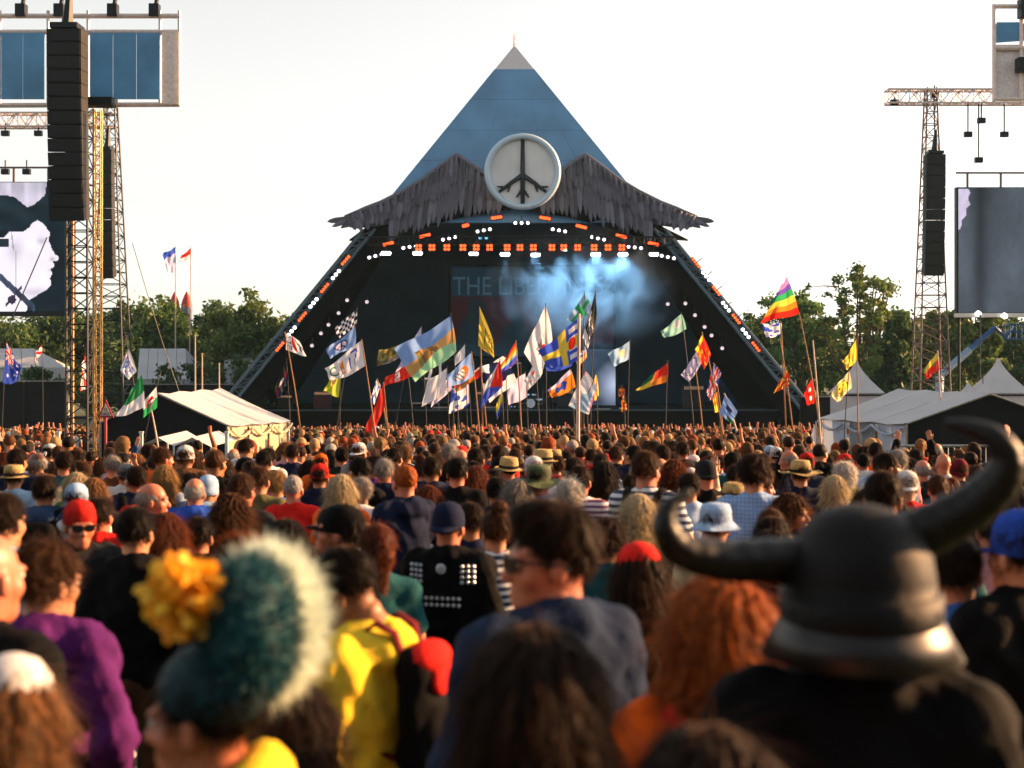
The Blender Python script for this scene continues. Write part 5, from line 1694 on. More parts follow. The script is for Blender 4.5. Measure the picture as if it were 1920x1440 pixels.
def body_mesh(pose, sex):
    if (pose, sex) in BOD: return BOD[pose, sex]
    sw, sz, k = dims(sex)
    s = Sculpt()
    s.ell((0, -.005, 1.29), (.155 * k, .108 * k, .20), .05)
    s.ell((0, .0, 1.08), (.135 * k, .100 * k, .15), .06)
    s.ell((0, -.012, .94), (.155 * (1.02 if sex == 'f' else 1) * max(k, .96), .112, .115), .06)
    s.cone((-sw * .8, -.01, sz - .005), (sw * .8, -.01, sz - .005), .055 * k, .055 * k, .05)
    s.cone((0, -.03, 1.42), (0, -.02, 1.55), .062 * k, .052 * k, .05)
    for x in (-1, 1):
        s.cone((x * .09, -.005, .90), (x * .10, .012, .50), .086, .056, .04)
        s.cone((x * .10, .012, .50), (x * .105, -.02, .10), .058, .038, .03)
        s.ell((x * .102, -.03, .36), (.05, .052, .11), .03)
        s.cone((x * .11, -.045, .045), (x * .125, .14, .035), .042, .034, .03)
        if sex == 'f': s.ell((x * .07, .085, 1.29), (.06, .055, .06), .04)
    parts = []
    for side, S_, E_, W_, cu, nm in arm_pts(pose, sex):
        s.cone(S_, E_, .050 * k, .041 * k, .035); s.cone(E_, W_, .041 * k, .027, .02)
        V, Q = hand_mesh(round(cu, 2))
        z = (W_ - E_); z /= np.linalg.norm(z)
        x = np.array((0, 1., 0)) if nm == 'down' else np.array((side * 1., 0, 0)) * -1
        x = x - z * (x @ z); x /= np.linalg.norm(x); y = np.cross(z, x)
        Vh = V[:, :1] * x + V[:, 1:2] * y + V[:, 2:] * z + W_
        parts.append((Vh, Q))
    parts.append(s.mesh(.018))
    Vh, Qh = head_mesh(sex)
    parts.append((Vh @ head_rot(pose).T + PIV, Qh))
    BOD[pose, sex] = to_mesh('body', parts)
    return BOD[pose, sex]
def wr(a):
    return lambda X, Y, Z: a * (np.sin(Z * 27 + 4 * np.sin(X * 13 + 1) + 3 * np.sin(Y * 17)) * .5 + np.abs(np.sin(Z * 24 + X * 31 + 3 * np.sin(Y * 21 + X * 9))) * .7 - .35 + np.sin(Z * 61 - X * 52 + 4 * np.sin(Y * 23)) * .25)
TOPS = {}
def top_mesh(pose, sex, kind):
    key = (pose, sex, kind)
    if key in TOPS: return TOPS[key]
    sw, sz, k = dims(sex)
    g = {'tee': .016, 'shirt': .018, 'jacket': .032, 'hoodie': .030, 'vest': .012}[kind]
    s = Sculpt()
    s.ell((0, -.008, 1.28), (.155 * k + g, .108 * k + g, .205), .05)
    s.cone((-.05, 0, 1.12), (.05, 0, 1.12), .095 * k + g, .095 * k + g, .06)
    s.cone((-.06, -.005, .96), (.06, -.005, .96), .098 + g, .098 + g, .06)
    s.cone((-sw * .82, -.01, sz - .008), (sw * .82, -.01, sz - .008), .055 * k + g * .8, .055 * k + g * .8, .05)
    s.cone((0, -.03, 1.40), (0, -.025, 1.475), .075 * k + g, .062 * k + g * .6, .04)
    for x in (-1, 1): s.cone((x * .03, -.03, 1.465), (x * sw * .85, -.01, sz - .02), .045 + g * .6, .05 + g * .6, .05)
    if kind != 'vest':
        for side, S_, E_, W_, cu, nm in arm_pts(pose, sex):
            if kind == 'tee':
                S_ = S_ + np.array((-side * .012, 0, -.02)); s.cone(S_, S_ + (E_ - S_) * .62, .047 * k + g * .8, .05 * k + g, .07)
            else:
                S_ = S_ + np.array((-side * .012, 0, -.02)); s.cone(S_, E_, .047 * k + g * .75, .042 * k + g * .85, .07); s.cone(E_, E_ + (W_ - E_) * .93, .044 * k + g, .031 + g * .8, .02)
    if kind == 'hoodie':
        s.ell((0, -.105, 1.455), (.135, .065, .07), .03); s.cone((-.09, -.02, 1.475), (.09, -.02, 1.475), .05, .05, .03); s.cone((-.08, .03, 1.455), (.08, .03, 1.455), .045, .045, .03)
    if kind == 'jacket':
        for x in (-1, 1): s.cone((x * .02, -.095, 1.485), (x * .085, -.02, 1.49), .026, .026, .02); s.cone((x * .085, -.02, 1.49), (x * .06, .07, 1.44), .026, .02, .02)
    if kind == 'shirt':
        for x in (-1, 1): s.cone((0, -.085, 1.495), (x * .07, -.03, 1.5), .018, .018, .015); s.cone((x * .07, -.03, 1.5), (x * .03, .07, 1.465), .018, .016, .015)
    if sex == 'f':
        for x in (-1, 1): s.ell((x * .07, .085, 1.285), (.06 + g, .055 + g, .062 + g), .04)
    s.cut(lambda X, Y, Z: .855 - Z + 0 * X + 0 * Y)
    TOPS[key] = to_mesh('top', [s.mesh(.016 if kind != 'tee' else .017, wr(.007 if kind in ('tee', 'shirt', 'vest') else .011))])
    return TOPS[key]
def trousers_mesh():
    def f():
        s = Sculpt()
        s.ell((0, -.012, .93), (.165, .122, .11), .05)
        for x in (-1, 1):
            s.cone((x * .09, -.005, .89), (x * .10, .012, .50), .102, .076, .04); s.cone((x * .10, .012, .50), (x * .107, -.02, .09), .076, .066, .03)
        s.cut(lambda X, Y, Z: .075 - Z + 0 * X + 0 * Y)
        return to_mesh('trousers', [s.mesh(.02, wr(.005))])
    return shared('trousers', f)
def shoes_mesh():
    def f():
        s = Sculpt()
        for x in (-1, 1):
            s.cone((x * .11, -.05, .05), (x * .127, .155, .042), .052, .042, .03); s.cone((x * .107, -.03, .1), (x * .11, -.05, .05), .05, .052, .02)
        s.cut(lambda X, Y, Z: .004 - Z + 0 * X + 0 * Y)
        return to_mesh('shoes', [s.mesh(.016)])
    return shared('shoes', f)
def eyes_mesh():
    def f():
        m_ = MB(); wv, dk = lin('#c8c0b8'), lin('#20140e')
        for x in (-.031, .031):
            m_.lathe([(.001, -.012), (.008, -.008), (.012, 0), (.009, .008), (.006, .0105)], 10, (0, 0, 0), col=wv); m_.lathe([(.006, .0105), (.001, .0118)], 10, (0, 0, 0), col=dk)
            n = 70
            for q in range(len(m_.v) - n, len(m_.v)):
                a, b, c = m_.v[q]; m_.v[q] = (a + x, c + .0865, b + .111)
        return m_.mesh('eyes', smooth=True, colors=True)
    return shared('eyes', f)

# ---- hair
def strands(V, Q, n, L, lift, wid, rng, wild=.25, zmin=-9):
    a = V[Q[:, 0]]; b = V[Q[:, 1]]; c = V[Q[:, 2]]
    N = np.cross(b - a, c - a); ar = np.linalg.norm(N, axis=1) + 1e-12; N /= ar[:, None]
    cen = V[Q].mean(1)
    i = rng.choice(len(Q), n, p=ar / ar.sum())
    p, nn = cen[i] + rng.normal(size=(n, 3)) * .003, N[i]
    rad = p - np.array([0, -.03, .2]); rad[:, 2] = 0
    g = rad * 6 + np.array([0, 0, -1.]) * .8
    t = g - nn * (g * nn).sum(1)[:, None] + rng.normal(size=(n, 3)) * wild
    t /= np.linalg.norm(t, axis=1)[:, None] + 1e-9
    l = L * (.5 + rng.random((n, 1)))
    lf = lift * (.3 + rng.random((n, 1)))
    sd_ = np.cross(nn, t); sd_ /= np.linalg.norm(sd_, axis=1)[:, None] + 1e-9
    p1 = p + t * l * .55 + nn * lf; p2 = p + t * l + nn * lf * .6
    VV = np.stack([p - sd_ * wid, p + sd_ * wid, p1 - sd_ * wid * .8, p1 + sd_ * wid * .8, p2], 1).reshape(-1, 3)
    k = np.arange(n)[:, None] * 5
    QQ = np.concatenate([k + np.array([[0, 1, 3, 2]])]); TT = k + np.array([[2, 3, 4]])
    return VV, [tuple(q) for q in QQ.tolist()] + [tuple(q) for q in TT.tolist()]
def hair_mesh(style):
    def f():
        rng = np.random.default_rng(abs(hash(style)) % 1000 if False else sum(map(ord, style)))
        s = Sculpt()
        line = lambda off, sl: (lambda X, Y, Z: (off + sl * Y) - Z + 0 * X)
        nz_ = lambda a, fr: (lambda X, Y, Z: a * np.sin(np.arctan2(X, Y + .02) * fr + 6 * np.sin(Z * 25)) + a * .6 * np.sin(X * 90 + 3 * np.sin(Z * 60)) * np.sin(Y * 80))
        L, lift, wid, n, wild, nz = .04, .006, .0010, 2600, .3, nz_(.0025, 13)
        if style == 'buzz':
            s.ell((0, -.016, .150), (.080, .100, .091), .01).cut(line(.075, .95)); L, lift, n = .012, .003, 700
        elif style == 'short':
            s.ell((0, -.018, .154), (.084, .103, .094), .01).cut(line(.07, .92))
        elif style == 'quiff':
            s.ell((0, -.02, .156), (.087, .104, .098), .02); s.ell((0, .038, .218), (.06, .056, .038), .04)
            s.cut(line(.075, .92)); L, lift, n, wild = .032, .0035, 4200, .16
        elif style == 'messy':
            s.ell((0, -.02, .156), (.089, .107, .099), .02); nz = nz_(.006, 9); s.cut(line(.06, .85)); L, lift, n, wild = .045, .007, 4200, .45
        elif style == 'curly':
            s.ell((0, -.025, .15), (.108, .12, .11), .02); s.ell((0, -.06, .07), (.1, .085, .085), .03); nz = nz_(.013, 11); s.cut(line(.0, .95)); L, lift, n, wild = .045, .022, 5000, 1.3
        elif style in ('bob', 'long', 'longwavy', 'longthick'):
            big = style == 'longthick'
            e = .012 if big else 0
            s.ell((0, -.02, .155), (.092 + e, .110 + e, .100), .02)
            bot = {'bob': -.02, 'long': -.24, 'longwavy': -.2, 'longthick': -.26}[style]
            for x in (-1, 1):
                s.cone((x * .06, -.03, .12), (x * (.075 if not big else .1), -.02, min(.0, bot + .06)), .045 + e, .036 + e * 1.5, .04)
            s.cone((-.02, -.075, .12), (-.03, -.10, bot), .062 + e, .05 + e, .05); s.cone((.02, -.075, .12), (.03, -.10, bot), .062 + e, .05 + e, .05)
            if bot < -.1:
                for x in (-1, 1): s.cone((x * .075, -.05, .0), (x * .085, -.085, bot + .05), .045 + e, .03 + e, .04)
            s.cut(line(.02 if style == 'bob' else -.20, 1.5 if style == 'bob' else 3.4)) if style == 'bob' else s.ell((0, .13, .06), (.075, .10, .115), .02, sub=True)
            nz = nz_(.006 if style != 'longwavy' else .011, 17); L, lift, n, wild = .11, .004, 4600, .07 if style != 'longwavy' else .35
        elif style == 'ponytail':
            s.ell((0, -.02, .153), (.084, .106, .095), .01).cut(line(.07, .92)); s.cone((0, -.125, .17), (0, -.165, .10), .026, .036, .02); s.cone((0, -.165, .10), (0, -.145, -.06), .036, .016, .03)
        elif style == 'bun':
            s.ell((0, -.02, .153), (.086, .106, .096), .01).cut(line(.07, .92)); s.ell((0, -.06, .265), (.05, .05, .042), .015)
        elif style == 'fringe':   # balding ring
            s.ell((0, -.02, .13), (.083, .103, .075), .01); s.ell((0, -.0, .235), (.085, .10, .055), .01, sub=True); s.cut(line(.06, .95)); n = 900
        if style in ('short', 'quiff', 'messy', 'buzz', 'ponytail', 'bun', 'fringe'):
            [s.ell((x_ * .098, .018, .072), (.034, .05, .052), .012, sub=True) for x_ in (-1, 1)]
        V, Q = s.mesh(.0095, nz)
        VS, QS = strands(V, Q, n, L, lift, wid, rng, wild)
        me = to_mesh('hair', [(V, Q), (VS, QS)])
        me.polygons.foreach_set('material_index', [0] * len(Q) + [1] * len(QS))
        return me
    return shared(('hair', style), f)

# ---- hats in head coordinates
def hat_mesh(kind):
    def f():
        m_ = MB(); c = (0, -.012, 0)
        if kind in ('cap', 'capback'):
            m_.lathe([(.088, .118), (.090, .15), (.084, .195), (.066, .232), (.035, .25), (.006, .254)], 24, c, 1, 1.18)
            sg = 1 if kind == 'cap' else -1
            vs, fs = [], []
            for i in range(13):
                an = math.pi * (.12 + .76 * i / 12)
                x, y = .088 * math.cos(an), -.012 + sg * .103 * math.sin(an)
                ex = .075 * math.sin(math.pi * i / 12) ** .6
                vs += [(x, y, .13), (x * 1.02, y + sg * ex, .13 - ex * .25), (x, y, .122), (x * 1.02, y + sg * ex, .122 - ex * .25)]
            for i in range(12): fs += [(4 * i, 4 * i + 4, 4 * i + 5, 4 * i + 1), (4 * i + 2, 4 * i + 3, 4 * i + 7, 4 * i + 6), (4 * i + 1, 4 * i + 5, 4 * i + 7, 4 * i + 3)]
            m_.add(vs, fs); m_.lathe([(.009, .25), (.008, .258), (.001, .26)], 8, c)
        elif kind == 'bucket':
            m_.lathe([(.15, .105), (.148, .100), (.10, .145), (.098, .15), (.093, .215), (.082, .245), (.04, .255), (.004, .257)], 28, c, 1, 1.12)
        elif kind == 'boonie':
            m_.lathe([(.165, .11), (.163, .105), (.10, .138), (.097, .15), (.094, .20), (.088, .235), (.07, .246), (.004, .248)], 28, c, 1, 1.1)
            for q in range(len(m_.v)):
                x, y, z = m_.v[q]
                if math.hypot(x, y) > .13: m_.v[q] = (x, y, z + .03 * math.sin(2.2 * math.atan2(y, x) + .8))
        elif kind == 'straw':
            m_.lathe([(.205, .128), (.203, .122), (.15, .128), (.10, .138), (.097, .145), (.092, .215), (.08, .252), (.045, .258), (.004, .246)], 36, c, 1, 1.08)
            for q in range(len(m_.v)):
                x, y, z = m_.v[q]
                if math.hypot(x, y) > .13: m_.v[q] = (x, y, z + .022 * abs(x) / .2 + .006 * math.sin(5 * math.atan2(y, x)))
        elif kind == 'trilby':
            m_.lathe([(.145, .135), (.143, .128), (.10, .138), (.097, .145), (.092, .21), (.083, .245), (.05, .252), (.004, .235)], 30, c, 1, 1.12)
        elif kind == 'beanie':
            m_.lathe([(.088, .085), (.093, .09), (.093, .125), (.089, .13), (.092, .17), (.085, .215), (.06, .252), (.025, .268), (.003, .27)], 26, c, 1, 1.16)
        elif kind == 'bandana':
            m_.lathe([(.086, .13), (.088, .165), (.081, .205), (.06, .238), (.02, .252), (.003, .253)], 24, c, 1, 1.17)
            m_.tube([(0, -.115, .15), (.02, -.15, .13), (.03, -.17, .09)], [.02, .016, .006], 6, flat=.5); m_.tube([(0, -.115, .15), (-.02, -.15, .12), (-.015, -.165, .07)], [.02, .016, .006], 6, flat=.5)
        return m_.mesh('hat', smooth=True)
    return shared(('hat', kind), f)
def hatband_mesh(kind):
    def f():
        m_ = MB(); m_.lathe([(.1015, .146), (.1005, .172), (.098, .173)], 28, (0, -.012, 0), 1, 1.1); return m_.mesh('hat_band', smooth=True)
    return shared(('band', kind), f)
def glasses_mesh():
    def f():
        m_ = MB()
        for x in (-.034, .034):
            vs = []
            for (a, b) in ((-.028, .016), (.028, .016), (.026, -.012), (.012, -.022), (-.012, -.022), (-.026, -.012)):
                vs.append((x + a, .116 - abs(x + a) * .28 , .112 + b))
            m_.slab(vs, .005)
        m_.tube([(-.01, .118, .118), (.01, .118, .118)], .003, 6)
        for x in (-1, 1): m_.tube([(x * .06, .100, .122), (x * .083, .06, .118), (x * .085, -.01, .112), (x * .082, -.03, .098)], .0035, 6)
        return m_.mesh('sunglasses')
    return shared('glasses', f)
def backpack_mesh():
    def f():
        s = Sculpt()
        for x in (-.09, .09):
            for z in (1.02, 1.36): s.cone((x, -.17, z), (x, -.22, z), .06, .06, .1)
        s.ell((0, -.20, 1.2), (.16, .10, .23), .06); s.ell((0, -.285, 1.12), (.11, .05, .11), .04)
        return to_mesh('pack', [s.mesh(.016, wr(.004))])
    return shared('backpack', f)
def strap_mesh():
    def f():
        m_ = MB()
        for x in (-1, 1): m_.tube([(x * .09, -.16, 1.36), (x * .105, -.11, 1.48), (x * .115, -.02, 1.515), (x * .12, .09, 1.45), (x * .125, .14, 1.3), (x * .13, .08, 1.08), (x * .12, -.12, 1.02)], .028, 8, flat=.35)
        return m_.mesh('strap', smooth=True)
    return shared('strap', f)
def scarf_mesh():
    def f():
        s = Sculpt()
        for r_, z, ra in ((.085, 1.485, .038), (.105, 1.455, .042)):
            pts = [(math.cos(a) * r_ * 1.15, math.sin(a) * r_ - .01, z + .015 * math.sin(3 * a + r_ * 90)) for a in [2 * math.pi * i / 12 for i in range(13)]]
            for i in range(12): s.cone(pts[i], pts[i + 1], ra, ra, .02)
        s.cone((.05, .09, 1.44), (.09, .13, 1.22), .04, .03, .02)
        return to_mesh('scarf', [s.mesh(.012, wr(.008))])
    return shared('scarf', f)

SKIN = {'fair': mat('skin_fair', '#b07858', rough=.5, var=.08, scale=12), 'pink': mat('skin_pink', '#b06a50', rough=.45, var=.1, scale=12), 'tan': mat('skin_tan', '#8a5836', rough=.5, var=.08, scale=12), 'dark': mat('skin_dark', '#5a3826', rough=.45, var=.08, scale=12)}
def hm(n, c): return mat('hair_' + n, c, rough=.55, var=.3, scale=40, trans=.2, spec=.08, sheen=.15)
HAIR = {'black': hm('black', '#0c0a09'), 'dark': hm('dark_brown', '#1a100a'), 'brown': hm('brown', '#3a2212'), 'light': hm('light_brown', '#765030'), 'auburn': hm('auburn', '#4a2212'), 'ginger': hm('ginger', '#8a4418'),
        'blonde': hm('blonde', '#866842'), 'platinum': hm('platinum', '#a3947a'), 'grey': hm('grey', '#8c8884'), 'white': hm('white', '#bdb9b4')}
HW = {'black': 'black-haired', 'dark': 'dark-haired', 'brown': 'brown-haired', 'light': 'light-brown-haired', 'auburn': 'auburn-haired', 'ginger': 'ginger-haired', 'blonde': 'blonde', 'platinum': 'platinum-blonde', 'grey': 'grey-haired', 'white': 'white-haired'}
STRAND = {k: mat('strand_' + k, c, rough=.5, var=.25, scale=40, trans=.7, spec=.2) for k, c in dict(black='#1e1612', dark='#33221a', brown='#4c3424', light='#7a5c40', auburn='#6a3820', ginger='#94562a', blonde='#947850', platinum='#ac9e82', grey='#8c8884', white='#bab6b0').items()}
CLOTH = {}
for nm, c in dict(black='#0a0b0e', charcoal='#1c1e22', navy='#141c34', blue='#2f5a9c', royal='#2448a8', denim='#2c4060', indigo='#1a2840', paleblue='#93aed0', white='#c4c4c8', grey='#75777a', red='#c4221c', maroon='#5c1620', orange='#dc5e18', yellow='#dcbc34',
                  green='#2e5c34', olive='#58583a', teal='#17464e', purple='#4c1c5a', pink='#c08a94', brown='#4c3424', cream='#b8a888', magenta='#8c2458').items():
    CLOTH[nm] = mat('cloth_' + nm, c, rough=.85, var=.14, scale=14, bump=.25, bscale=90, spec=.08)
CLOTH['bluestripe'] = stripe_mat('cloth_blue_white_stripes', '#c8ccd4', '#26344e', 22)
CLOTH['pinkstripe'] = stripe_mat('cloth_pink_white_stripes', '#cfc4cc', '#6c3f5c', 24)
CLOTH['bluecheck'] = stripe_mat('cloth_blue_check', '#86a6d2', '#5f88c0', 40, check=True)
M_straw = mat('straw', '#a8905c', rough=.85, var=.25, scale=60, bump=.5, bscale=150)
M_camo = stripe_mat('camouflage_cloth', '#4c5c38', '#2c3822', 9, check=True)
M_dkglass = mat('dark_lens', '#040508', rough=.3, spec=.25)
M_eyes = attr_mat('eye', rough=.15, var=0)
for o_ in list(HAIR): pass

def person(u, vtop, d, label, yaw=0., pose='std', sex='m', hair='short', hcol='dark', top='tee', tcol='black', hat=None, hatc=None, skin='fair', glasses=False, pack=None, scarf=None, h=None, group=None):
    x = (u - 960) / FPX * d
    if h is None: h = CAMZ - (vtop - 793) / FPX * d
    extra = .028 if hat else (.012 if hair in (None, 'buzz', 'fringe') else .03)
    s = h / (1.755 + extra)
    r_ = empty('person', (x, d, gz(d)), yaw, label, 'person', group or 'people in the crowd')
    r_.scale = (s, s, s)
    b = part('body', body_mesh(pose, sex), SKIN[skin], r_)
    part('top', top_mesh(pose, sex, top), CLOTH[tcol], r_)
    part('trousers', trousers_mesh(), CLOTH[('denim', 'charcoal', 'navy', 'brown')[int(u) % 4]], r_)
    part('shoes', shoes_mesh(), CLOTH[('black', 'white', 'brown')[int(u + d) % 3]], r_)
    hr = Matrix([[float(q) for q in row] for row in head_rot(pose)]).to_euler()
    hl = tuple(PIV)
    e = part('eyes', eyes_mesh(), M_eyes, r_, hl, hr)
    H = None
    if hair: H = part('hair', hair_mesh(hair), HAIR[hcol], r_, hl, hr, m2=STRAND[hcol])
    if hat:
        q = part('hat', hat_mesh(hat), hatc, r_, hl, hr)
        if hat in ('straw', 'trilby'): part('hat_band', hatband_mesh(hat), CLOTH['charcoal'], q)
    if glasses: part('sunglasses', glasses_mesh(), M_dkglass, r_, hl, hr)
    if pack:
        q = part('backpack', backpack_mesh(), CLOTH[pack], r_); part('strap', strap_mesh(), CLOTH['black'], q)
    if scarf: part('scarf', scarf_mesh(), CLOTH[scarf], r_)
    return r_, s
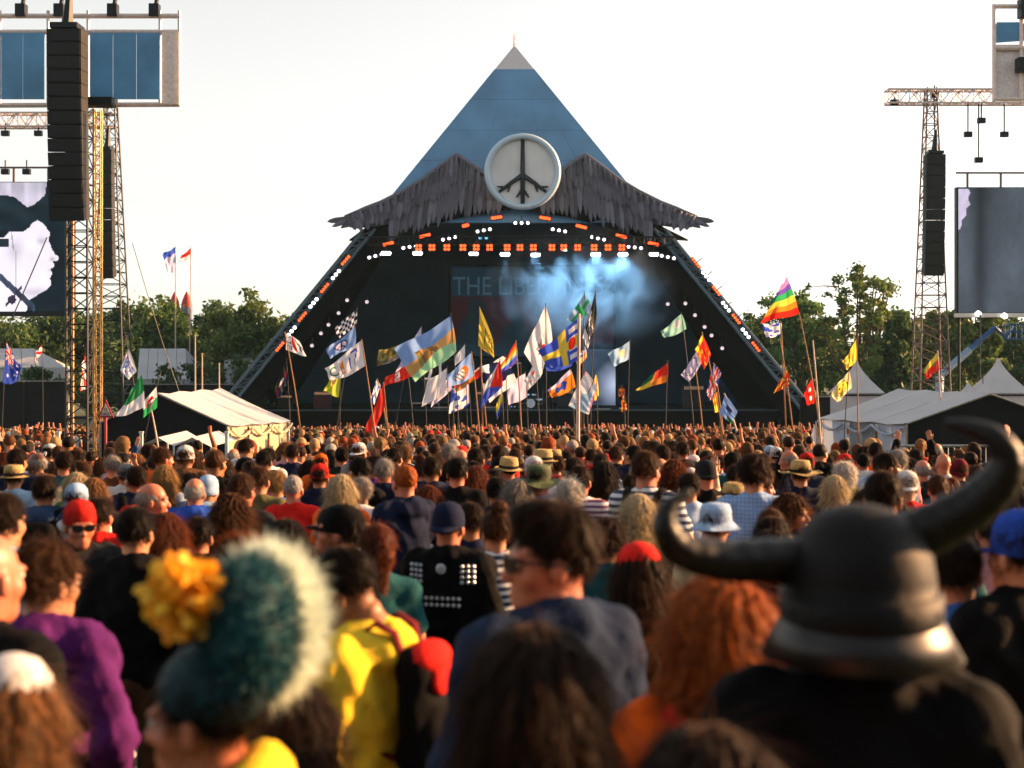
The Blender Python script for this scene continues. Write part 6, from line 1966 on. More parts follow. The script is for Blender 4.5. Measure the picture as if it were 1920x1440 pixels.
# ================================================================== the people one can single out
W_, M_, B_ = CLOTH['white'], CLOTH['maroon'], CLOTH['black']
D = dict
HAND = [
 # ---- nearest rows
 (-24, 985, 3.7, 'bald pink-headed person cut by the left edge beside the purple hoodie', D(hair=None, skin='pink', top='tee', tcol='black', yaw=-.5)),
 (88, 1003, 4.3, 'person in purple hoodie with dark wavy hair lit orange, lower left', D(hair='messy', hcol='brown', top='hoodie', tcol='purple', yaw=-.35, pose='relax')),
 (150, 932, 7.2, 'person in red cap and sunglasses facing the camera, pink shirt under dark jacket', D(hair='short', hcol='dark', top='jacket', tcol='charcoal', hat='capback', hatc=CLOTH['red'], glasses=True, skin='pink', yaw=math.pi + .75, pose='relax')),
 (24, 1225, 2.75, 'person in white beanie and black jacket at the lower left corner', D(hair='long', hcol='light', top='jacket', tcol='black', hat='beanie', hatc=W_, yaw=.2, sex='f')),
 (548, 1262, 2.95, 'person in maroon jacket half hidden behind the fluffy teal headdress', D(hair='bob', hcol='dark', top='jacket', tcol='maroon', yaw=.2, sex='f')),
 (1000, 1148, 2.35, 'person with long dark hair and reddish rim, bottom centre', D(hair='longthick', hcol='dark', top='jacket', tcol='black', yaw=.1, sex='f')),
 (1030, 928, 3.5, 'man in sunglasses and denim jacket turning left, brown quiff lit orange', D(hair='quiff', hcol='dark', top='jacket', tcol='indigo', glasses=True, skin='pink', yaw=.62, pose='lookL')),
 (1345, 1060, 2.98, 'person with thick orange-lit hair and red scarf under the left horn', D(hair='longthick', hcol='ginger', top='jacket', tcol='orange', scarf='red', yaw=.15, sex='f')),
 (1325, 1335, 1.95, 'person with dark hair at the very bottom edge, right of centre', D(hair='longthick', hcol='dark', top='jacket', tcol='grey', scarf='orange', yaw=0, sex='f')),
 (1912, 945, 4.3, 'person in bright blue cap and black coat at the right edge', D(hair='short', hcol='dark', top='jacket', tcol='black', hat='cap', hatc=CLOTH['royal'], yaw=.5)),
 (1790, 985, 4.4, 'person in royal blue jacket mostly hidden by the horned helmet', D(hair='short', hcol='dark', top='jacket', tcol='blue', yaw=-.3)),
 (1195, 1016, 5.0, 'person in bright red hood with dark hair left of the curled horn', D(hair='long', hcol='dark', top='hoodie', tcol='black', hat='beanie', hatc=CLOTH['red'], yaw=.2, sex='f')),
 (706, 972, 6.2, 'person with auburn hair tied back, between yellow jacket and navy top', D(hair='ponytail', hcol='auburn', top='tee', tcol='teal', yaw=.3, sex='f')),
 (842, 935, 7.0, 'person in grey-blue cap and studded black jacket', D(hair='buzz', hcol='dark', top='jacket', tcol='black', hat='capback', hatc=CLOTH['navy'], skin='pink', yaw=-.25)),
 (928, 948, 7.4, 'brown-haired person in striped top behind the man in sunglasses', D(hair='bun', hcol='brown', top='tee', tcol='bluestripe', yaw=.4, sex='f')),
 (1138, 965, 6.6, 'dark-haired person right of the man in sunglasses, hair rim lit orange', D(hair='messy', hcol='dark', top='jacket', tcol='teal', yaw=-.1)),
 (625, 938, 6.4, 'person in black cap with raised chin, left of the navy hoodie', D(hair='short', hcol='black', top='jacket', tcol='black', hat='cap', hatc=B_, skin='pink', yaw=1.2, pose='tilt')),
 (455, 1000, 5.4, 'person with curly ginger hair behind the fluffy headdress', D(hair='curly', hcol='auburn', top='jacket', tcol='charcoal', yaw=0.2)),
 (255, 940, 6.4, 'tall black-haired person in black coat right of the red cap', D(hair='short', hcol='black', top='jacket', tcol='black', yaw=-.1)),
 (314, 955, 7.0, 'auburn bob-haired person in red top, left of centre', D(hair='bob', hcol='auburn', top='tee', tcol='red', yaw=-.2, sex='f')),
 (8, 912, 6.0, 'person in pale blue shirt at the left edge behind the bald head', D(hair='short', hcol='dark', top='shirt', tcol='paleblue', yaw=-.2)),
 (437, 920, 7.8, 'brown wavy-haired person in black top, hair lit orange', D(hair='longwavy', hcol='brown', top='tee', tcol='black', yaw=-.2, sex='f')),
 (372, 960, 7.4, 'person in black coat just left of the brown wavy hair', D(hair='short', hcol='black', top='jacket', tcol='black', yaw=.1)),
 (535, 965, 6.0, 'person in black jacket in front of the black cap', D(hair='long', hcol='black', top='jacket', tcol='black', yaw=.1, sex='f')),
 # ---- second rows
 (758, 868, 9.6, 'burly person in navy hoodie, shaved ginger head, glasses pushed up', D(hair='buzz', hcol='ginger', top='hoodie', tcol='navy', skin='pink', yaw=.75, pose='relax')),
 (857, 852, 11.5, 'tall dark-haired person in black tee under the island flag', D(hair='short', hcol='black', top='tee', tcol='black', skin='pink')),
 (803, 905, 10.5, 'auburn-haired person holding a phone up with both hands', D(hair='bob', hcol='auburn', top='tee', tcol='white', pose='phone', yaw=.1, sex='f')),
 (1212, 838, 9.6, 'tall person in blue and white striped shirt', D(hair='short', hcol='brown', top='tee', tcol='bluestripe', skin='pink', yaw=-.35, pose='relax')),
 (1012, 866, 10.5, 'person in camouflage sun hat and pale blue shirt', D(hair='short', hcol='dark', top='shirt', tcol='paleblue', hat='boonie', hatc=M_camo, skin='pink', yaw=-.3)),
 (1000, 852, 13, 'person in white cap directly behind the camouflage hat', D(hair='short', hcol='grey', top='tee', tcol='white', hat='cap', hatc=W_, yaw=.2)),
 (1068, 893, 9.4, 'white fluffy-haired person in front of the pink striped shirt', D(hair='messy', hcol='white', top='tee', tcol='grey', yaw=.1, sex='f')),
 (1088, 866, 10.6, 'dark-haired person in pink and white striped shirt', D(hair='short', hcol='dark', top='tee', tcol='pinkstripe', skin='pink', yaw=-.3)),
 (1131, 860, 10.9, 'person with long straight black hair left of the striped shirt', D(hair='long', hcol='black', top='tee', tcol='black', sex='f')),
 (1195, 920, 8.0, 'person with ash-blonde hair below the blue striped shirt', D(hair='long', hcol='platinum', top='tee', tcol='charcoal', yaw=.05, sex='f')),
 (1413, 846, 9.2, 'dark-haired person in pale blue check shirt', D(hair='messy', hcol='dark', top='shirt', tcol='bluecheck', yaw=-.15)),
 (1500, 860, 12.6, 'person in wide straw hat and navy top', D(hair='short', hcol='dark', top='tee', tcol='navy', hat='straw', hatc=M_straw, yaw=.1)),
 (1343, 938, 7.6, 'person in pale denim bucket hat above the left horn', D(hair='short', hcol='brown', top='tee', tcol='cream', hat='bucket', hatc=CLOTH['paleblue'], skin='fair', yaw=-.4)),
 (1378, 900, 10.0, 'person in tan straw trilby in front of the blue check shirt', D(hair='short', hcol='light', top='tee', tcol='pink', hat='trilby', hatc=M_straw, skin='pink', yaw=-.3)),
 (1655, 872, 6.6, 'large dark-haired head above the horned helmet, black jacket', D(hair='short', hcol='dark', top='jacket', tcol='black', yaw=-.15)),
 (1700, 878, 10.5, 'person in white flat cap and red shirt right of the dark head', D(hair='short', hcol='grey', top='tee', tcol='red', hat='capback', hatc=W_, yaw=-.2)),
 (1758, 884, 11, 'brown ponytailed person in white top at the right', D(hair='ponytail', hcol='brown', top='tee', tcol='white', yaw=-.1, sex='f')),
 (1563, 887, 11.4, 'person with ash-blonde hair right of the wide straw hat', D(hair='long', hcol='platinum', top='tee', tcol='charcoal', sex='f')),
 (1582, 866, 14.5, 'person with curly white hair right of the wide straw hat', D(hair='curly', hcol='white', top='shirt', tcol='olive', yaw=.2)),
 (1322, 858, 11.4, 'person in dark cap and black tee left of the blue check shirt', D(hair='buzz', hcol='dark', top='tee', tcol='black', hat='capback', hatc=CLOTH['charcoal'], skin='pink', yaw=.2)),
 (1264, 858, 12.4, 'long auburn-haired person right of the blue striped shirt', D(hair='longwavy', hcol='auburn', top='tee', tcol='charcoal', yaw=-.2, sex='f')),
 (1290, 880, 10.6, 'person in pale blue shirt right of the blue striped shirt', D(hair='short', hcol='dark', top='shirt', tcol='paleblue', yaw=.3)),
 (1768, 848, 15, 'bald pink head in pale tee at the right of the straw hat', D(hair=None, skin='pink', top='tee', tcol='white')),
 (1728, 860, 14.5, 'balding person with glasses at the right, grey fringe of hair', D(hair='fringe', hcol='grey', skin='pink', top='shirt', tcol='charcoal', yaw=.3)),
 (1798, 860, 14.5, 'person in maroon beanie at the right', D(hair='short', hcol='brown', top='jacket', tcol='black', hat='beanie', hatc=M_)),
 (1512, 846, 15.5, 'person in bright red cap behind the wide straw hat', D(hair='short', hcol='dark', top='tee', tcol='navy', hat='cap', hatc=CLOTH['red'])),
 (1582, 848, 16.5, 'person in red and white cap behind the curly white hair', D(hair='short', hcol='brown', top='tee', tcol='grey', hat='capback', hatc=CLOTH['red'], yaw=.4)),
 (455, 880, 9.5, 'dark-haired person with orange-lit cheek, left of centre', D(hair='short', hcol='brown', top='tee', tcol='charcoal', yaw=-.3, skin='pink')),
 (487, 868, 11.2, 'brown-haired person in olive grey tee, left of centre', D(hair='short', hcol='brown', top='tee', tcol='olive', yaw=-.1)),
 (366, 893, 10.4, 'grey-haired person in royal blue hooded jacket', D(hair='fringe', hcol='grey', top='hoodie', tcol='royal', skin='pink')),
 (392, 890, 11.6, 'person in pale blue hood beside the royal blue jacket', D(hair='buzz', hcol='grey', top='hoodie', tcol='paleblue', hat='beanie', hatc=CLOTH['paleblue'], yaw=-.3)),
 (288, 902, 9.2, 'grey balding person in profile looking right', D(hair='fringe', hcol='grey', top='jacket', tcol='charcoal', skin='pink', yaw=-.5, pose='lookR')),
 (188, 924, 8.3, 'person in red sweater clapping right of the red cap', D(hair='short', hcol='dark', top='jacket', tcol='red', pose='clap', yaw=-.3, skin='pink')),
 (84, 884, 9.8, 'dark cropped-haired person in grey-blue hooded jacket, left', D(hair='short', hcol='dark', top='hoodie', tcol='denim', pack='black')),
 (27, 868, 13, 'person in banded straw trilby at the left', D(hair='short', hcol='brown', top='shirt', tcol='paleblue', hat='trilby', hatc=M_straw)),
 (144, 905, 9.8, 'pale-hooded person behind the red cap', D(hair='short', hcol='dark', top='hoodie', tcol='white', hat='beanie', hatc=CLOTH['paleblue'])),
 (145, 882, 12, 'platinum-haired person above the red cap', D(hair='bob', hcol='platinum', top='tee', tcol='green', sex='f')),
 (178, 892, 11, 'long light-brown-haired person right above the red cap', D(hair='long', hcol='light', top='tee', tcol='charcoal', sex='f')),
 (310, 868, 13, 'long blonde-haired person left of the royal blue hood', D(hair='long', hcol='blonde', top='tee', tcol='paleblue', sex='f')),
 (600, 866, 12.6, 'person in red cap and navy top, left of centre', D(hair='short', hcol='dark', top='jacket', tcol='navy', hat='cap', hatc=CLOTH['red'])),
 (602, 848, 16.5, 'person in orange and blue cap behind the red cap', D(hair='short', hcol='dark', top='tee', tcol='orange', hat='cap', hatc=CLOTH['orange'])),
 (640, 885, 10.4, 'blonde long-haired person left of the navy hoodie', D(hair='long', hcol='platinum', top='tee', tcol='orange', sex='f')),
 (550, 888, 11, 'cropped grey-haired person with pink ears, left of centre', D(hair='buzz', hcol='grey', top='tee', tcol='red', skin='pink')),
 (520, 880, 12, 'sandy-haired person in blue top beside the olive grey tee', D(hair='messy', hcol='blonde', top='tee', tcol='blue')),
 (932, 888, 10.6, 'dark-haired person in deep blue top left of the camouflage hat', D(hair='short', hcol='black', top='tee', tcol='navy', yaw=-.2)),
 (970, 892, 10.4, 'ash-blonde person left of the camouflage hat', D(hair='bob', hcol='grey', top='tee', tcol='charcoal', sex='f')),
 (895, 870, 12, 'auburn-haired person with orange-lit face right of the tall black tee', D(hair='long', hcol='auburn', top='tee', tcol='navy', yaw=-.8, sex='f')),
 (1872, 852, 12.6, 'dark-haired person at the right beyond the curled horn', D(hair='short', hcol='brown', top='jacket', tcol='charcoal')),
 (1838, 895, 9, 'person in black jacket seen inside the curve of the right horn', D(hair='short', hcol='black', top='jacket', tcol='navy', yaw=.2)),
]
for (u, v, d, lab, kw) in HAND:
    person(u, v, d, lab, **kw)

# ---- musicians on the deck
for (u, d, lab, kw) in ((1033, 100.5, 'musician in dark jacket standing on the stage beside the drum kit', D(yaw=math.pi + .2, hair='messy', hcol='dark', top='jacket', tcol='charcoal', pose='relax')),
                        (962, 104.5, 'musician in white tee just behind the drum kit', D(yaw=math.pi, hair='short', hcol='dark', top='tee', tcol='white', pose='clap')),
                        (1166, 101, 'musician in orange top at the right of the video panel', D(yaw=math.pi - .4, hair='long', hcol='brown', top='tee', tcol='orange', pose='relax', sex='f'))):
    q, _ = person(u, 0, d, lab, h=1.78, group='musicians on the stage', **kw)
    q.location.z = ZD + .005
# ---- studs and patches on the black jacket
M_stud = mat('pale_stud', '#aebccc', rough=.35, metal=.4)
def stud_mesh():
    def f():
        m_ = MB(); m_.lathe([(.011, 0), (.009, .006), (.001, .009)], 8); return m_.mesh('stud')
    return shared('stud', f)
root = [o for o in bpy.data.objects if o.name.startswith('person') and o.get('label', '').startswith('person in grey-blue cap')][0]
jk = [c for c in root.children if c.name.startswith('top')][0]
rot = (R(90), 0, 0)
for sx in (-1, 1):
    for i in range(3):
        for j in range(4):
            part('stud', stud_mesh(), M_stud, jk, (sx * (.115 + .028 * i), -.142 + .012 * i, 1.44 - .028 * j), rot)
for k in range(16):
    part('stud', stud_mesh(), M_stud, jk, (-.11 + .03 * (k % 8), -.152, 1.27 - .035 * (k // 8)), rot)
part('patch', shared('patch', lambda: (lambda m_: (m_.lathe([(.028, 0), (.02, .004), (.001, .005)], 14), m_.mesh('patch'))[1])(MB())), M_stud, jk, (0, -.148, 1.425), rot)

# ---- suspender straps on the striped shirt
root = [o for o in bpy.data.objects if o.get('label', '') == 'tall person in blue and white striped shirt'][0]
part('strap', strap_mesh(), CLOTH['black'], root)
# wristband and glow ring
# ---- person in the yellow jacket with a red rucksack, looking down to the left
r_, s_ = person(676, 1003, 4.0, 'person in bright yellow hooded jacket with red rucksack, looking down', yaw=1.25, pose='lookdown', hair='short', hcol='black', top='hoodie', tcol='yellow', skin='tan')
q = part('backpack', backpack_mesh(), CLOTH['black'], r_, (0, -.075, .36), (0, 0, 0), (.72, .62, .78)); part('strap', strap_mesh(), CLOTH['maroon'], q)
pk = shared('pocket', lambda: to_mesh('pocket', [Sculpt().ell((0, -.23, 1.38), (.145, .10, .065), .02).ell((0, -.30, 1.30), (.09, .035, .06), .03).mesh(.012)]))
part('flap', pk, CLOTH['red'], q)

# ---- person with a yellow flower and a fluffy teal headdress, in profile
r_, s_ = person(385, 1190, 2.45, 'person in profile with a yellow flower and huge fluffy teal headdress', yaw=1.6, pose='relax', hair='short', hcol='black', top='jacket', tcol='green', skin='pink', sex='f')
rot_inv = Matrix.Rotation(-1.6, 3, 'Z')
def local_of(u, v, d):
    w = P(u, v, d) - Vector(r_.location)
    return (rot_inv @ w) / s_
M_petal = [mat('petal_yellow', '#e8c040', rough=.6, var=.15, scale=30, trans=.35), mat('petal_amber', '#e09a20', rough=.6, var=.15, scale=30, trans=.35)]
fc = local_of(346, 1120, 2.40)
core = shared('flowercore', lambda: to_mesh('core', [Sculpt().ell((0, 0, 0), (.05, .05, .05), .01).mesh(.012)]))
fl = part('flower', core, M_petal[1], r_, fc)
def petal():
    m_ = MB(); vs, fs = [], []
    for i in range(6):
        t = i / 5; w = .017 * math.sin(math.pi * (t * .8 + .1)) ** .7
        for x in (-1, 0, 1): vs.append((x * w, .006 * (1 - x * x) - .012 * t * t, .034 + .05 * t))
    for i in range(5):
        for x in (0, 1): fs.append((3 * i + x, 3 * i + x + 1, 3 * i + x + 4, 3 * i + x + 3))
    m_.add(vs, fs); return m_.mesh('petal', smooth=True)
pm = shared('petal', petal)
rp = random.Random(3)
for i in range(110):
    z = 1 - 2 * (i + .5) / 110; an = i * 2.39996
    dv = Vector((math.sqrt(1 - z * z) * math.cos(an), math.sqrt(1 - z * z) * math.sin(an), z))
    e = dv.to_track_quat('Z', 'Y').to_euler(); e.rotate_axis('Z', rp.uniform(0, 6.3))
    part('petal', pm, M_petal[i % 2], fl, (0, 0, 0), e, (1, 1, rp.uniform(.85, 1.1)))
def fluff(R0, n, L, wid, seed, base_h=.016):
    rg = np.random.default_rng(seed)
    V, Q = Sculpt().ell((0, 0, 0), (R0, R0 * .7, R0), .01).mesh(base_h, lambda X, Y, Z: .006 * np.sin(X * 60 + 3 * np.sin(Z * 50)) * np.sin(Y * 55 + Z * 30))
    a = V[Q[:, 0]]; N = np.cross(V[Q[:, 1]] - a, V[Q[:, 2]] - a); N /= np.linalg.norm(N, axis=1)[:, None] + 1e-12
    i = rg.integers(0, len(Q), n); p = V[Q].mean(1)[i]; nn = N[i] + rg.normal(size=(n, 3)) * .45; nn /= np.linalg.norm(nn, axis=1)[:, None]
    t = np.cross(nn, rg.normal(size=(n, 3))); t /= np.linalg.norm(t, axis=1)[:, None]
    l = L * (.5 + .7 * rg.random((n, 1)))
    bend = rg.normal(size=(n, 3)) * .25 * l
    VV = np.stack([p - t * wid, p + t * wid, p + nn * l * .6 + t * wid * .7, p + nn * l * .6 - t * wid * .7, p + nn * l + bend], 1).reshape(-1, 3)
    k = np.arange(n)[:, None] * 5
    return to_mesh('fluff', [(V, Q), (VV, [tuple(q) for q in (k + np.array([[0, 1, 2, 3]])).tolist()] + [tuple(q) for q in (k + np.array([[3, 2, 4]])).tolist()])])
M_tealfur = mat('teal_feather', '#0f4a56', rough=.7, var=.35, scale=20, trans=.25)
M_palefur = mat('pale_feather', '#cfdcd2', rough=.7, var=.12, scale=20, trans=.5)
hd = part('headdress', fluff(.116, 3600, .03, .0018, 4), M_tealfur, r_, local_of(470, 1178, 2.46), (0, 0, 0), (1, 1, 1.1))
o = part('feather_rim', fluff(.122, 9000, .045, .0016, 5), M_palefur, r_, local_of(503, 1166, 2.58), (0, 0, 0), (1, 1, 1.06))
cp = part('cap', shared('bluecap', lambda: to_mesh('cap', [Sculpt().ell((0, -.02, .165), (.090, .108, .092), .01).cut(lambda X, Y, Z: (.105 + .6 * Y) - Z + 0 * X).mesh(.01)])), mat('shiny_blue', '#0c333e', rough=.6, var=.25, scale=30, bump=.5, bscale=90, spec=.2), r_, tuple(PIV))
hrx = Matrix([[float(q) for q in row] for row in head_rot('relax')]).to_euler(); cp.rotation_euler = hrx
m_ = MB()
m_.tube([(-.15, -.03, 1.47), (-.08, -.10, 1.51), (0, -.115, 1.52), (.08, -.10, 1.51), (.15, -.03, 1.47), (.19, 0, 1.43)], [.05, .055, .058, .055, .05, .035], 12, flat=1.0)
sh = part('shawl', m_.mesh('shawl', smooth=True), CLOTH['yellow'], r_)

# ---- person in the horned helmet
r_, s_ = person(1612, 958, 2.55, 'person in a dark horned helmet and black coat, large at lower right', yaw=-.15, pose='std', hair='short', hcol='black', top='jacket', tcol='black', skin='fair')
M_helm = mat('helmet_black', '#090b0e', rough=.62, metal=0, var=.4, scale=9, bump=.15, bscale=25, spec=.18)
M_horn = mat('horn_black', '#08090a', rough=.42, var=.3, scale=12, bump=.15, bscale=40, spec=.3)
m_ = MB(); c = (0, -.012, 0)
m_.lathe([(.128, .088), (.132, .095), (.132, .13), (.127, .134), (.126, .16), (.119, .20), (.10, .242), (.07, .268), (.03, .282), (.004, .284)], 36, c, 1, 1.08)
helm = part('helmet', m_.mesh('helmet', smooth=True), M_helm, r_, tuple(PIV))
m_ = MB(); m_.lathe([(.129, .07), (.138, .082), (.138, .132), (.131, .136)], 36, c, 1, 1.08); part('brow_band', m_.mesh('brow_band', smooth=True), M_helm, helm)
m_ = MB(); m_.lathe([(.13, .09), (.145, .06), (.168, .025), (.172, .024), (.149, .066), (.132, .10)], 36, c, 1, 1.05)
keep = [f for f in m_.f if sum(m_.v[i][1] for i in f) / len(f) < .06]
m_.f = keep; m_.c = [None] * len(keep)
part('neck_guard', m_.mesh('neck_guard', smooth=True), mat('guard_metal', '#121215', rough=.42, metal=.1, var=.2), helm)
for i in range(12):
    an = 2 * math.pi * i / 12
    part('rivet', shared('rivet', lambda: (lambda q: (q.lathe([(.005, 0), (.004, .003), (.001, .004)], 8), q.mesh('rivet'))[1])(MB())), M_helm, helm, (.139 * math.cos(an), -.012 + .149 * math.sin(an), .108), Vector((math.cos(an), math.sin(an), 0)).to_track_quat('Z', 'Y').to_euler())
def helm_local(u, v, d):
    w = P(u, v, d) - Vector(r_.location)
    return (Matrix.Rotation(.15, 3, 'Z') @ w) / s_ - Vector(PIV)
def spline(pts, n):
    pts = [Vector(p) for p in pts]; out = []
    for i in range(len(pts) - 1):
        p0, p1, p2, p3 = pts[max(i - 1, 0)], pts[i], pts[i + 1], pts[min(i + 2, len(pts) - 1)]
        for k in range(n):
            t = k / n
            out.append(.5 * ((2 * p1) + (p2 - p0) * t + (2 * p0 - 5 * p1 + 4 * p2 - p3) * t * t + (3 * p1 - p0 - 3 * p2 + p3) * t ** 3))
    return out + [pts[-1]]
for nm, pts, r0 in (('horn', [(1520, 1052, 2.55), (1440, 1052, 2.53), (1350, 1050, 2.5), (1275, 1030, 2.47), (1246, 985, 2.46), (1262, 945, 2.47), (1296, 922, 2.48)], .042),
                    ('horn', [(1672, 1022, 2.55), (1745, 992, 2.53), (1820, 952, 2.51), (1872, 905, 2.49), (1888, 862, 2.48), (1868, 824, 2.48), (1820, 802, 2.5), (1772, 794, 2.52)], .047)):
    sp = spline([helm_local(*p) for p in pts], 7)
    n = len(sp); rad = [r0 * (1 - (i / (n - 1)) ** 1.5 * .86) * (1 + .03 * math.sin(i * 1.9)) for i in range(n)]
    m_ = MB(); m_.tube(sp, rad, 16); part(nm, m_.mesh(nm, smooth=True), M_horn, helm)

# ================================================================== the next rows, up to three hundred people
rg = random.Random(2024)
placed = [((u - 960) / FPX * d, d) for (u, v, d, *_) in HAND] + [((676 - 960) / FPX * 4.0, 4.0), ((385 - 960) / FPX * 2.45, 2.45), ((1612 - 960) / FPX * 2.55, 2.55)]
hands_px = [(u, v, d) for (u, v, d, *_) in HAND] + [(676, 1003, 4.0)]
cand = []
y = 6.2
while y < 30:
    hw = .37 * y + .8
    step = .56 + .004 * y
    x = -hw + rg.uniform(0, .3)
    while x < hw:
        cand.append((x + rg.uniform(-.16, .16), y + rg.uniform(-.14, .14)))
        x += step
    y += .62
cand.sort(key=lambda c: c[1])
MARKS = [(40, 'at the left edge'), (150, 'below the yellow mast'), (260, 'left of the zigzag canopy'), (350, 'below the zigzag canopy'), (470, 'below the cream curtains'), (570, 'below the red-heart flag'), (645, 'below the peace-sign flag'),
         (715, 'below the plain red flag'), (790, 'below the red bird flag'), (860, 'below the island flag'), (940, 'below the red triangle flag'), (1010, 'below the white kite flag'), (1083, 'by the thick pale pole'), (1160, 'below the faint-sun flag'), (1245, 'below the red-orange-green flag'),
         (1310, 'below the lilac outlined flag'), (1370, 'below the dark-square flag'), (1470, 'below the flame orange flag'), (1545, 'by the white curtain end'), (1620, 'below the smiley flag'), (1710, 'below the blue-grey curtains'), (1800, 'below the right marquee gable'), (1890, 'at the right edge')]
TOPC = ['black'] * 7 + ['charcoal'] * 4 + ['navy'] * 4 + ['blue', 'denim', 'denim', 'paleblue', 'paleblue', 'white', 'white', 'grey', 'grey', 'red', 'maroon', 'orange', 'green', 'olive', 'teal', 'purple', 'pink', 'brown', 'cream']
infos = []
N_EXTRA = 300 - len(HAND) - 6
for (x, d) in cand:
    if len(infos) >= N_EXTRA: break
    u = 960 + x / d * FPX
    if u < -25 or u > 1945: continue
    if any((x - a) ** 2 + (d - b) ** 2 < .46 ** 2 for a, b in placed): continue
    sex = rg.choice('mmf')
    h = rg.gauss(1.72, .07) if sex == 'm' else rg.gauss(1.61, .055)
    if d < 9: h = min(h, 1.62)
    h = max(1.5, min(1.88, h))
    v = 793 + (CAMZ - h) * FPX / d
    # keep the measured heads clear
    wp = .14 * FPX / d
    if any(dd > d and abs(uu - u) < wp + .07 * FPX / dd and v < vv + .16 * FPX / dd for uu, vv, dd in hands_px): continue
    placed.append((x, d))
    hair = rg.choice(['short'] * 10 + ['messy', 'quiff', 'quiff', 'buzz', 'buzz', 'fringe']) if sex == 'm' else rg.choice(['long', 'long', 'long', 'longwavy', 'bob', 'bob', 'ponytail', 'ponytail', 'bun', 'bob'])
    hcol = rg.choice(['black', 'black', 'dark', 'dark', 'dark', 'dark', 'brown', 'brown', 'light', 'grey']) if sex == 'm' else rg.choice(['dark', 'dark', 'brown', 'brown', 'brown', 'light', 'auburn', 'blonde', 'platinum', 'black', 'black'])
    if hair == 'fringe': hcol = 'grey'
    hat, hatc, hw_ = None, None, ''
    if rg.random() < .13:
        hat = rg.choice(['cap', 'cap', 'capback', 'beanie', 'bucket', 'trilby', 'bandana'])
        hn = rg.choice(['red', 'navy', 'charcoal', 'white', 'paleblue', 'grey', 'olive', 'black'])
        hatc = M_straw if hat in ('straw', 'trilby') else CLOTH[hn]
        hw_ = 'straw hat' if hat in ('straw', 'trilby') else {'paleblue': 'pale blue'}.get(hn, hn) + ' ' + {'capback': 'cap', 'bucket': 'sun hat'}.get(hat, hat)
        if hair in ('curly', 'messy', 'bun', 'quiff', 'longwavy'): hair = 'short' if sex == 'm' else 'long'
    top = rg.choice(['tee', 'tee', 'tee', 'jacket', 'hoodie', 'shirt']); tcol = rg.choice(TOPC)
    far = d > 9
    pose = rg.choices(['std', 'relax', 'lookL', 'lookR', 'tilt', 'armR', 'armL', 'arms2', 'clap', 'phone', 'point'], [24, 20, 8, 8, 10] + ([.8, .8, .4, .8, 1.2, .4] if far else [0] * 6))[0]
    skin = rg.choices(['fair', 'pink', 'tan', 'dark'], [5, 5, 2, .6])[0]
    who = ('bald' if hair is None else ('balding' if hair == 'fringe' else HW[hcol])) if not hat else ''
    act = {'armR': ' with right arm up', 'armL': ' with left arm up', 'arms2': ' with both arms up', 'clap': ' clapping', 'phone': ' holding hands to face', 'point': ' pointing'}.get(pose, '')
    tw_ = {'paleblue': 'pale blue'}.get(tcol, tcol) + ' ' + {'tee': 'tee', 'shirt': 'shirt'}.get(top, top)
    row = 'near rows' if d < 9 else ('middle rows' if d < 13.5 else 'far rows')
    mk = min(MARKS, key=lambda m: abs(m[0] - u))[1]
    lab = (who + ' person' if who else 'person') + ' in ' + (hw_ + ' and ' if hw_ else '') + tw_ + act
    infos.append(dict(u=u, v=v, d=d, h=h, lab=lab, tail=', ' + row + ' ' + mk, kw=dict(yaw=rg.uniform(-.45, .45) if rg.random() < .78 else rg.uniform(-1.7, 1.7), pose=pose, sex=sex, hair=hair, hcol=hcol, top=top, tcol=tcol, hat=hat, hatc=hatc, skin=skin,
                 pack=rg.choice(['black', 'navy', 'red', 'olive']) if rg.random() < .06 and top != 'hoodie' else None)))
D_MAX = max(i['d'] for i in infos)
by = {}
for i in infos: by.setdefault(i['lab'] + i['tail'], []).append(i)
for lab, g in by.items():
    g.sort(key=lambda q: q['u'])
    for k, i in enumerate(g):
        L = lab if len(g) == 1 else lab + ', ' + (('left one', 'right one')[k] if len(g) == 2 else ORD[k] + ' from left')
        w = L.split()
        if len(w) > 16: L = L.replace(' the ', ' ').replace('person in', 'in', 1) if len(w) - L.count(' the ') > 16 else L.replace(' the ', ' ')
        person(i['u'], i['v'], i['d'], L, h=i['h'], **i['kw'])

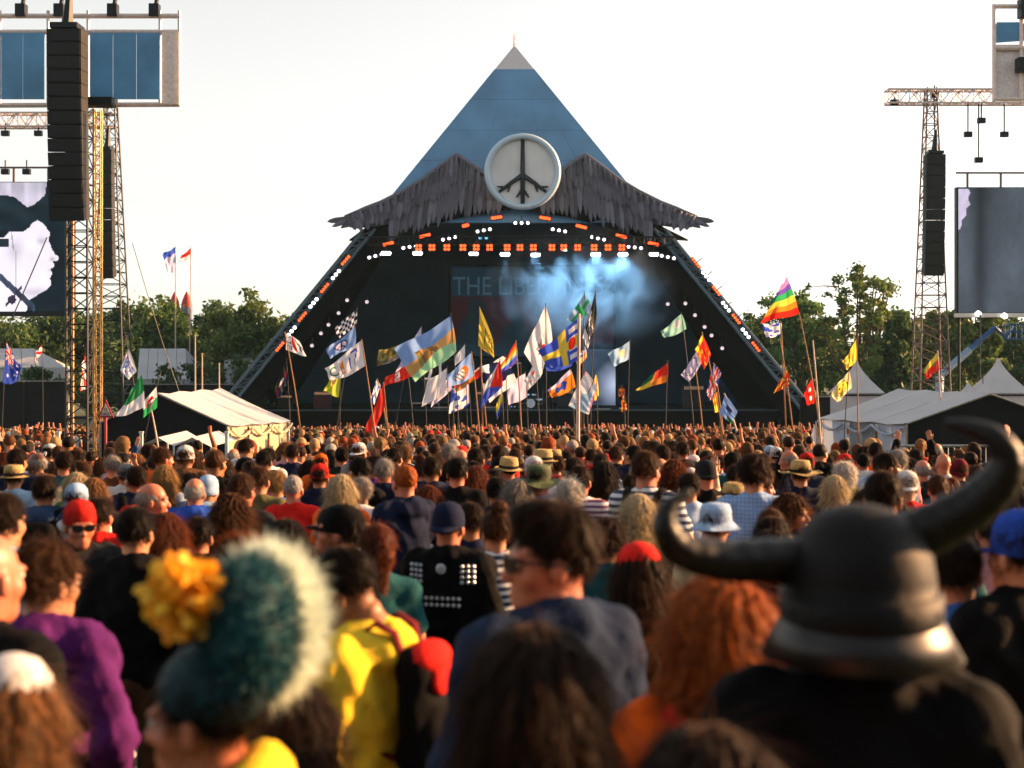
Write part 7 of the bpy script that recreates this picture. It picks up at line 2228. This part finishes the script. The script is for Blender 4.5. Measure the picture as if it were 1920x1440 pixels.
# ================================================================== the rest of the crowd as one mass
def low_person(rng, arms, hat, fine=None):
    V, F, Pp = [], [], []
    def rings(rs, n, pid, cap=True):
        k = len(V)
        for (z, rx, ry, yo) in rs:
            for a in range(n):
                an = 2 * math.pi * a / n
                V.append((rx * math.cos(an), yo + ry * math.sin(an), z))
        for i in range(len(rs) - 1):
            for a in range(n):
                b = (a + 1) % n
                F.append((k + i * n + a, k + i * n + b, k + (i + 1) * n + b, k + (i + 1) * n + a)); Pp.append(pid)
        if cap:
            F.append(tuple(k + (len(rs) - 1) * n + a for a in range(n))); Pp.append(pid)
    def tube(pts, rad, n, pid):
        m_ = MB(); m_.tube(pts, rad, n); k = len(V)
        V.extend(m_.v); F.extend(tuple(i + k for i in f) for f in m_.f); Pp.extend([pid] * len(m_.f))
    for x in (-1, 1): tube([(x * .11, 0, 0), (x * .1, 0, .5), (x * .08, 0, .9)], [.06, .075, .1], 5, 3)
    rings([(.84, .15, .11, 0), (1.1, .155, .115, 0), (1.3, .19, .12, 0), (1.41, .20, .105, -.01), (1.47, .10, .085, -.02)], 8, 2)
    rings([(1.45, .055, .055, -.02), (1.56, .052, .055, -.01)], 6, 0, False)
    if fine:
        for (V2, Q2), pid in ((coarse_head(), 0), (coarse_hair(fine), 1)):
            k = len(V); V.extend(map(tuple, V2 + PIV)); F.extend(tuple(int(i) + k for i in q) for q in Q2); Pp.extend([pid] * len(Q2))
    if not fine: rings([(1.53, .03, .04, .045), (1.565, .06, .07, .03), (1.62, .072, .09, .015), (1.69, .073, .09, 0), (1.745, .045, .055, -.01)], 8, 0)
    st = rng.integers(0, 3)
    if fine: pass
    elif st < 2: rings([(1.58, .066, .06, -.045), (1.64, .082, .085, -.03), (1.70, .085, .098, -.015), (1.755, .06, .07, -.015), (1.778, .02, .025, -.015)], 8, 1)
    else: rings([(1.36, .075, .05, -.10), (1.5, .088, .06, -.07), (1.62, .09, .085, -.035), (1.70, .088, .10, -.018), (1.76, .06, .07, -.015), (1.78, .02, .02, -.015)], 8, 1)
    if hat: rings([(1.70, .16, .17, -.01), (1.705, .09, .105, -.01), (1.79, .082, .095, -.01), (1.81, .03, .03, -.01)], 9, 4)
    for sx in (-1, 1):
        if (arms == 1 and sx == 1) or arms == 2:
            e = rng.uniform(-.06, .12)
            tube([(sx * .19, 0, 1.41), (sx * (.27 + e), .08, 1.62)], [.06, .045], 5, 2 if rng.random() < .5 else 0)
            tube([(sx * (.27 + e), .08, 1.62), (sx * (.2 + e), .12, 1.86), (sx * (.19 + e), .13, 1.98)], [.042, .03, .035], 5, 0)
        elif arms == 3:
            tube([(sx * .19, 0, 1.41), (sx * .26, .14, 1.22), (sx * .08, .3, 1.5), (sx * .05, .3, 1.6)], [.06, .048, .034, .03], 5, 0)
        else:
            tube([(sx * .195, 0, 1.42), (sx * .245, -.01, 1.15)], [.06, .05], 5, 2); tube([(sx * .245, -.01, 1.15), (sx * .24, .08, .9)], [.042, .04], 5, 0)
    return np.array(V), F, np.array(Pp)
def coarse_head():
    def f():
        s = Sculpt(); s.ell((0, -.012, .145), (.075, .096, .090), .02); s.ell((0, .032, .085), (.061, .066, .086), .03); s.ell((0, .064, .016), (.030, .027, .020), .03); s.cone((0, .1, .11), (0, .115, .078), .014, .018, .014)
        for x in (-1, 1): s.ell((x * .08, -.004, .098), (.016, .024, .036), .008)
        s.cone((0, -.018, .06), (0, -.03, -.04), .054, .058, .03); return s.mesh(.024)
    return shared('coarse_head', f)
def coarse_hair(style):
    def f():
        s = Sculpt(); cut = lambda X, Y, Z: (.07 + .92 * Y) - Z + 0 * X
        nz = lambda X, Y, Z: .006 * np.sin(X * 60 + 3 * np.sin(Z * 40)) * np.sin(Y * 55)
        if style == 'short': s.ell((0, -.018, .154), (.086, .105, .096), .01).cut(cut)
        elif style == 'messy': s.ell((0, -.02, .158), (.096, .112, .106), .01).cut(cut)
        elif style == 'ponytail': s.ell((0, -.02, .153), (.086, .108, .096), .01).cut(cut); s.cone((0, -.125, .17), (0, -.15, -.05), .032, .02, .02)
        else:
            s.ell((0, -.02, .155), (.094, .112, .102), .02); s.cone((-.03, -.07, .12), (-.04, -.1, -.02 if style == 'bob' else -.2), .066, .05, .05); s.cone((.03, -.07, .12), (.04, -.1, -.02 if style == 'bob' else -.2), .066, .05, .05)
            s.ell((0, .13, .06), (.075, .10, .115), .02, sub=True)
        return s.mesh(.022, nz)
    return shared(('coarse', style), f)
rng = np.random.default_rng(99)
pal_top = np.array([lin(c) for c in ['#121316', '#16181c', '#1a1c20', '#22252a', '#1c2640', '#26344e', '#2f5a9c', '#3f5878', '#93aed0', '#c4c4c8', '#b0b0b4', '#75777a', '#b01e1c', '#5c1620', '#2e5c34', '#58583a', '#4c1c5a', '#c08a94', '#4c3424', '#b8a888', '#8c7a68']])
pal_hair = np.array([lin(c) for c in ['#14100e', '#1c130d', '#2a1a10', '#2a1a10', '#4a2e18', '#4a2e18', '#765030', '#7a3416', '#6a5030', '#14100e', '#1c130d', '#8c8884', '#a08058']])
pal_skin = np.array([lin(c) for c in ['#c08a6c', '#bf7c64', '#9a6844', '#b88060', '#5a3826']])
pal_hat = np.array([lin(c) for c in ['#c4c4c8', '#b01e1c', '#a8905c', '#93aed0', '#22252a', '#1c2640', '#58583a']])
variants = [low_person(rng, a, hat) for a in (0, 0, 0, 1, 2, 3) for hat in (0, 1)]
NEARV = len(variants)
variants += [low_person(rng, a, 0, st) for a, st in ((0, 'short'), (0, 'short'), (0, 'long'), (0, 'messy'), (0, 'bob'), (0, 'ponytail'), (3, 'short'), (1, 'short'))]
pos = []
y = D_MAX + .25
while y < 90:
    hw = .372 * y + 1.5
    sp = .62 + .0022 * y
    n = int(2 * hw / sp)
    xs_ = -hw + (np.arange(n) + rng.uniform(-.32, .32, n)) * sp
    yy = y + rng.uniform(-.3, .3, n)
    for x, yv in zip(xs_, yy):
        u = 960 + x / yv * FPX
        if yv > 23 and 100 < u < 556 and yv < 62: continue
        if yv > 23.5 and u > 1522 and yv < 66: continue
        if yv > 84 and (u < 120 or u > 1500): continue
        pos.append((x, yv))
    y += .66 + .0015 * y
for y in np.arange(-24, -1.2, .75):  # unseen rows behind the camera, added to cut sky light
    for x in np.arange(-16, 16, .66):
        pos.append((x + rng.uniform(-.2, .2), y + rng.uniform(-.25, .25)))
pos = np.array(pos)
allV, allF, allC, k0 = [], [], [], 0
vi = rng.choice(NEARV, len(pos), p=np.array([.306, .014, .306, .014, .286, .014, .012, .004, .01, .002, .03, .002]))
nr = (pos[:, 1] < 34) & (pos[:, 1] > 0) & (rng.random(len(pos)) < 1.1)
vi[nr] = NEARV + rng.choice(8, nr.sum(), p=[.25, .23, .16, .12, .1, .1, .03, .01])
# towards the barrier more arms go up
up = (pos[:, 1] > 55) & (rng.random(len(pos)) < .09)
vi[up] = rng.choice([6, 8, 8, 10], up.sum())
for k, (V, F, Pp) in enumerate(variants):
    sel = np.where(vi == k)[0]
    if not len(sel): continue
    ang = rng.normal(0, .35, len(sel)); sc = np.clip(rng.normal(.97, .042, len(sel)), .88, 1.05)
    c, s = np.cos(ang), np.sin(ang)
    wid = rng.uniform(.95, 1.12, len(sel))
    X = (V[None, :, 0] * c[:, None] - V[None, :, 1] * s[:, None]) * (sc * wid)[:, None] + pos[sel, 0][:, None]
    Y = (V[None, :, 0] * s[:, None] + V[None, :, 1] * c[:, None]) * (sc * wid)[:, None] + pos[sel, 1][:, None]
    Z = V[None, :, 2] * sc[:, None] - SLOPE * pos[sel, 1][:, None]
    allV.append(np.stack([X, Y, Z], 2).reshape(-1, 3))
    cols = np.stack([pal_skin[rng.choice(5, len(sel), p=[.3, .3, .15, .2, .05])], pal_hair[rng.integers(0, len(pal_hair), len(sel))], pal_top[rng.integers(0, len(pal_top), len(sel))], pal_top[rng.integers(0, 8, len(sel))], pal_hat[rng.integers(0, len(pal_hat), len(sel))]], 1)
    allC.append(cols[:, Pp].reshape(-1, 3))
    for q in range(len(sel)):
        b = k0 + q * len(V)
        allF.extend([tuple(i + b for i in f) for f in F])
    k0 += len(V) * len(sel)
me = bpy.data.meshes.new('crowd')
me.from_pydata(np.concatenate(allV).tolist(), [], allF)
at = me.attributes.new('Col', 'FLOAT_COLOR', 'FACE')
arr = np.ones((len(allF), 4), dtype=np.float32); arr[:, :3] = np.concatenate(allC)
at.data.foreach_set('color', arr.ravel())
me.polygons.foreach_set('use_smooth', [True] * len(me.polygons))
me.materials.append(attr_mat('crowd_cloth_and_skin', rough=.7, trans=.12, var=.15, scale=9, sheen=.12, spec=.1))
tag(link(bpy.data.objects.new('crowd', me)), 'dense far crowd of festival goers packed up to the stage', 'crowd', kind='stuff')
print('CROWD', len(pos), 'faces', len(allF), 'DMAX', D_MAX, 'people', len(infos))

# ================================================================== evening haze over the field
hz = MB()
hz.box((0, 650, 14), (1900, 1780, 44))
vm = bpy.data.materials.new('haze_air'); vm.use_nodes = True
n, l = vm.node_tree.nodes, vm.node_tree.links
n.remove(n['Principled BSDF'])
pv_ = n.new('ShaderNodeVolumePrincipled')
pv_.inputs['Color'].default_value = (.45, .76, 1, 1)
pv_.inputs['Density'].default_value = .00011
pv_.inputs['Anisotropy'].default_value = .0
l.new(pv_.outputs[0], n['Material Output'].inputs['Volume'])
tag(hz.build('haze', vm), 'thin evening haze over the whole field', 'haze', kind='stuff')
